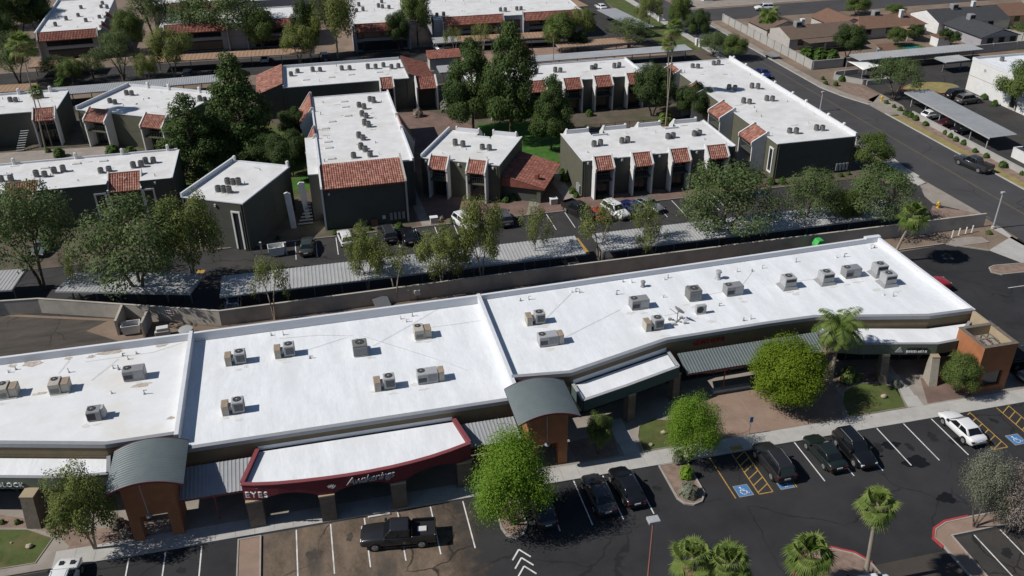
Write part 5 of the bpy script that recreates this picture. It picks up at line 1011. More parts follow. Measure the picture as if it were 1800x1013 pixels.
h1b = house('brown gabled wing of the corner house behind its near gable', 100.6, 181.5, 2, 9, 8.5, m_brownroof, m_cream, ridge='y')
MB().box(2, -4.0, 2.2, 15, -.6, 2.32).build('patio_roof', m_brownroof, h1); MB().box(5.6, -3.9, 0, 5.9, -3.6, 2.2).build('post', m_cream, h1)
h2 = house('russet-roofed house with two pale chimneys right of the corner house', 120.5, 176.5, 1, 16.5, 9, m_redroof, m_cream, hip=True, chim=(12.0, 3.0), cooler=[(6.6, 4.8)])
h2b = house('russet gabled wing behind the two-chimney house', 116.5, 180, 1, 8, 10, m_redroof, m_cream, ridge='y')
MB().box(9.5, -4.0, 2.3, 13.2, -.6, 2.4).build('patio_roof', m_tanmetal, h2); MB().box(9.6, -3.9, 0, 9.8, -3.7, 2.3).build('post', m_cream, h2)
h3 = house('charcoal-roofed white house with bright gable end', 140.5, 176, 0, 17.5, 10.5, m_greyroof, m_stucco, rise=1.9, chim=(11.8, 5.4), cooler=[(6.4, 5.0)])
h3b = house('charcoal-roofed rear wing of the white house', 141.2, 163.2, 0, 9, 12.2, m_greyroof, m_lav, ridge='y', rise=1.4, cooler=[(4.4, 10)])
h4 = house('peach house with brown roof at the upper right edge', 160.5, 178.5, 0, 22, 10, m_redroof, m_peach, chim=(10, 4), cooler=[(7.6, 4.5)])
h5 = house('white house beyond the cross street at top', 104, 222, 4, 16, 9, m_greyroof, m_stucco); h6 = house('grey-roofed house at the top edge beyond the cross street', 130, 228, 2, 18, 9, m_brownroof, m_cream); h7 = house('brown house at top right beyond the cross street', 158, 232, 2, 18, 9, m_redroof, m_cream)
sh = thing('garden_shed', 'small white shed with a brown roof behind the russet house', 'shed', (133.2, 166.5, 0)); MB().box(0, 0, 0, 3, 2.6, 2.0).build('wall', m_stucco, sh); MB().box(-.2, -.3, 2.002, 3.2, 2.9, 2.14).build('roof', m_redroof, sh)
sh = thing('garden_shed', 'white shed with a russet lean-to roof beside the carport wall', 'shed', (116.5, 161.3, 0)); MB().box(0, 0, 0, 3.2, 2.6, 1.7).build('wall', m_stucco, sh); MB().add([(-.2,-.2,1.702),(3.4,-.2,1.702),(3.4,2.8,2.4),(-.2,2.8,2.4),(-.2,-.2,1.8),(3.4,-.2,1.8),(3.4,2.8,2.5),(-.2,2.8,2.5)], [(0,3,2,1),(4,5,6,7),(0,1,5,4),(1,2,6,5),(2,3,7,6),(3,0,4,7)]).build('roof', m_redroof, sh)
po = struct('garden_pool', [(126, 165.5), (129.5, 165.5), (129.5, 168.5), (126, 168.5)], .03, m_pool)
# shade sail
t = thing('shade_sail', 'white shade sail on poles beside the low angular wall', 'canopy', (105, 150, 0))
g = MB(); n = 8; C = [Vector((-2.4, 2.4, 3.0)), Vector((2.2, 2.6, 2.5)), Vector((2.6, -1.6, 3.0)), Vector((-1.6, -1.8, 2.4))]; vs = []
for i in range(n+1):
    for j in range(n+1):
        u_, v_ = i/n, j/n; p = (C[0]*(1-u_)+C[1]*u_)*(1-v_)+(C[3]*(1-u_)+C[2]*u_)*v_; ctr = (C[0]+C[1]+C[2]+C[3])/4; e = .25*(4*u_*(1-u_)*(abs(v_-.5)*2)+4*v_*(1-v_)*(abs(u_-.5)*2)); p = p+(ctr-p)*e*.35; vs.append(p)
g.add(vs, [(i*(n+1)+j, (i+1)*(n+1)+j, (i+1)*(n+1)+j+1, i*(n+1)+j+1) for i in range(n) for j in range(n)]); so_ = g.build('canvas', m_canvas, t, smooth=True); md = so_.modifiers.new('thick', 'SOLIDIFY'); md.thickness = .03
for c in C: MB().tube((c.x*1.08, c.y*1.08, 0), (c.x*1.02, c.y*1.02, c.z+.15), .05).build('pole', m_acl, t)

# ================================================================== TREES AND PLANTS
def leaf_mesh(name, centers, tints, size, mat, asp=1.6, up_bias=.35, droop=0., seed=0, jitter=.45, out=None):
    """one small diamond-shaped face per leaf spray"""
    rg = np.random.default_rng(seed); n = len(centers)
    nrm = rg.normal(size=(n, 3)); nrm[:, 2] = np.abs(nrm[:, 2])+up_bias; 
    if out is not None: nrm = rg.normal(size=(n, 3))*.4+out/(np.linalg.norm(out, axis=1)[:, None]+1e-9)*1.0+np.array([0, 0, .45])
    nrm /= np.linalg.norm(nrm, axis=1)[:, None]
    ax = rg.normal(size=(n, 3)); ax[:, 2] -= droop*2.5; ax -= nrm*(ax*nrm).sum(1)[:, None]; ax /= np.linalg.norm(ax, axis=1)[:, None]+1e-9
    bx = np.cross(nrm, ax); s = size*(1+jitter*rg.uniform(-1, 1, (n, 1)))
    v = np.empty((n, 4, 3)); v[:, 0] = centers-ax*s*asp*.5; v[:, 1] = centers+bx*s*.5+ax*s*.1; v[:, 2] = centers+ax*s*asp*.5; v[:, 3] = centers-bx*s*.5+ax*s*.1
    me = bpy.data.meshes.new(name); me.vertices.add(4*n); me.vertices.foreach_set('co', v.reshape(-1).astype(np.float32)); me.loops.add(4*n); me.loops.foreach_set('vertex_index', np.arange(4*n, dtype=np.int32)); me.polygons.add(n)
    me.polygons.foreach_set('loop_start', np.arange(0, 4*n, 4, dtype=np.int32)); me.update(calc_edges=True)
    a = me.attributes.new('tint', 'FLOAT', 'FACE'); a.data.foreach_set('value', np.clip(tints, 0, 1).astype(np.float32)); me.materials.append(mat); return me
def crown_template(kind, seed):
    """returns (trunk mesh, crown mesh) in a unit frame: 1 high, about 1 wide"""
    rg = np.random.default_rng(seed); mb = MB(); P = dict(
        euc=dict(nt=24, tr=.115, size=.0145, n=2.7, z0=.16, mat=m_lf_euc, bark=m_bark, droop=.7, fork=.28, mul=3, sq=.8),
        oli=dict(nt=17, tr=.13, size=.0155, n=3.1, z0=.2, mat=m_lf_oli, bark=m_barkp, droop=.9, fork=.32, mul=2, sq=1.1),
        pine=dict(nt=60, tr=.135, size=.0165, n=7.5, z0=.07, mat=m_lf_pine, bark=m_bark, droop=0, fork=.5, mul=1, cone=True, sq=.6),
        pine2=dict(nt=50, tr=.16, size=.015, n=6.8, z0=.2, tap=2.6, cone=True, mat=m_lf_pine, bark=m_bark, droop=0, fork=.5, mul=1, sq=.62),
        pv=dict(nt=24, tr=.15, size=.0115, n=7.4, z0=.14, mat=m_lf_pv, bark=m_bark, droop=.2, fork=.18, mul=3, sq=1.1, spike=.055, sep=.85),
        py=dict(nt=26, tr=.17, size=.0125, n=8.5, z0=.08, mat=m_lf_py, bark=m_bark, droop=.3, fork=.15, mul=2, sq=.85, dome=True, spike=.045),
        dark=dict(nt=20, tr=.15, size=.0155, n=4.4, z0=.12, mat=m_lf_dark, bark=m_barkd, droop=.1, fork=.2, mul=2, sq=.85),
        mid=dict(nt=18, tr=.15, size=.0155, n=3.8, z0=.1, mat=m_lf_mid, bark=m_bark, droop=.3, fork=.2, mul=2, sq=.9, spike=.03),
        thin=dict(nt=13, tr=.09, size=.017, n=1.35, z0=.3, mat=m_lf_oli, bark=m_barkp, droop=1.0, fork=.4, mul=2, sq=1.4),
        dead=dict(nt=16, tr=.17, size=.0105, n=3.0, z0=.15, mat=m_lf_dead, bark=m_barkp, droop=.1, fork=.15, mul=3, sq=.9, spike=.05),
        sage=dict(nt=12, tr=.17, size=.0115, n=2.7, z0=.12, mat=m_lf_sage, bark=m_bark, droop=.1, fork=.15, mul=3, sq=1.0, spike=.05))[kind]
    z0, z1 = P['z0'], .97; zc = (z0+z1)/2; hz = (z1-z0)/2; nt = P['nt']; tuft = []; tries = 0
    while len(tuft) < nt:           # separate leafy masses on an uneven shell, kept apart from each other
        tries += 1; d = rg.normal(size=3); d /= np.linalg.norm(d); d[2] = d[2] if d[2] > -.55 else -d[2]; k = rg.uniform(.62, 1.0) if not P.get('dome') else rg.uniform(.8, 1)
        if rg.uniform() < .15: k *= .45
        r = P['tr']*rg.uniform(.7, 1.25); c = np.array([d[0]*(.5-r*.7)*k, d[1]*(.5-r*.7)*k, zc+d[2]*(hz-r*.6)*k])
        if P.get('cone'):
            tz = rg.uniform()**1.3; kk = (1-tz**P.get('tap', 1.5))*.88+.12; az_ = rg.uniform(0, 6.283); rho = (.5-r*.5)*kk*math.sqrt(rg.uniform(.2, 1)); r *= max(.5, kk**.7); c = np.array([math.cos(az_)*rho, math.sin(az_)*rho, z0+r*.5+tz*(z1-z0-r*.8)])
        if all(np.linalg.norm((c-q)*np.array([1, 1, .9]))> (r+s_)*(P.get('sep', .66) if tries < 400 else .3) for q, s_ in tuft): tuft.append((c, r))
        elif tries > 900: tuft.append((c, r))
    cen = []; tn = []; outs = []; cl = np.array([c for c, _ in tuft])
    for c, r in tuft:
        m_ = int(1000*P['n']*(r/.15)**2*rg.uniform(.8, 1.2)*(17/nt)*.19*2.2/1.0); d = rg.normal(size=(m_, 3)); d /= np.linalg.norm(d, axis=1)[:, None]
        lump = 1+.22*np.sin(d[:, 0]*5+c[0]*40)*np.sin(d[:, 1]*6+c[1]*50+1)*np.cos(d[:, 2]*5+c[2]*30); rad = r*lump*(.45+.55*rg.uniform(size=m_)**.45)+np.abs(rg.normal(size=m_))*P.get('spike', .018)
        q = d*rad[:, None]*np.array([1, 1, P['sq']])
        if P['droop'] > .6: q[:, 2] -= (rg.uniform(size=m_)**2)*r*.8*P['droop']
        cen.append(c+q); oc = (c-np.array([0, 0, zc]))/np.array([.5, .5, hz]); outs.append(d+oc*.55); tn.append(np.clip(rg.uniform(.2, .65)+rg.normal(size=m_)*.17, 0, 1))
    cen = np.concatenate(cen); tn = np.concatenate(tn); outs = np.concatenate(outs)
    rr = np.percentile(np.hypot(cen[:, 0], cen[:, 1]), 98); cen[:, :2] *= .5/rr; cl[:, :2] *= .5/rr; zz = np.percentile(cen[:, 2], 99.3); cen[:, 2] /= zz; cl[:, 2] /= zz; cen[:, 2] = np.clip(cen[:, 2], .04, 1.03)
    crown = leaf_mesh('crown', cen, tn, P['size'], P['mat'], droop=P['droop'], seed=seed, out=outs)
    # trunk, limbs toward the clumps
    fz = P['fork']; ns = P['mul']
    if kind[:4] == 'pine':
        mb.path([(0, 0, -.01), (.01, 0, .4), (-.01, .01, .7), (0, 0, .95)], [.026, .02, .013, .004]); starts = [(0, 0, z) for z in (.3, .4, .5, .6, .7)]
    else:
        starts = []
        for k in range(ns):
            a = 2*math.pi*k/ns+rg.uniform(0, 1); sp = .0 if ns == 1 else .06; b = (math.cos(a)*sp*1.3, math.sin(a)*sp*1.3, fz)
            mb.path([(math.cos(a)*.008, math.sin(a)*.008, -.01), (b[0]*.5, b[1]*.5, fz*.55), b], [.02, .016, .013]); e = (b[0]*2.6, b[1]*2.6, fz+.28); mb.path([b, ((b[0]+e[0])/2+.01, (b[1]+e[1])/2, fz+.15), e], [.013, .009, .006]); starts += [b, e]
    sv = np.array(starts)
    for c in cl:
        k = int(np.argmin(((sv-c)**2).sum(1)+.15*(sv[:, 2] > c[2]))); s = sv[k]; md = (s+c)/2+rg.normal(size=3)*.015; md[2] += .01; mb.path([tuple(s), tuple(md), tuple(c)], [.006, .004, .0015], 4)
    return mb.mesh('trunk', P['bark'], True, fixn=False), crown
TPL = {}
def template(kind, var):
    if (kind, var) not in TPL: TPL[(kind, var)] = crown_template(kind, {'euc': 10, 'oli': 20, 'pine': 30, 'pine2': 35, 'pv': 40, 'py': 50, 'dark': 60, 'mid': 70, 'thin': 80, 'dead': 90, 'sage': 100}[kind]+var)
    return TPL[(kind, var)]
trn = random.Random(5)
def tree(kind, var, bx, by, wpx, top, label, group=None, name='tree', rz=None):
    """trunk base at a ground pixel, crown as wide as wpx and reaching up to row top"""
    p = at(bx, by); h = height_to(p, top); w = wpx/ppm((p.x, p.y, h*.6)); w *= 1.06
    t = thing(name, label, 'tree', p, trn.uniform(0, 6.28) if rz is None else rz, group, (w, w, h)); a, b = template(kind, var); link('trunk', a, t); link('crown', b, t); return t
G_W = 'trees along the block wall'; G_C = 'trees in the apartment courtyards'; G_N = 'trees behind the rear drive'; G_S = 'trees in front of the shops'
T = [
 ('pv', 0, 899, 922, 148, 774, 'bright green palo verde in the kerbed island by the dark pickup', G_S), ('pv', 1, 1213, 806, 96, 704, 'bright green small tree between the lawn and the plaza', G_S), ('py', 0, 1377, 714, 128, 602, 'large rounded yellow-green tree on the tan plaza', G_S),
 ('oli', 3, 168, 966, 116, 832, 'dull green mesquite beside the left brick portal', G_S), ('mid', 1, 1051, 800, 46, 727, 'small dark tree in the shade beside the right portal', G_S), ('mid', 2, 1680, 693, 66, 624, 'small bushy tree against the orange tower', G_S), ('sage', 0, 1712, 928, 92, 792, 'grey-green half-bare tree at the lower right', G_S), ('dead', 0, 1768, 935, 110, 822, 'dead brown tree at the lower right edge', G_S),
 ('euc', 0, 1533, 402, 140, 300, 'spreading tree behind the wall just left of the fan palm', G_W), ('euc', 1, 1412, 408, 104, 298, 'leafy tree behind the wall, second left of the fan palm', G_W), ('mid', 1, 1478, 404, 56, 333, 'narrow tree between the two leafy ones near the fan palm', G_W), ('euc', 2, 1268, 430, 182, 292, 'widest grey-green tree behind the wall, before the pool block', G_W), ('thin', 0, 1148, 458, 66, 395, 'small drooping tree behind the wall right of the driveway gap', G_W), ('thin', 1, 1052, 460, 84, 350, 'slender pale tree at the driveway gap between the carports', G_W), ('thin', 2, 1130, 452, 66, 350, 'thin drooping tree over the silver car', G_W),
 ('thin', 1, 940, 470, 64, 357, 'slender tree over the carport left of the driveway gap', G_W), ('oli', 0, 848, 505, 80, 348, 'tall narrow olive-green tree rising above the carport', G_W), ('oli', 1, 778, 510, 92, 404, 'rounded olive-green tree left of the tall narrow one', G_W), ('thin', 0, 697, 530, 84, 432, 'loose tree in front of the wall, alley side', G_W), ('oli', 2, 648, 512, 66, 398, 'bright olive tree with forked pale trunk behind the wall', G_W), ('thin', 2, 483, 562, 72, 452, 'sparse grey tree in front of the wall at left', G_W),
 ('euc', 3, 252, 532, 200, 352, 'big grey-green tree over the angled carport', G_W), ('euc', 1, 78, 508, 160, 326, 'big dark-green tree at the left edge behind the wall', G_W), ('oli', 1, 345, 505, 116, 346, 'upright pale-trunked tree before the small rotated block', G_W), ('thin', 1, 143, 528, 50, 432, 'thin young tree between the two big left trees', G_W),
 ('pine', 0, 432, 282, 138, 98, 'tall dark pine beside the block with the tiled slope', G_C), ('pine', 1, 346, 304, 126, 170, 'shorter dark pine right of the long left block', G_C), ('pine2', 2, 832, 234, 92, 72, 'dark pine with bare trunk behind the rotated olive block', G_C), ('pine2', 3, 898, 246, 100, 44, 'tallest dark pine in the centre courtyard', G_C), ('pine2', 1, 969, 264, 76, 136, 'pine with a pale trunk on the courtyard lawn', G_C),
 ('dark', 0, 455, 290, 96, 232, 'rounded dark tree below the tall pine', G_C), ('dark', 1, 514, 312, 74, 230, 'dark leafy tree beside the tiled-slope block', G_C), ('dark', 2, 1146, 205, 84, 114, 'dark leafy tree left of the long street block', G_C), ('dark', 1, 1216, 215, 66, 148, 'dark leafy tree against the side of the long street block', G_C), ('mid', 2, 653, 158, 36, 138, 'small bright shrub tree behind the tiled-slope block roof', G_C), ('mid', 0, 1528, 300, 66, 236, 'leafy tree at the street corner of the long block', G_C), ('dark', 0, 240, 248, 40, 215, 'low dark tree before the rotated grey-roofed block', G_C),
 ('euc', 2, 36, 150, 84, 58, 'olive tree at the left edge beyond the rear drive', G_N), ('euc', 0, 218, 142, 76, 54, 'grey-green tree below the pale top-left block', G_N), ('oli', 0, 308, 136, 78, 50, 'yellow-green tree in front of the tree-hidden top block', G_N), ('euc', 1, 275, 80, 90, -30, 'broad green tree at the top beside the pale top-left block', G_N), ('euc', 3, 402, 82, 150, -30, 'wide open-crowned tree at the top edge', G_N), ('oli', 1, 528, 112, 68, 44, 'round pale-green bush tree by the rear drive', G_N), ('oli', 2, 594, 104, 78, -25, 'tall yellow-green tree left of the blank-walled top block', G_N), ('dark', 2, 545, 100, 46, 0, 'dark tree behind the tall yellow-green one', G_N), ('mid', 1, 735, 80, 62, -20, 'green tree right of the blank-walled top block', G_N), ('dark', 0, 40, 72, 98, -30, 'dark tree below the topmost one in the upper left corner', G_N), ('dark', 1, 8, 95, 60, 20, 'dark tree cut by the left edge at the top', G_N), ('euc', 0, 100, 140, 60, 100, 'low olive tree below the tan carport at left', G_N), ('euc', 2, 165, 140, 52, 96, 'low grey tree left of the grey-green one', G_N),
 ('mid', 0, 985, 92, 60, 22, 'green tree right of the pine tops by the rear drive', G_N), ('oli', 1, 1020, 82, 50, 14, 'tall light-green tree by the red-eaved block', G_N), ('euc', 1, 1105, 84, 86, 34, 'spreading olive tree beyond the long grey carport', G_N), ('dark', 2, 1015, 92, 34, 55, 'dark bushy tree with brown leaves by the tan paving', G_N), ('thin', 0, 800, 98, 40, 48, 'thin drooping tree by the white carport end', G_N), ('thin', 2, 850, 92, 44, 40, 'thin drooping tree before the left long eave', G_N), ('thin', 1, 890, 84, 36, 38, 'thin drooping tree between the two long eaves', G_N), ('oli', 0, 1140, 50, 50, -10, 'light green tree at the top by the north lawn', G_N), ('mid', 2, 1192, 58, 44, -15, 'tall green tree at the top beside the street', G_N), ('dark', 1, 1224, 76, 44, 18, 'dark round tree at the street junction', G_N), ('euc', 3, 1254, 100, 56, 56, 'grey-green tree behind the long street block', G_N), ('mid', 0, 1288, 104, 50, 62, 'deep green tree behind the long street block, beside the road', G_N),
 ('dark', 1, 70, 64, 66, -12, 'dark tree left of the pale top-left block', G_N), ('dark', 2, 18, 48, 80, -45, 'topmost dark tree in the upper left corner', G_N), ('euc', 2, 345, 84, 72, -8, 'grey-green tree before the long red eave at top left', G_N), ('mid', 0, 462, 88, 56, 18, 'small green tree under the wide open-crowned one', G_N), ('mid', 2, 232, 92, 60, 18, 'green tree right of the pale top-left block', G_N), ('dark', 0, 702, 92, 40, 20, 'dark tree at the right corner of the blank-walled top block', G_N), ('mid', 1, 130, 150, 44, 104, 'low tree on the bed below the pale top-left block', G_N), ('oli', 2, 262, 150, 40, 96, 'low yellow-green tree on the bed left of the drive', G_N), ('dark', 2, 480, 296, 60, 250, 'low dark tree between the pine and the tiled-slope block', G_C), ('dark', 0, 400, 300, 60, 245, 'dark tree between the two left pines', G_C), ('dark', 1, 520, 255, 50, 190, 'dark tree beside the left fin of the tiled-slope block', G_C),
 ('euc', 1, 1571, 175, 92, 104, 'olive-grey tree at the driveway across the street', None), ('mid', 1, 1786, 196, 84, 112, 'bright green tree against the white building', None), ('dark', 2, 1488, 104, 56, 44, 'large green tree behind the corner house', None), ('dark', 0, 1606, 72, 30, 44, 'round green tree beside the garden shed', None), ('mid', 2, 1574, 80, 34, 48, 'small tree in the russet house garden', None), ('dark', 1, 1658, 80, 24, 50, 'dark tree left of the charcoal rear wing', None), ('dark', 2, 1676, 82, 22, 56, 'small dark tree at the charcoal rear wing', None), ('mid', 0, 1504, 26, 46, -8, 'green tree beside the cross street at top', None), ('mid', 1, 1572, 28, 36, 8, 'low green tree behind the russet roof', None), ('euc', 0, 1792, 62, 40, 40, 'pale tree at the right edge behind the yard wall', None)]
for a in T: tree(*a)
# ---- palms
def fan_palm_meshes(seed):
    rg = random.Random(seed); tr = MB(); tr.path([(0, 0, -.02), (.02, .01, .35), (.0, .02, .7), (0, 0, 1.0)], [.24, .17, .15, .13], 10)
    gr = MB(); dr = MB()
    def leaf(mb, az, el, L, blade, n=17, tint=.5, curl=.3):
        d = Vector((math.cos(az)*math.cos(el), math.sin(az)*math.cos(el), math.sin(el))); s = Vector((-math.sin(az), math.cos(az), 0)); nn = s.cross(d); base = Vector((0, 0, 0)); hub = base+d*L*.6-Vector((0, 0, .08*L))
        mb.add([base+s*.025, hub+s*.015, hub-s*.015, base-s*.025], [(0, 1, 2, 3)], tint)
        for k in range(n):
            a = (k-(n-1)/2)/(n-1)*2.7; e = d*math.cos(a)+s*math.sin(a); w = e.cross(nn)*blade*.05; m_ = hub+e*blade*.6-nn*(.06*blade); tip = hub+e*blade*rg.uniform(.9, 1.15)*(1-.12*abs(a))-Vector((0, 0, blade*curl*rg.uniform(.5, 1.5)))
            mb.add([hub, m_+w, tip, m_-w], [(0, 1, 2, 3)], max(0, min(1, tint+rg.uniform(-.25, .25))))
    for k in range(24):
        az = k*2.39996+rg.uniform(-.25, .25); el = R(84-125*(k/24)**1.1+rg.uniform(-10, 10)); leaf(gr, az, el, rg.uniform(1.3, 2.1), rg.uniform(1.15, 1.55), n=19, tint=rg.uniform(.0, 1), curl=rg.uniform(.1, .55))
    for k in range(7): leaf(gr, k*.9+.4, R(rg.uniform(62, 88)), rg.uniform(.9, 1.4), rg.uniform(.9, 1.2), n=15, tint=rg.uniform(.4, 1), curl=rg.uniform(.05, .25))
    for k in range(12): leaf(dr, k*2.4+rg.uniform(-.4, .4), R(rg.uniform(-70, -15)), rg.uniform(1.2, 1.8), rg.uniform(.9, 1.2), n=11, tint=rg.uniform(0, 1), curl=rg.uniform(.5, 1.1))
    return tr.mesh('trunk', m_barkp, True, fixn=False), gr.mesh('fronds', m_frond, fixn=False), dr.mesh('dry_fronds', m_frondd, fixn=False)
FP = [fan_palm_meshes(1), fan_palm_meshes(2)]
def fan_palm(bx, by, cx, cy, wpx, label, v=0, trunk=1.0, base=None):
    """crown centre at pixel (cx,cy); the trunk leans from its base"""
    p = at(bx, by) if base is None else Vector((*base, 0)); lo, hi = 1, 30
    for _ in range(40):
        mid = (lo+hi)/2; (lo, hi) = (mid, hi) if proj((p.x, p.y, mid))[1] > cy else (lo, mid)
    q = at(cx, cy, lo); sc_ = wpx/ppm(q)/4.6
    t = thing('fan_palm', label, 'palm tree', p, 0, 'fan palms'); a, b, c = FP[v]
    o = link('trunk', a, t); o.matrix_parent_inverse = Matrix(((trunk, 0, (q.x-p.x)/1, 0), (0, trunk, (q.y-p.y)/1, 0), (0, 0, lo, 0), (0, 0, 0, 1)))
    for me, nm in ((b, 'fronds'), (c, 'dry_fronds')):
        o = link(nm, me, t); o.location = (q.x-p.x, q.y-p.y, lo-.1); o.scale = (sc_,)*3; o.rotation_euler.z = trn.uniform(0, 6)
fan_palm(0, 0, 1607, 378, 66, 'fan palm with dry skirt in front of the back wall', 0, base=(66.4, 82.5)); fan_palm(1518, 1030, 1544, 885, 78, 'tall leaning fan palm in the lower right island', 1); fan_palm(1420, 1050, 1424, 972, 102, 'short bushy fan palm left of the tall leaning one', 0); fan_palm(1222, 1085, 1218, 978, 90, 'left one of two fan palms at the bottom edge', 1); fan_palm(1284, 1095, 1281, 988, 98, 'right one of two fan palms at the bottom edge', 0)
fan_palm(80, 262, 36, 76, 56, 'very tall thin palm at the upper left with its trunk crossing the left block', 1, .55); fan_palm(1170, 222, 1186, 48, 40, 'tall thin palm by the pool, right one of two', 0, .55); fan_palm(1172, 219, 1176, 75, 32, 'tall thin palm by the pool, left one of two', 1, .55); fan_palm(973, 140, 973, 50, 26, 'thin palm beyond the long grey carport', 0, .45); fan_palm(92, 258, 62, 160, 30, 'thin leaning palm trunk beside the very tall one', 0, .45)
def feather_palm(bx, by, cx, cy, wpx, label, n=22, dry=5):
    p = at(bx, by); lo, hi = .3, 30
    for _ in range(40):
        mid = (lo+hi)/2; (lo, hi) = (mid, hi) if proj((p.x, p.y, mid))[1] > cy else (lo, mid)
    q = at(cx, cy, lo); r = wpx/ppm(q)/2; t = thing('feather_palm', label, 'palm tree', p, 0); dx, dy = q.x-p.x, q.y-p.y; rg = random.Random(int(cx))
    MB().path([(0, 0, 0), (dx*.4, dy*.4, lo*.5), (dx, dy, lo)], [.2, .15, .13], 10).build('trunk', m_barkp, t, smooth=True)
    for nm, cnt, mt in (('fronds', n, m_frond), ('dry_fronds', dry, m_frondd)):
        mb = MB()
        for k in range(cnt):
            az = k*2.4+rg.uniform(-.2, .2); el = R(75-80*(k/max(1, cnt-1))) if nm == 'fronds' else R(rg.uniform(-70, -30)); L = r*rg.uniform(.95, 1.2); pt = Vector((dx, dy, lo)); d = Vector((math.cos(az)*math.cos(el), math.sin(az)*math.cos(el), math.sin(el))); s = Vector((-math.sin(az), math.cos(az), 0)); tn = rg.random(); m_ = 14
            for i in range(m_):
                nx = pt+d*(L/m_); mb.add([pt+s*.02, nx+s*.02, nx-s*.02, pt-s*.02], [(0, 1, 2, 3)], tn); ll = r*.3*math.sin(math.pi*(i+1.2)/(m_+1.5))**.6
                for sg in (-1, 1):
                    for h in (0, .33, .66):
                        b0 = pt+(nx-pt)*h; tip = b0+s*sg*ll+d*ll*.35-Vector((0, 0, ll*rg.uniform(.35, .8))); mb.add([b0, (b0+tip)/2+d*.05, tip, (b0+tip)/2-d*.05], [(0, 1, 2, 3)], max(0, min(1, tn+rg.uniform(-.25, .25))))
                pt = nx; d = (d-Vector((0, 0, .17))).normalized()
        mb.build(nm, mt, t, fixn=False)
feather_palm(1459, 676, 1477, 572, 98, 'feather palm with drooping fronds before the right shop canopy'); feather_palm(1350, 62, 1352, 26, 46, 'date palm beside the cream gable of the corner house', 26, 3)
# ---- shrubs, boulders
def ball_bush(seed, n=420):
    rg = np.random.default_rng(seed); d = rg.normal(size=(n, 3)); d /= np.linalg.norm(d, axis=1)[:, None]; d[:, 2] = np.abs(d[:, 2])*1.0; bump = 1+.12*np.sin(d[:, 0]*7+seed)*np.cos(d[:, 1]*6)+rg.normal(size=n)*.05; c = d*bump[:, None]*np.array([.47, .47, .85])*rg.uniform(.82, 1, (n, 1)); c[:, 2] += .05
    return leaf_mesh('foliage', c, rg.uniform(0, 1, n), .15, m_bush, asp=1.2, up_bias=.2, seed=seed)
BUSH = [ball_bush(s) for s in (1, 2)]
bush_stem = MB().path([(0, 0, 0), (.02, .02, .5)], [.04, .02], 6).mesh('stem', m_barkd)
def shrub(px, py, wpx, label, mat=None, hh=1.0, z=.06, group='clipped shrubs'):
    p = at(px, py, z); w = wpx/ppm(p); t = thing('shrub', label, 'shrub', p, trn.uniform(0, 6), group, (w, w, w*.8*hh)); link('stem', bush_stem, t); o = link('foliage', BUSH[int(px) % 2], t)
    if mat: o.material_slots[0].link = 'OBJECT'; o.material_slots[0].material = mat
    return t
SH = [(589, 409, 10, 'at the left foot of the tiled-slope end wall'), (631, 404, 9, 'left of the grey SUV by the tiled-slope wall'), (650, 402, 9, 'beside the brown box at the tiled-slope wall'), (702, 398, 14, 'between the two dark cars at the tiled-slope wall'), (797, 388, 14, 'left of the white SUV at the forecourt'), (889, 352, 13, 'left of the pair by the lodge'), (903, 348, 14, 'right of the pair by the lodge'), (980, 290, 10, 'uppermost beside the olive side wall of the pool block'), (988, 302, 12, 'second down the olive side wall of the pool block'), (993, 314, 15, 'third down the olive side wall of the pool block'), (1006, 336, 13, 'near the meter boxes of the pool block'), (1013, 344, 11, 'nearest the black pickup at the pool block corner'), (1053, 346, 10, 'at the first awning of the pool block'), (1355, 320, 15, 'left one below the long street block window'), (1375, 319, 14, 'right one below the long street block window'), (1457, 310, 10, 'left below the meter rack of the long street block'), (1477, 308, 9, 'middle below the meter rack of the long street block'), (1491, 305, 8, 'right below the meter rack of the long street block'), (1460, 327, 10, 'on the gravel bed by the parking corner'), (58, 417, 13, 'behind the pale green car'), (105, 270, 20, 'flat and wide on the left courtyard'), (200, 268, 26, 'in front of the rotated block, left'), (232, 270, 24, 'in front of the rotated block, right'), (1036, 200, 14, 'clipped round one at the pool fence'), (1558, 180, 8, 'at the driveway hydrant'), (1571, 187, 7, 'just past the driveway hydrant'), (1582, 192, 9, 'first along the street carport'), (1592, 199, 11, 'second along the street carport'), (1600, 203, 11, 'third along the street carport'), (1609, 208, 11, 'fourth along the street carport'), (1626, 218, 10, 'alone in the middle of the street carport bed'), (1662, 233, 10, 'first of the lower row by the street carport'), (1671, 239, 10, 'second of the lower row by the street carport'), (1680, 245, 10, 'third of the lower row by the street carport'), (1694, 251, 11, 'fourth of the lower row by the street carport'), (1713, 265, 9, 'left of the parked grey pickup'), (1733, 274, 10, 'beside the parked grey pickup'), (1762, 290, 14, 'right of the parked grey pickup'), (1796, 305, 9, 'at the right edge by the white yard wall'), (1451, 146, 8, 'left on the corner gravel bed'), (1469, 148, 9, 'right on the corner gravel bed'), (1480, 139, 12, 'by the wall of the shade sail'), (1446, 138, 7, 'small on the corner gravel bed'), (1729, 171, 12, 'before the white building door, left'), (1748, 182, 12, 'before the white building door, right'), (1418, 96, 26, 'hedge plant left on the corner yard wall'), (1440, 98, 26, 'hedge plant middle on the corner yard wall'), (1462, 100, 24, 'hedge plant right on the corner yard wall'), (1448, 304, 9, 'by the meter rack path'), (85, 265, 10, 'by the foot of the tall thin palm'), (110, 150, 24, 'dark one beside the rear drive')]
for px, py, w, lb in SH: shrub(px, py+w*.25, w*1.1, f'round green shrub {lb}')
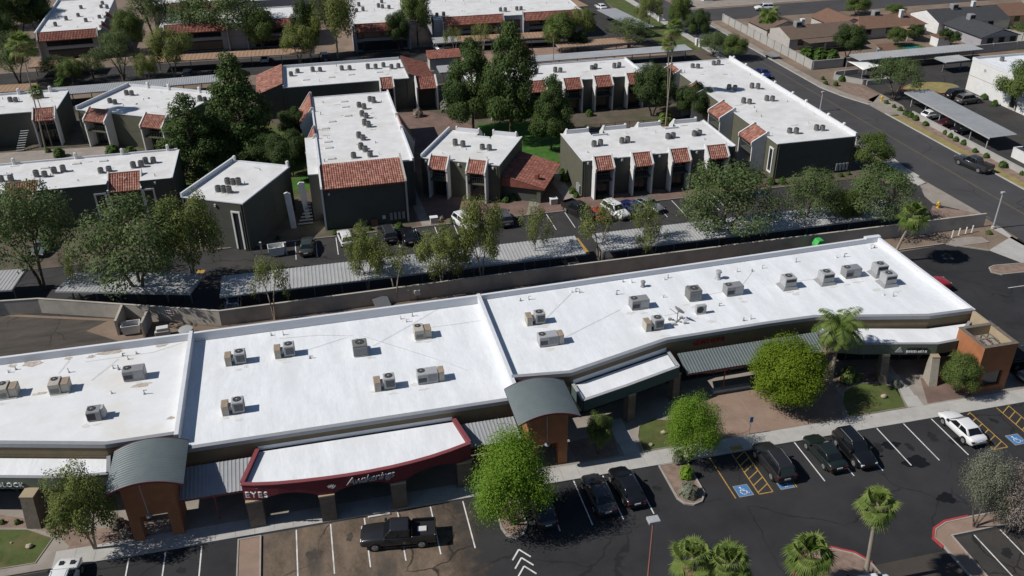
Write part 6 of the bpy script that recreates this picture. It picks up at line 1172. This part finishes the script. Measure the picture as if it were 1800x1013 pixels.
for px, py, w, lb, mt, hh in [(4, 920, 11, 'first from left on the gravel bed by the left shop', m_lf_mid, 1), (31, 920, 12, 'second from left on the gravel bed by the left shop', m_lf_mid, 1), (56, 923, 15, 'third from left on the gravel bed by the left shop', m_bush, 1), (88, 927, 13, 'right end of the gravel bed by the left shop', m_lf_sage, 1), (1192, 812, 22, 'spiky grey one at the top of the shrub island', m_lf_sage, 1.6), (1206, 838, 26, 'bright green one in the middle of the shrub island', m_lf_pv, 1.3), (1210, 868, 36, 'dry brownish one at the end of the shrub island', m_lf_sage, .9), (1488, 672, 26, 'flowering one at the foot of the feather palm', m_lf_mid, 1.8), (1504, 668, 20, 'low green one right of the feather palm', m_lf_mid, 1), (225, 940, 30, 'dry mound beside the left brick portal', m_lf_dead, .7), (205, 925, 30, 'dry mound behind the left brick portal', m_lf_dead, .8), (1575, 678, 18, 'low one by the right shop path', m_lf_sage, .8), (777, 386, 9, 'dry brown one by the white sign slab', m_lf_dead, 1), (1738, 410, 12, 'at the foot of the street lamp', m_lf_mid, .6), (787, 195, 30, 'pale flowering one behind the pine trunk', m_lf_sage, 1), (735, 205, 20, 'dark red one in the shaded court', m_lf_dead, 1), (1170, 215, 30, 'leafy one at the foot of the pool palms', m_frond, 1), (490, 420, 10, 'by the bin enclosure of the apartment lot', m_bush, 1)]: shrub(px, py, w, f'shrub, {lb}', mt, hh, z=.12 if py > 600 else .06, group='planted shrubs')
def boulder(px, py, wpx, label, z=.13):
    p = at(px, py, z); w = wpx/ppm(p); rg = random.Random(int(px)); bm = bmesh.new(); bmesh.ops.create_icosphere(bm, subdivisions=2, radius=.5)
    for v in bm.verts: v.co *= rg.uniform(.82, 1.12); v.co.z *= .7
    me = bpy.data.meshes.new('boulder'); bm.to_mesh(me); bm.free(); me.materials.append(m_rock); o = link('boulder', me, loc=(p.x, p.y, z+w*.22)); o.scale = (w, w*.8, w); tag(o, label, 'rock', 'landscape boulders')
boulder(52, 962, 13, 'pale boulder on the left lawn'); boulder(1166, 762, 11, 'tan boulder at the back of the middle lawn'); boulder(1144, 783, 9, 'small white boulder near the path on the middle lawn'); boulder(1553, 699, 12, 'pale boulder on the right lawn'); boulder(20, 955, 5, 'small dark stone on the left lawn')

# ================================================================== VEHICLES
VT = {}
def slab_quad(mb, pts, th, n):   # panel with thickness along n
    k = len(pts); mb.add([Vector(p) for p in pts]+[Vector(p)-n*th for p in pts], [tuple(range(k)), tuple(range(2*k-1, k-1, -1))]+[(i, (i+1) % k, k+(i+1) % k, k+i) for i in range(k)])
def vehicle_template(kind):
    """parts of a vehicle facing +X, wheels on z=0; returns [(name, mesh, painted, subparts)]"""
    if kind in VT: return VT[kind]
    D = dict(sedan=dict(L=4.75, W=1.82, H=1.45, zb=.22, hood=.92, deck=1.0, ws=.95, rf=.2, rr=-1.1, rg=-1.85, belt=.95, wb=2.75, wr=.33),
             hatch=dict(L=4.4, W=1.8, H=1.5, zb=.22, hood=.95, deck=1.02, ws=.95, rf=.25, rr=-1.5, rg=-2.05, belt=.98, wb=2.65, wr=.33),
             suv=dict(L=4.75, W=1.9, H=1.75, zb=.28, hood=1.08, deck=1.12, ws=1.0, rf=.35, rr=-2.0, rg=-2.3, belt=1.1, wb=2.8, wr=.37),
             pickup=dict(L=5.85, W=2.0, H=1.9, zb=.36, hood=1.22, deck=.9, ws=1.15, rf=.55, rr=-.85, rg=-1.05, belt=1.22, wb=3.6, wr=.41))[kind]
    L, W, H = D['L'], D['W'], D['H']; h2 = L/2; w = W/2; pk = kind == 'pickup'; out = []
    # body loft
    if pk: st = [(-h2, .93, .42, .9), (-h2+.08, .98, .38, .93), (-1.1, 1, .36, .93), (-1.05, 1, .36, 1.2), (1.1, 1, .36, 1.24), (1.9, .99, .36, 1.2), (h2-.25, .95, .38, 1.12), (h2-.06, .9, .42, 1.02), (h2, .82, .48, .9)]
    else: st = [(-h2, .8, .42, D['deck']-.3), (-h2+.06, .88, .34, D['deck']-.1), (-h2+.3, .95, .26, D['deck']), (-1.4, .99, .22, D['belt']+.04), (-.3, 1, .22, D['belt']), (.8, 1, .22, D['belt']), (1.1, .99, .22, D['hood']+.02), (h2-.75, .96, .24, D['hood']-.06), (h2-.25, .9, .28, D['hood']-.17), (h2-.05, .8, .36, D['hood']-.3), (h2, .7, .42, D['hood']-.42)]
    if kind == 'suv': st[0] = (-h2, .86, .45, D['deck']-.25); st[1] = (-h2+.05, .93, .36, D['deck'])
    vs = []; fs = []
    for x, k, zb, zt in st:
        ww = w*k; sec = [(0, zb), (ww*.86, zb), (ww*.96, zb+.1), (ww, zb+(zt-zb)*.45), (ww*.985, zt-.12), (ww*.93, zt-.03), (ww*.8, zt+.005), (0, zt+.03)]; ring = sec+[(-y, z) for y, z in sec[-2:0:-1]]
        vs += [(x, y, z) for y, z in ring]
    n = len(ring); m_ = len(st)
    for i in range(m_-1):
        for j in range(n): fs.append((i*n+j, i*n+(j+1) % n, (i+1)*n+(j+1) % n, (i+1)*n+j))
    fs += [tuple(range(n-1, -1, -1)), tuple(range((m_-1)*n, m_*n))]
    body = MB().add(vs, fs)
    me = body.mesh('body', PAINT['grey'], True); out.append(('body', me, True, []))
    # cabin
    zb = D['belt']-.02; zr = H; wb_, wt = w*.93, w*.7; xw, xf, xr, xg = D['ws'], D['rf'], D['rr'], D['rg']
    c = [(xw, wb_, zb), (xf, wt, zr-.03), (xr, wt, zr-.05), (xg, wb_*.96, zb)]
    bm = bmesh.new(); V = [bm.verts.new((x, s*y, z)) for s in (1, -1) for x, y, z in c]
    for f in ((3, 2, 1, 0), (4, 5, 6, 7), (0, 1, 5, 4), (1, 2, 6, 5), (2, 3, 7, 6), (3, 0, 4, 7)): bm.faces.new([V[i] for i in f])
    bmesh.ops.recalc_face_normals(bm, faces=bm.faces); bmesh.ops.bevel(bm, geom=[e for e in bm.edges if max(v.co.z for v in e.verts) > zb+.1], offset=.09, segments=3, profile=.6, affect='EDGES')
    me = bpy.data.meshes.new('cabin'); bm.to_mesh(me); bm.free(); me.materials.append(PAINT['grey']); me.polygons.foreach_set('use_smooth', [True]*len(me.polygons)); out.append(('cabin', me, True, []))
    def lerp(a, b, t): return tuple(a[i]+(b[i]-a[i])*t for i in range(3))
    def inset(q, e, lo=.0):   # quad a(bottom) b(bottom) c(top) d(top)
        a, b, c_, d = q; a2 = lerp(a, b, e); b2 = lerp(b, a, e); c2 = lerp(c_, d, e); d2 = lerp(d, c_, e); return [lerp(a2, d2, lo), lerp(b2, c2, lo), lerp(c2, b2, .13), lerp(d2, a2, .13)]
    def pane(name, q, n_, mat=m_cglass): mb = MB(); n_ = Vector(n_).normalized(); slab_quad(mb, [Vector(p)+n_*.012 for p in q], .05, n_); out.append((name, mb.mesh(name, mat), False, []))
    W0, W1, R1, R0 = [Vector(p) for p in c]; mir = lambda p: Vector((p.x, -p.y, p.z))
    nf = (mir(W0)-W0).cross(W1-W0); nf = nf if nf.x > 0 else -nf; pane('windscreen', inset([W0, mir(W0), mir(W1), W1], .09, .06), nf)
    nb = (mir(R0)-R0).cross(R1-R0); nb = nb if nb.x < 0 else -nb; pane('rear_window', inset([R0, mir(R0), mir(R1), R1], .1, .1 if kind != 'suv' else .05), nb)
    for s in (1, -1):
        q = [Vector((p.x, p.y*s, p.z)) for p in (R0, W0, W1, R1)]; ns = (q[1]-q[0]).cross(q[3]-q[0]); ns = ns if ns.y*s > 0 else -ns; a, b, c_, d = inset(q, .07, .08); mids = [lerp(a, b, .47), lerp(a, b, .53), lerp(d, c_, .47), lerp(d, c_, .53)]
        pane('side_window', [a, mids[0], mids[2], d], ns); pane('side_window', [mids[1], b, c_, mids[3]], ns)
        mb = MB().bbox(xw-.28, min(s*(w-.0), s*(w+.2)), zb+.02, xw-.08, max(s*w, s*(w+.2)), zb+.2, .03); out.append(('mirror', mb.mesh('mirror', m_trim), False, []))
        x0 = h2-.3; mb = MB().bbox(x0, s*w*.5-.0 if s > 0 else -w*.84, st[-2][3]-.14, h2-.03, w*.84 if s > 0 else -w*.5, st[-2][3]+.03, .04); out.append(('headlamp', mb.mesh('headlamp', m_lampw), False, []))
        zt = (D['deck'] if not pk else 1.28); mb = MB().bbox(-h2-.012, s*w*.62 if s > 0 else -w*.93, zt-.3, -h2+.14, w*.93 if s > 0 else -w*.62, zt-.16, .03) if not pk else MB().bbox(-h2-.015, s*w*.86 if s > 0 else -w*.985, zt-.42, -h2+.05, w*.985 if s > 0 else -w*.86, zt-.05, .02); out.append(('tail_lamp', mb.mesh('tail_lamp', m_lampr), False, []))
    mb = MB().bbox(h2-.1, -w*.62, .45, h2+.012, w*.62, .62, .02); out.append(('grille', mb.mesh('grille', m_trim), False, []))
    mb = MB().bbox(-h2-.02, -w*.8, .34, -h2+.1, w*.8, .5, .02); out.append(('rear_bumper', mb.mesh('rear_bumper', m_trim), False, [])); mb = MB().box(-h2-.03, -.26, .62, -h2+.02, .26, .76); out.append(('number_plate', mb.mesh('number_plate', m_lampw), False, []))
    mb = MB().box(-h2+.5, -w*.97, .2, h2-.5, w*.97, .34); out.append(('sill', mb.mesh('sill', m_trim), False, []))
    r = D['wr']
    for sx in (1, -1):
        for s in (1, -1):
            x = sx*D['wb']/2; y1 = s*(w+.015); y0 = s*(w-.2); ty = MB().tube((x, y0, r), (x, y1, r), r, n=20); rim = MB().tube((x, y1-s*.02, r), (x, y1+s*.006, r), r*.66, n=16)
            for k in range(5): a = 2*math.pi*k/5; rim.tube((x, y1+s*.008, r), (x+r*.6*math.cos(a), y1+s*.008, r+r*.6*math.sin(a)), .03, n=4)
            arch = MB().tube((x, s*(w-.3), r+.03), (x, s*(w+.004), r+.03), r*1.13, n=20); out.append(('wheel', ty.mesh('tyre', m_tyre), False, [('rim', rim.mesh('rim', m_rim))])); out.append(('wheel_arch', arch.mesh('wheel_arch', m_trim), False, []))
    if pk:
        for s in (1, -1): out.append(('bed_side', MB().bbox(-h2+.02, s*w-.09 if s > 0 else -w, .85, -1.06, w if s > 0 else -w+.09, 1.32, .03).mesh('bed_side', PAINT['grey']), True, []))
        out.append(('tailgate', MB().bbox(-h2, -w+.1, .85, -h2+.09, w-.1, 1.3, .03).mesh('tailgate', PAINT['grey']), True, [])); out.append(('bed_floor', MB().box(-h2+.1, -w+.1, .93, -1.1, w-.1, .98).mesh('bed_floor', m_trim), False, []))
    else:
        if kind == 'suv': 
            for s in (1, -1): out.append(('roof_rail', MB().path([(-1.7, s*.58, H-.02), (-1.6, s*.58, H+.04), (.1, s*.58, H+.05), (.2, s*.58, H-.01)], [.022]*4, 6).mesh('roof_rail', m_rim), False, []))
    VT[kind] = out; return out
CATS = dict(sedan='car', hatch='car', suv='SUV', pickup='pickup')
def car(kind, px, py, ang, paint, label, z=.75, scale=1, pos=None):
    p = at(px, py, z) if pos is None else Vector((*pos, 0)); p.z = .012
    t = thing('parked_'+{'sedan': 'car', 'hatch': 'car', 'suv': 'suv', 'pickup': 'pickup'}[kind], label, CATS[kind], p, R(ang), 'parked vehicles', (scale,)*3)
    for nm, me, painted, subs in vehicle_template(kind):
        o = link(nm, me, t)
        if painted: o.material_slots[0].link = 'OBJECT'; o.material_slots[0].material = PAINT[paint]
        for sn, sm in subs: link(sn, sm, o)
    return t
pk = car('pickup', 700, 936, 172, 'charcoal', 'charcoal pickup parked across the stained bays before the maroon shop', z=.9); MB().box(-2.2, -.3, .985, -1.5, .2, 1.08).build('tool_box', m_pipe, pk)
car('sedan', 0, 0, 92, 'gunmetal', 'dark grey car in tree shade, left of the pair at the kerb', pos=(19.05, 52.0)); car('sedan', 0, 0, 93, 'black', 'black car with red tail lamps, right of the pair at the kerb', pos=(21.6, 52.3)); car('hatch', 0, 0, 90, 'gunmetal', 'dark car half hidden under the palo verde', pos=(14.1, 51.6))
car('suv', 0, 0, 91, 'charcoal', 'charcoal SUV on the left accessible bay', pos=(34.85, 52.1), scale=1.02); car('sedan', 0, 0, 92, 'darkgreen', 'dark green sedan between white lines, left of the black SUV', pos=(39.75, 52.2)); car('suv', 0, 0, -89, 'black', 'glossy black SUV backed in right of the dark green sedan', pos=(42.5, 51.9), scale=.98); car('sedan', 0, 0, 91, 'white', 'white sedan beside the yellow hatching at right', pos=(53.55, 52.3))
wc = car('suv', 0, 0, 84, 'white', 'white SUV with dark bonnet vents cut by the bottom left corner', pos=(-22.3, 52.4))
for s in (-.4, .4): MB().box(1.35, s-.16, 1.09, 1.75, s+.16, 1.1+.03).build('bonnet_vent', m_trim, wc)
car('sedan', 0, 0, 178, 'white', 'white car under the leaning palm at the bottom edge', pos=(34.6, 37.9))
for a in [('sedan', 540, 430, 84, 'mossgrey', 'grey-green sedan in the shade left of the white sports car'), ('hatch', 607, 416, 96, 'white', 'white sports car left of the dark grey SUV'), ('suv', 681, 409, 96, 'gunmetal', 'dark grey SUV before the tiled-slope end wall'), ('sedan', 717, 412, 92, 'black', 'black car right of the dark grey SUV'), ('suv', 818, 391, -72, 'white', 'white SUV nosed out of the forecourt bays'), ('suv', 884, 381, 92, 'grey', 'grey SUV half hidden by the tall olive tree'), ('pickup', 1018, 370, -70, 'black', 'black pickup at the forecourt, left of the red car'), ('sedan', 1047, 374, 112, 'red', 'red car beside the black pickup'), ('suv', 1082, 369, -72, 'white', 'white SUV right of the red car'), ('sedan', 1112, 362, 110, 'blue', 'dark blue car behind the drooping tree'), ('sedan', 1141, 358, -66, 'silver', 'silver coupe at the right end of the forecourt bays'),
 ('sedan', 73, 432, -94, 'palegreen', 'pale green sedan at the left under the trees'), ('pickup', 1711, 287, 101, 'gunmetal', 'grey pickup parked on the street verge side'), ('sedan', 1342, 128, -90, 'blue', 'blue car on the street behind the parapet'), ('suv', 1686, 165, 2, 'black', 'black SUV before the white building'), ('suv', 1703, 174, 5, 'grey', 'grey SUV with pale roof before the white building'), ('hatch', 1640, 200, 10, 'white', 'white car under the street carport'), ('sedan', 1668, 215, 10, 'maroon', 'dark red car under the street carport'), ('suv', 1343, 13, 170, 'white', 'white SUV on the drive beyond the cross street'), ('sedan', 1056, 11, 95, 'white', 'white car on the north drive at top'),
 ('sedan', 465, 102, 90, 'white', 'white car beside the round pale-green bush tree'), ('sedan', 770, 82, 100, 'white', 'white car under the white carport end'), ('suv', 570, 100, 95, 'black', 'black SUV beside the tall yellow-green tree'), ('sedan', 410, 533, 92, 'steelblue', 'blue-grey car under the left end of the long carport'), ('sedan', 1003, 462, 92, 'grey', 'grey car under the right end of the left long carport'), ('suv', 330, 130, 90, 'black', 'black SUV on the rear drive before the ribbed carport'), ('sedan', 20, 100, 90, 'charcoal', 'dark car at the left edge by the rear drive'), ('sedan', 920, 85, 90, 'red', 'dark red car on the tan paving'), ('pickup', 1384, 103, 90, 'black', 'dark pickup at the far kerb of the street') if 0 else ('sedan', 1694, 226, 10, 'black', 'dark car at the lower part of the street carport')]: car(*a)
er = car('pickup', 0, 0, 0, 'red', 'red pickup parked behind the right end of the shop roof', pos=(66.0, 75.4)); MB().box(-2.8, -.9, .99, -1.15, .9, 1.36).build('bed_cover', m_steel, er)
car('sedan', 0, 0, 2, 'white', 'white car tip just behind the end parapet', pos=(64.9, 71.9)); car('sedan', 0, 0, 0, 'blue', 'blue car behind the end parapet', pos=(65.2, 69.0)); car('sedan', 0, 0, 0, 'steelblue', 'steel blue car showing past the parapet corner', pos=(65.8, 66.4)); car('suv', 0, 0, 0, 'black', 'black SUV right of the orange tower', pos=(66.5, 60.2)); car('sedan', 0, 0, 0, 'silver', 'silver car right of the orange tower', pos=(66.3, 57.3))
# flat trailer
p = at(1356, 97, .5); t = thing('flat_trailer', 'small flat utility trailer parked at the far kerb of the street', 'trailer', (p.x, p.y, 0), R(95)); MB().box(-1.8, -.95, .5, 1.8, .95, .62).build('deck', m_acg, t); MB().path([(1.8, 0, .5), (3.0, 0, .45)], [.06, .05], 6).build('drawbar', m_steel, t)
for s in (-1, 1):
    MB().box(-1.8, s*.95-.03, .621, 1.8, s*.95+.03, .9).build('side_rail', m_steel, t); MB().tube((0, s*.98, .3), (0, s*1.15, .3), .3, n=16).build('wheel', m_tyre, t)
# ================================================================== STREET FURNITURE
def dumpster(px, py, rz, label, w=1.9, d=1.3, h=1.2, mat=None):
    p = at(px, py); t = thing('dumpster', label, 'bin', p, R(rz)); mb = MB(); o = [(-w/2, -d/2), (w/2, -d/2), (w/2, d/2), (-w/2, d/2)]; k = .86
    mb.add([(x*k, y*k, .15) for x, y in o]+[(x, y, h) for x, y in o]+[(x*.93, y*.9, h) for x, y in o]+[(x*.8, y*.8, .35) for x, y in o], [(0,3,2,1)]+[(i, (i+1) % 4, 4+(i+1) % 4, 4+i) for i in range(4)]+[(4+i, 4+(i+1) % 4, 8+(i+1) % 4, 8+i) for i in range(4)]+[(8+i, 8+(i+1) % 4, 12+(i+1) % 4, 12+i) for i in range(4)]+[(12, 13, 14, 15)]); mb.build('hopper', mat or m_stucco, t)
    for s in (-1, 1): MB().box(s*w/2*.95-.06, -.5, .6, s*w/2*.95+.06, .3, .75).build('lifting_pocket', m_steel, t)
    rb = MB(); rg = random.Random(px)
    for _ in range(9): x, y = rg.uniform(-w*.33, w*.33), rg.uniform(-d*.3, d*.3); rb.box(x-.18, y-.15, .36, x+.18, y+.15, rg.uniform(.6, 1.0))
    rb.build('rubbish', m_pipe if px > 300 else m_dark, t)
    for s in (-1, 1): MB().tube((s*.6, -.45, .1), (s*.68, -.45, .1), .1, n=10).build('castor', m_tyre, t)
dumpster(233, 585, 3, 'open white dumpster inside the block enclosure behind the shops'); dumpster(487, 448, 5, 'open white dumpster at the corner of the apartment lot', 2.0, 1.4, 1.3)
for px in (461, 504):
    p = at(px, 448); o = MB().box(-.1, -.1, 0, .1, .1, 1.7).bbox(-.14, -.14, 1.702, .14, .14, 1.78, .02).build('gate_post', m_cream); o.location = p; tag(o, f'pale post {"left" if px < 480 else "right"} of the apartment dumpster', 'post', 'dumpster posts')
p = at(287, 590); t = thing('utility_cabinet', 'pale stepped utility cabinet right of the bin enclosure', 'cabinet', p, R(4)); MB().bbox(-.75, -.4, 0, .75, .4, .7).build('base', m_cream, t); MB().bbox(-.55, -.3, .702, .7, .4, 1.05).build('cap', m_pipe, t)
p = at(329, 590); t = thing('round_tank', 'round blue-grey tank lid behind the roof divider', 'tank', p); MB().lathe([(.75, 0), (.75, .75), (.7, .8)], (0, 0, 0), 24).build('drum', m_steel, t); MB().lathe([(.78, .8), (.74, .86), (.05, .9)], (0, 0, 0), 24).build('lid', m_acl, t)
for px, py, lb in ((718, 520, 'tan post by the back wall, left of the small white box'), ):
    p = at(px, py+8); t = thing('utility_post', lb, 'post', p); MB().bbox(-.14, -.14, 0, .14, .14, 1.3).build('post', m_act, t); MB().bbox(-.17, -.17, 1.302, .17, .17, 1.4, .02).build('cap', m_act, t)
p = at(734, 526); t = thing('meter_cabinet', 'small white meter box on a stand by the back wall', 'cabinet', p); MB().box(-.08, -.08, 0, .08, .08, .6).build('stand', m_steel, t); MB().bbox(-.35, -.2, .6, .35, .2, 1.25).build('box', m_pipe, t)
p = at(1438, 443); t = thing('green_bin', 'bright green sloped bin behind the shop roof', 'bin', p, R(3)); MB().ngon_xz([(-.6, 0), (.6, 0), (.75, 1.2), (.2, 1.75), (-.45, 1.75), (-.75, 1.2)], -.5, .5).build('body', m_greenp, t); MB().box(-.42, -.45, 1.752, .18, .45, 1.8).build('lid', m_greenp, t)
p = at(672, 540); t = thing('leaning_sheet', 'tilted grey sheet leaning in the alley behind the shops', 'debris', p, R(20)); MB().add([(-.9, -.6, .05), (.9, -.6, .05), (.9, .5, 1.1), (-.9, .5, 1.1), (-.9, -.55, 0), (.9, -.55, 0), (.9, .56, 1.05), (-.9, .56, 1.05)], [(0,1,2,3), (7,6,5,4), (0,4,5,1), (2,6,7,3), (1,5,6,2), (0,3,7,4)]).build('sheet', m_acg, t); MB().tube((.9, .5, 0), (.9, .55, 1.1), .04).build('prop', m_acl, t)
for k in range(4):
    px, py = [(1673, 418), (1685, 414), (1697, 412), (1708, 409)][k]; p = at(px, py); t = thing('bollard', f'white bollard by the end of the block wall, {ORD[k]} from the left', 'bollard', p, group='white bollards'); MB().lathe([(.09, 0), (.09, .95), (.07, 1.02), (.02, 1.05)], (0, 0, 0), 12).build('post', m_stucco, t); MB().lathe([(.16, 0), (.16, .03), (.1, .05)], (0, 0, 0), 12).build('footing', m_conc2, t)
def hydrant(px, py, label):
    p = at(px, py); t = thing('fire_hydrant', label, 'hydrant', p, 0, 'yellow fire hydrants', (1.4,)*3); MB().lathe([(.17, 0), (.17, .05), (.11, .07), (.11, .5), (.15, .52), (.15, .56), (.12, .62), (.06, .7), (.03, .76)], (0, 0, 0), 12).build('barrel', m_yhyd, t); MB().tube((-.22, 0, .42), (.22, 0, .42), .06, n=8).tube((0, -.2, .4), (0, 0, .4), .07, n=8).build('nozzles', m_yhyd, t)
hydrant(1648, 366, 'yellow hydrant on the gravel corner by the apartment drive'); hydrant(1549, 178, 'yellow hydrant at the driveway across the street')
def street_lamp(px, py, top, label, arm=None, head=None, base=None, mat=None, r=.09):
    p = at(px, py) if base is None else Vector((*base, 0)); h = height_to(p, top); t = thing('street_lamp', label, 'lamp', p, 0, 'lamp posts'); MB().lathe([(.25, 0), (.25, .35), (.12, .4)], (0, 0, 0), 12).build('footing', m_conc, t); MB().path([(0, 0, .35), (0, 0, h)], [r, r*.7], 10).build('pole', mat or m_acl, t)
    if arm: MB().path([(0, 0, h), (arm[0]*.5, arm[1]*.5, h+.25), (arm[0], arm[1], h+.3)], [.05, .04, .04], 6).build('arm', mat or m_acl, t)
    a = arm or (0, 0); w = head or .25; MB().bbox(a[0]-w, a[1]-w*.75, h+(.22 if arm else .0), a[0]+w, a[1]+w*.75, h+(.36 if arm else .22), .03).build('lamp_head', m_acl, t)
street_lamp(0, 0, 916, 'car park lamp with rust-red pole and square white head at the bottom', head=.42, base=(19.3, 41.5), mat=M('rust_pole', (.3, .13, .1), rough=.6), r=.075); street_lamp(1745, 402, 340, 'white street lamp at the end of the block wall', r=.12); street_lamp(1441, 196, 163, 'street lamp behind the long street block', r=.12); street_lamp(1003, 468, 424, 'thin pole at the end of the left long carport', r=.06)
p = at(1056, 425); t = thing('street_lamp', 'white curved double-arm lamp at the carport gap', 'lamp', (32.6, 92.0, 0), 0, 'lamp posts'); MB().path([(0, 0, 0), (0, 0, 5.2), (-.3, .1, 5.8), (-1.6, .6, 6.1)], [.09, .07, .05, .045], 8).path([(0, 0, 4.6), (-.4, .0, 5.0), (-1.4, -.5, 4.9)], [.05, .045, .04], 6).build('pole', m_acl, t)
for x, y, z in ((-1.6, .6, 6.0), (-1.4, -.5, 4.8)): MB().bbox(x-.35, y-.12, z, x+.1, y+.12, z+.13, .03).build('lamp_head', m_acl, t)
for px, py, lb in ((973, 359, 'white cube pedestal on the brick forecourt'), (763, 392, 'white cube pedestal beside the shaded court')):
    p = at(px, py); t = thing('sign_pedestal', lb, 'pedestal', p, 0, 'white pedestals'); MB().bbox(-.5, -.35, 0, .5, .35, .85).build('block', m_cream, t); MB().bbox(-.55, -.4, .852, .55, .4, .92, .02).build('cap', m_stucco, t)
p = at(659, 397); t = thing('utility_cabinet', 'brown utility box at the tiled-slope end wall', 'cabinet', p); MB().bbox(-.45, -.3, 0, .45, .3, .95).build('box', m_redroof, t); MB().bbox(-.48, -.33, .952, .48, .33, 1.0, .02).build('lid', m_redroof, t)
for px, py, k in ((1160, 38, 'tall white utility cabinet at the top beside the street'), (1226, 80, 'white utility cabinet behind the long street block, left'), (1232, 83, 'white utility cabinet behind the long street block, right')):
    p = at(px, py); t = thing('utility_cabinet', k, 'cabinet', p, 0, 'white utility cabinets'); MB().bbox(-.5, -.4, 0, .5, .4, 1.5).build('box', m_stucco, t); MB().bbox(-.54, -.44, 1.502, .54, .44, 1.6, .02).build('lid', m_stucco, t)
# pool fence, chairs
t = thing('pool_fence', 'dark metal fence around the swimming pool', 'fence', (40, 134, 0)); F_ = [(39.6, 131), (44, 135.1), (59, 134.6), (59.2, 123)]
for a, b in zip(F_[:-1], F_[1:]):
    A_, B_ = Vector(a), Vector(b); n = int((B_-A_).length/2.4)
    for k in range(n+1): q = A_+(B_-A_)*k/n; MB().box(q.x-.03, q.y-.03, 0, q.x+.03, q.y+.03, 1.5).build('post', m_trim, t, True)
    for z in (.2, 1.4): MB().tube((*A_, z), (*B_, z), .02, n=5).build('rail', m_trim, t, True)
    pk_ = MB(); nn = int((B_-A_).length/.3)
    for k in range(nn): q = A_+(B_-A_)*k/nn; pk_.tube((*q, .2), (*q, 1.4), .01, n=4, cap=False)
    o = pk_.build('picket', m_trim, t, True); o['kind'] = 'stuff'
for k, (x, y) in enumerate(((51.5, 127.5), (53, 128.0), (54.4, 127.4))):
    t = thing('pool_chair', f'white pool chair on the pool deck, {ORD[k]} from the left', 'chair', (x, y, .08), R(30*k), 'white pool chairs'); MB().box(-.3, -.3, .38, .3, .3, .43).build('seat', m_pipe, t); MB().box(-.3, .26, .432, .3, .31, .95).build('backrest', m_pipe, t)
    for a in (-.26, .26):
        for b in (-.26, .26): MB().tube((a, b, 0), (a, b, .38), .025, n=6).build('leg', m_pipe, t)
# concrete wheel stop at the kerb
o = MB().bbox(-.9, -.09, 0, .9, .09, .14, .03).build('wheel_stop', m_pipe); o.location = (1.2, 54.35, .006); tag(o, 'white concrete wheel stop before the middle maroon arch', 'wheel stop')
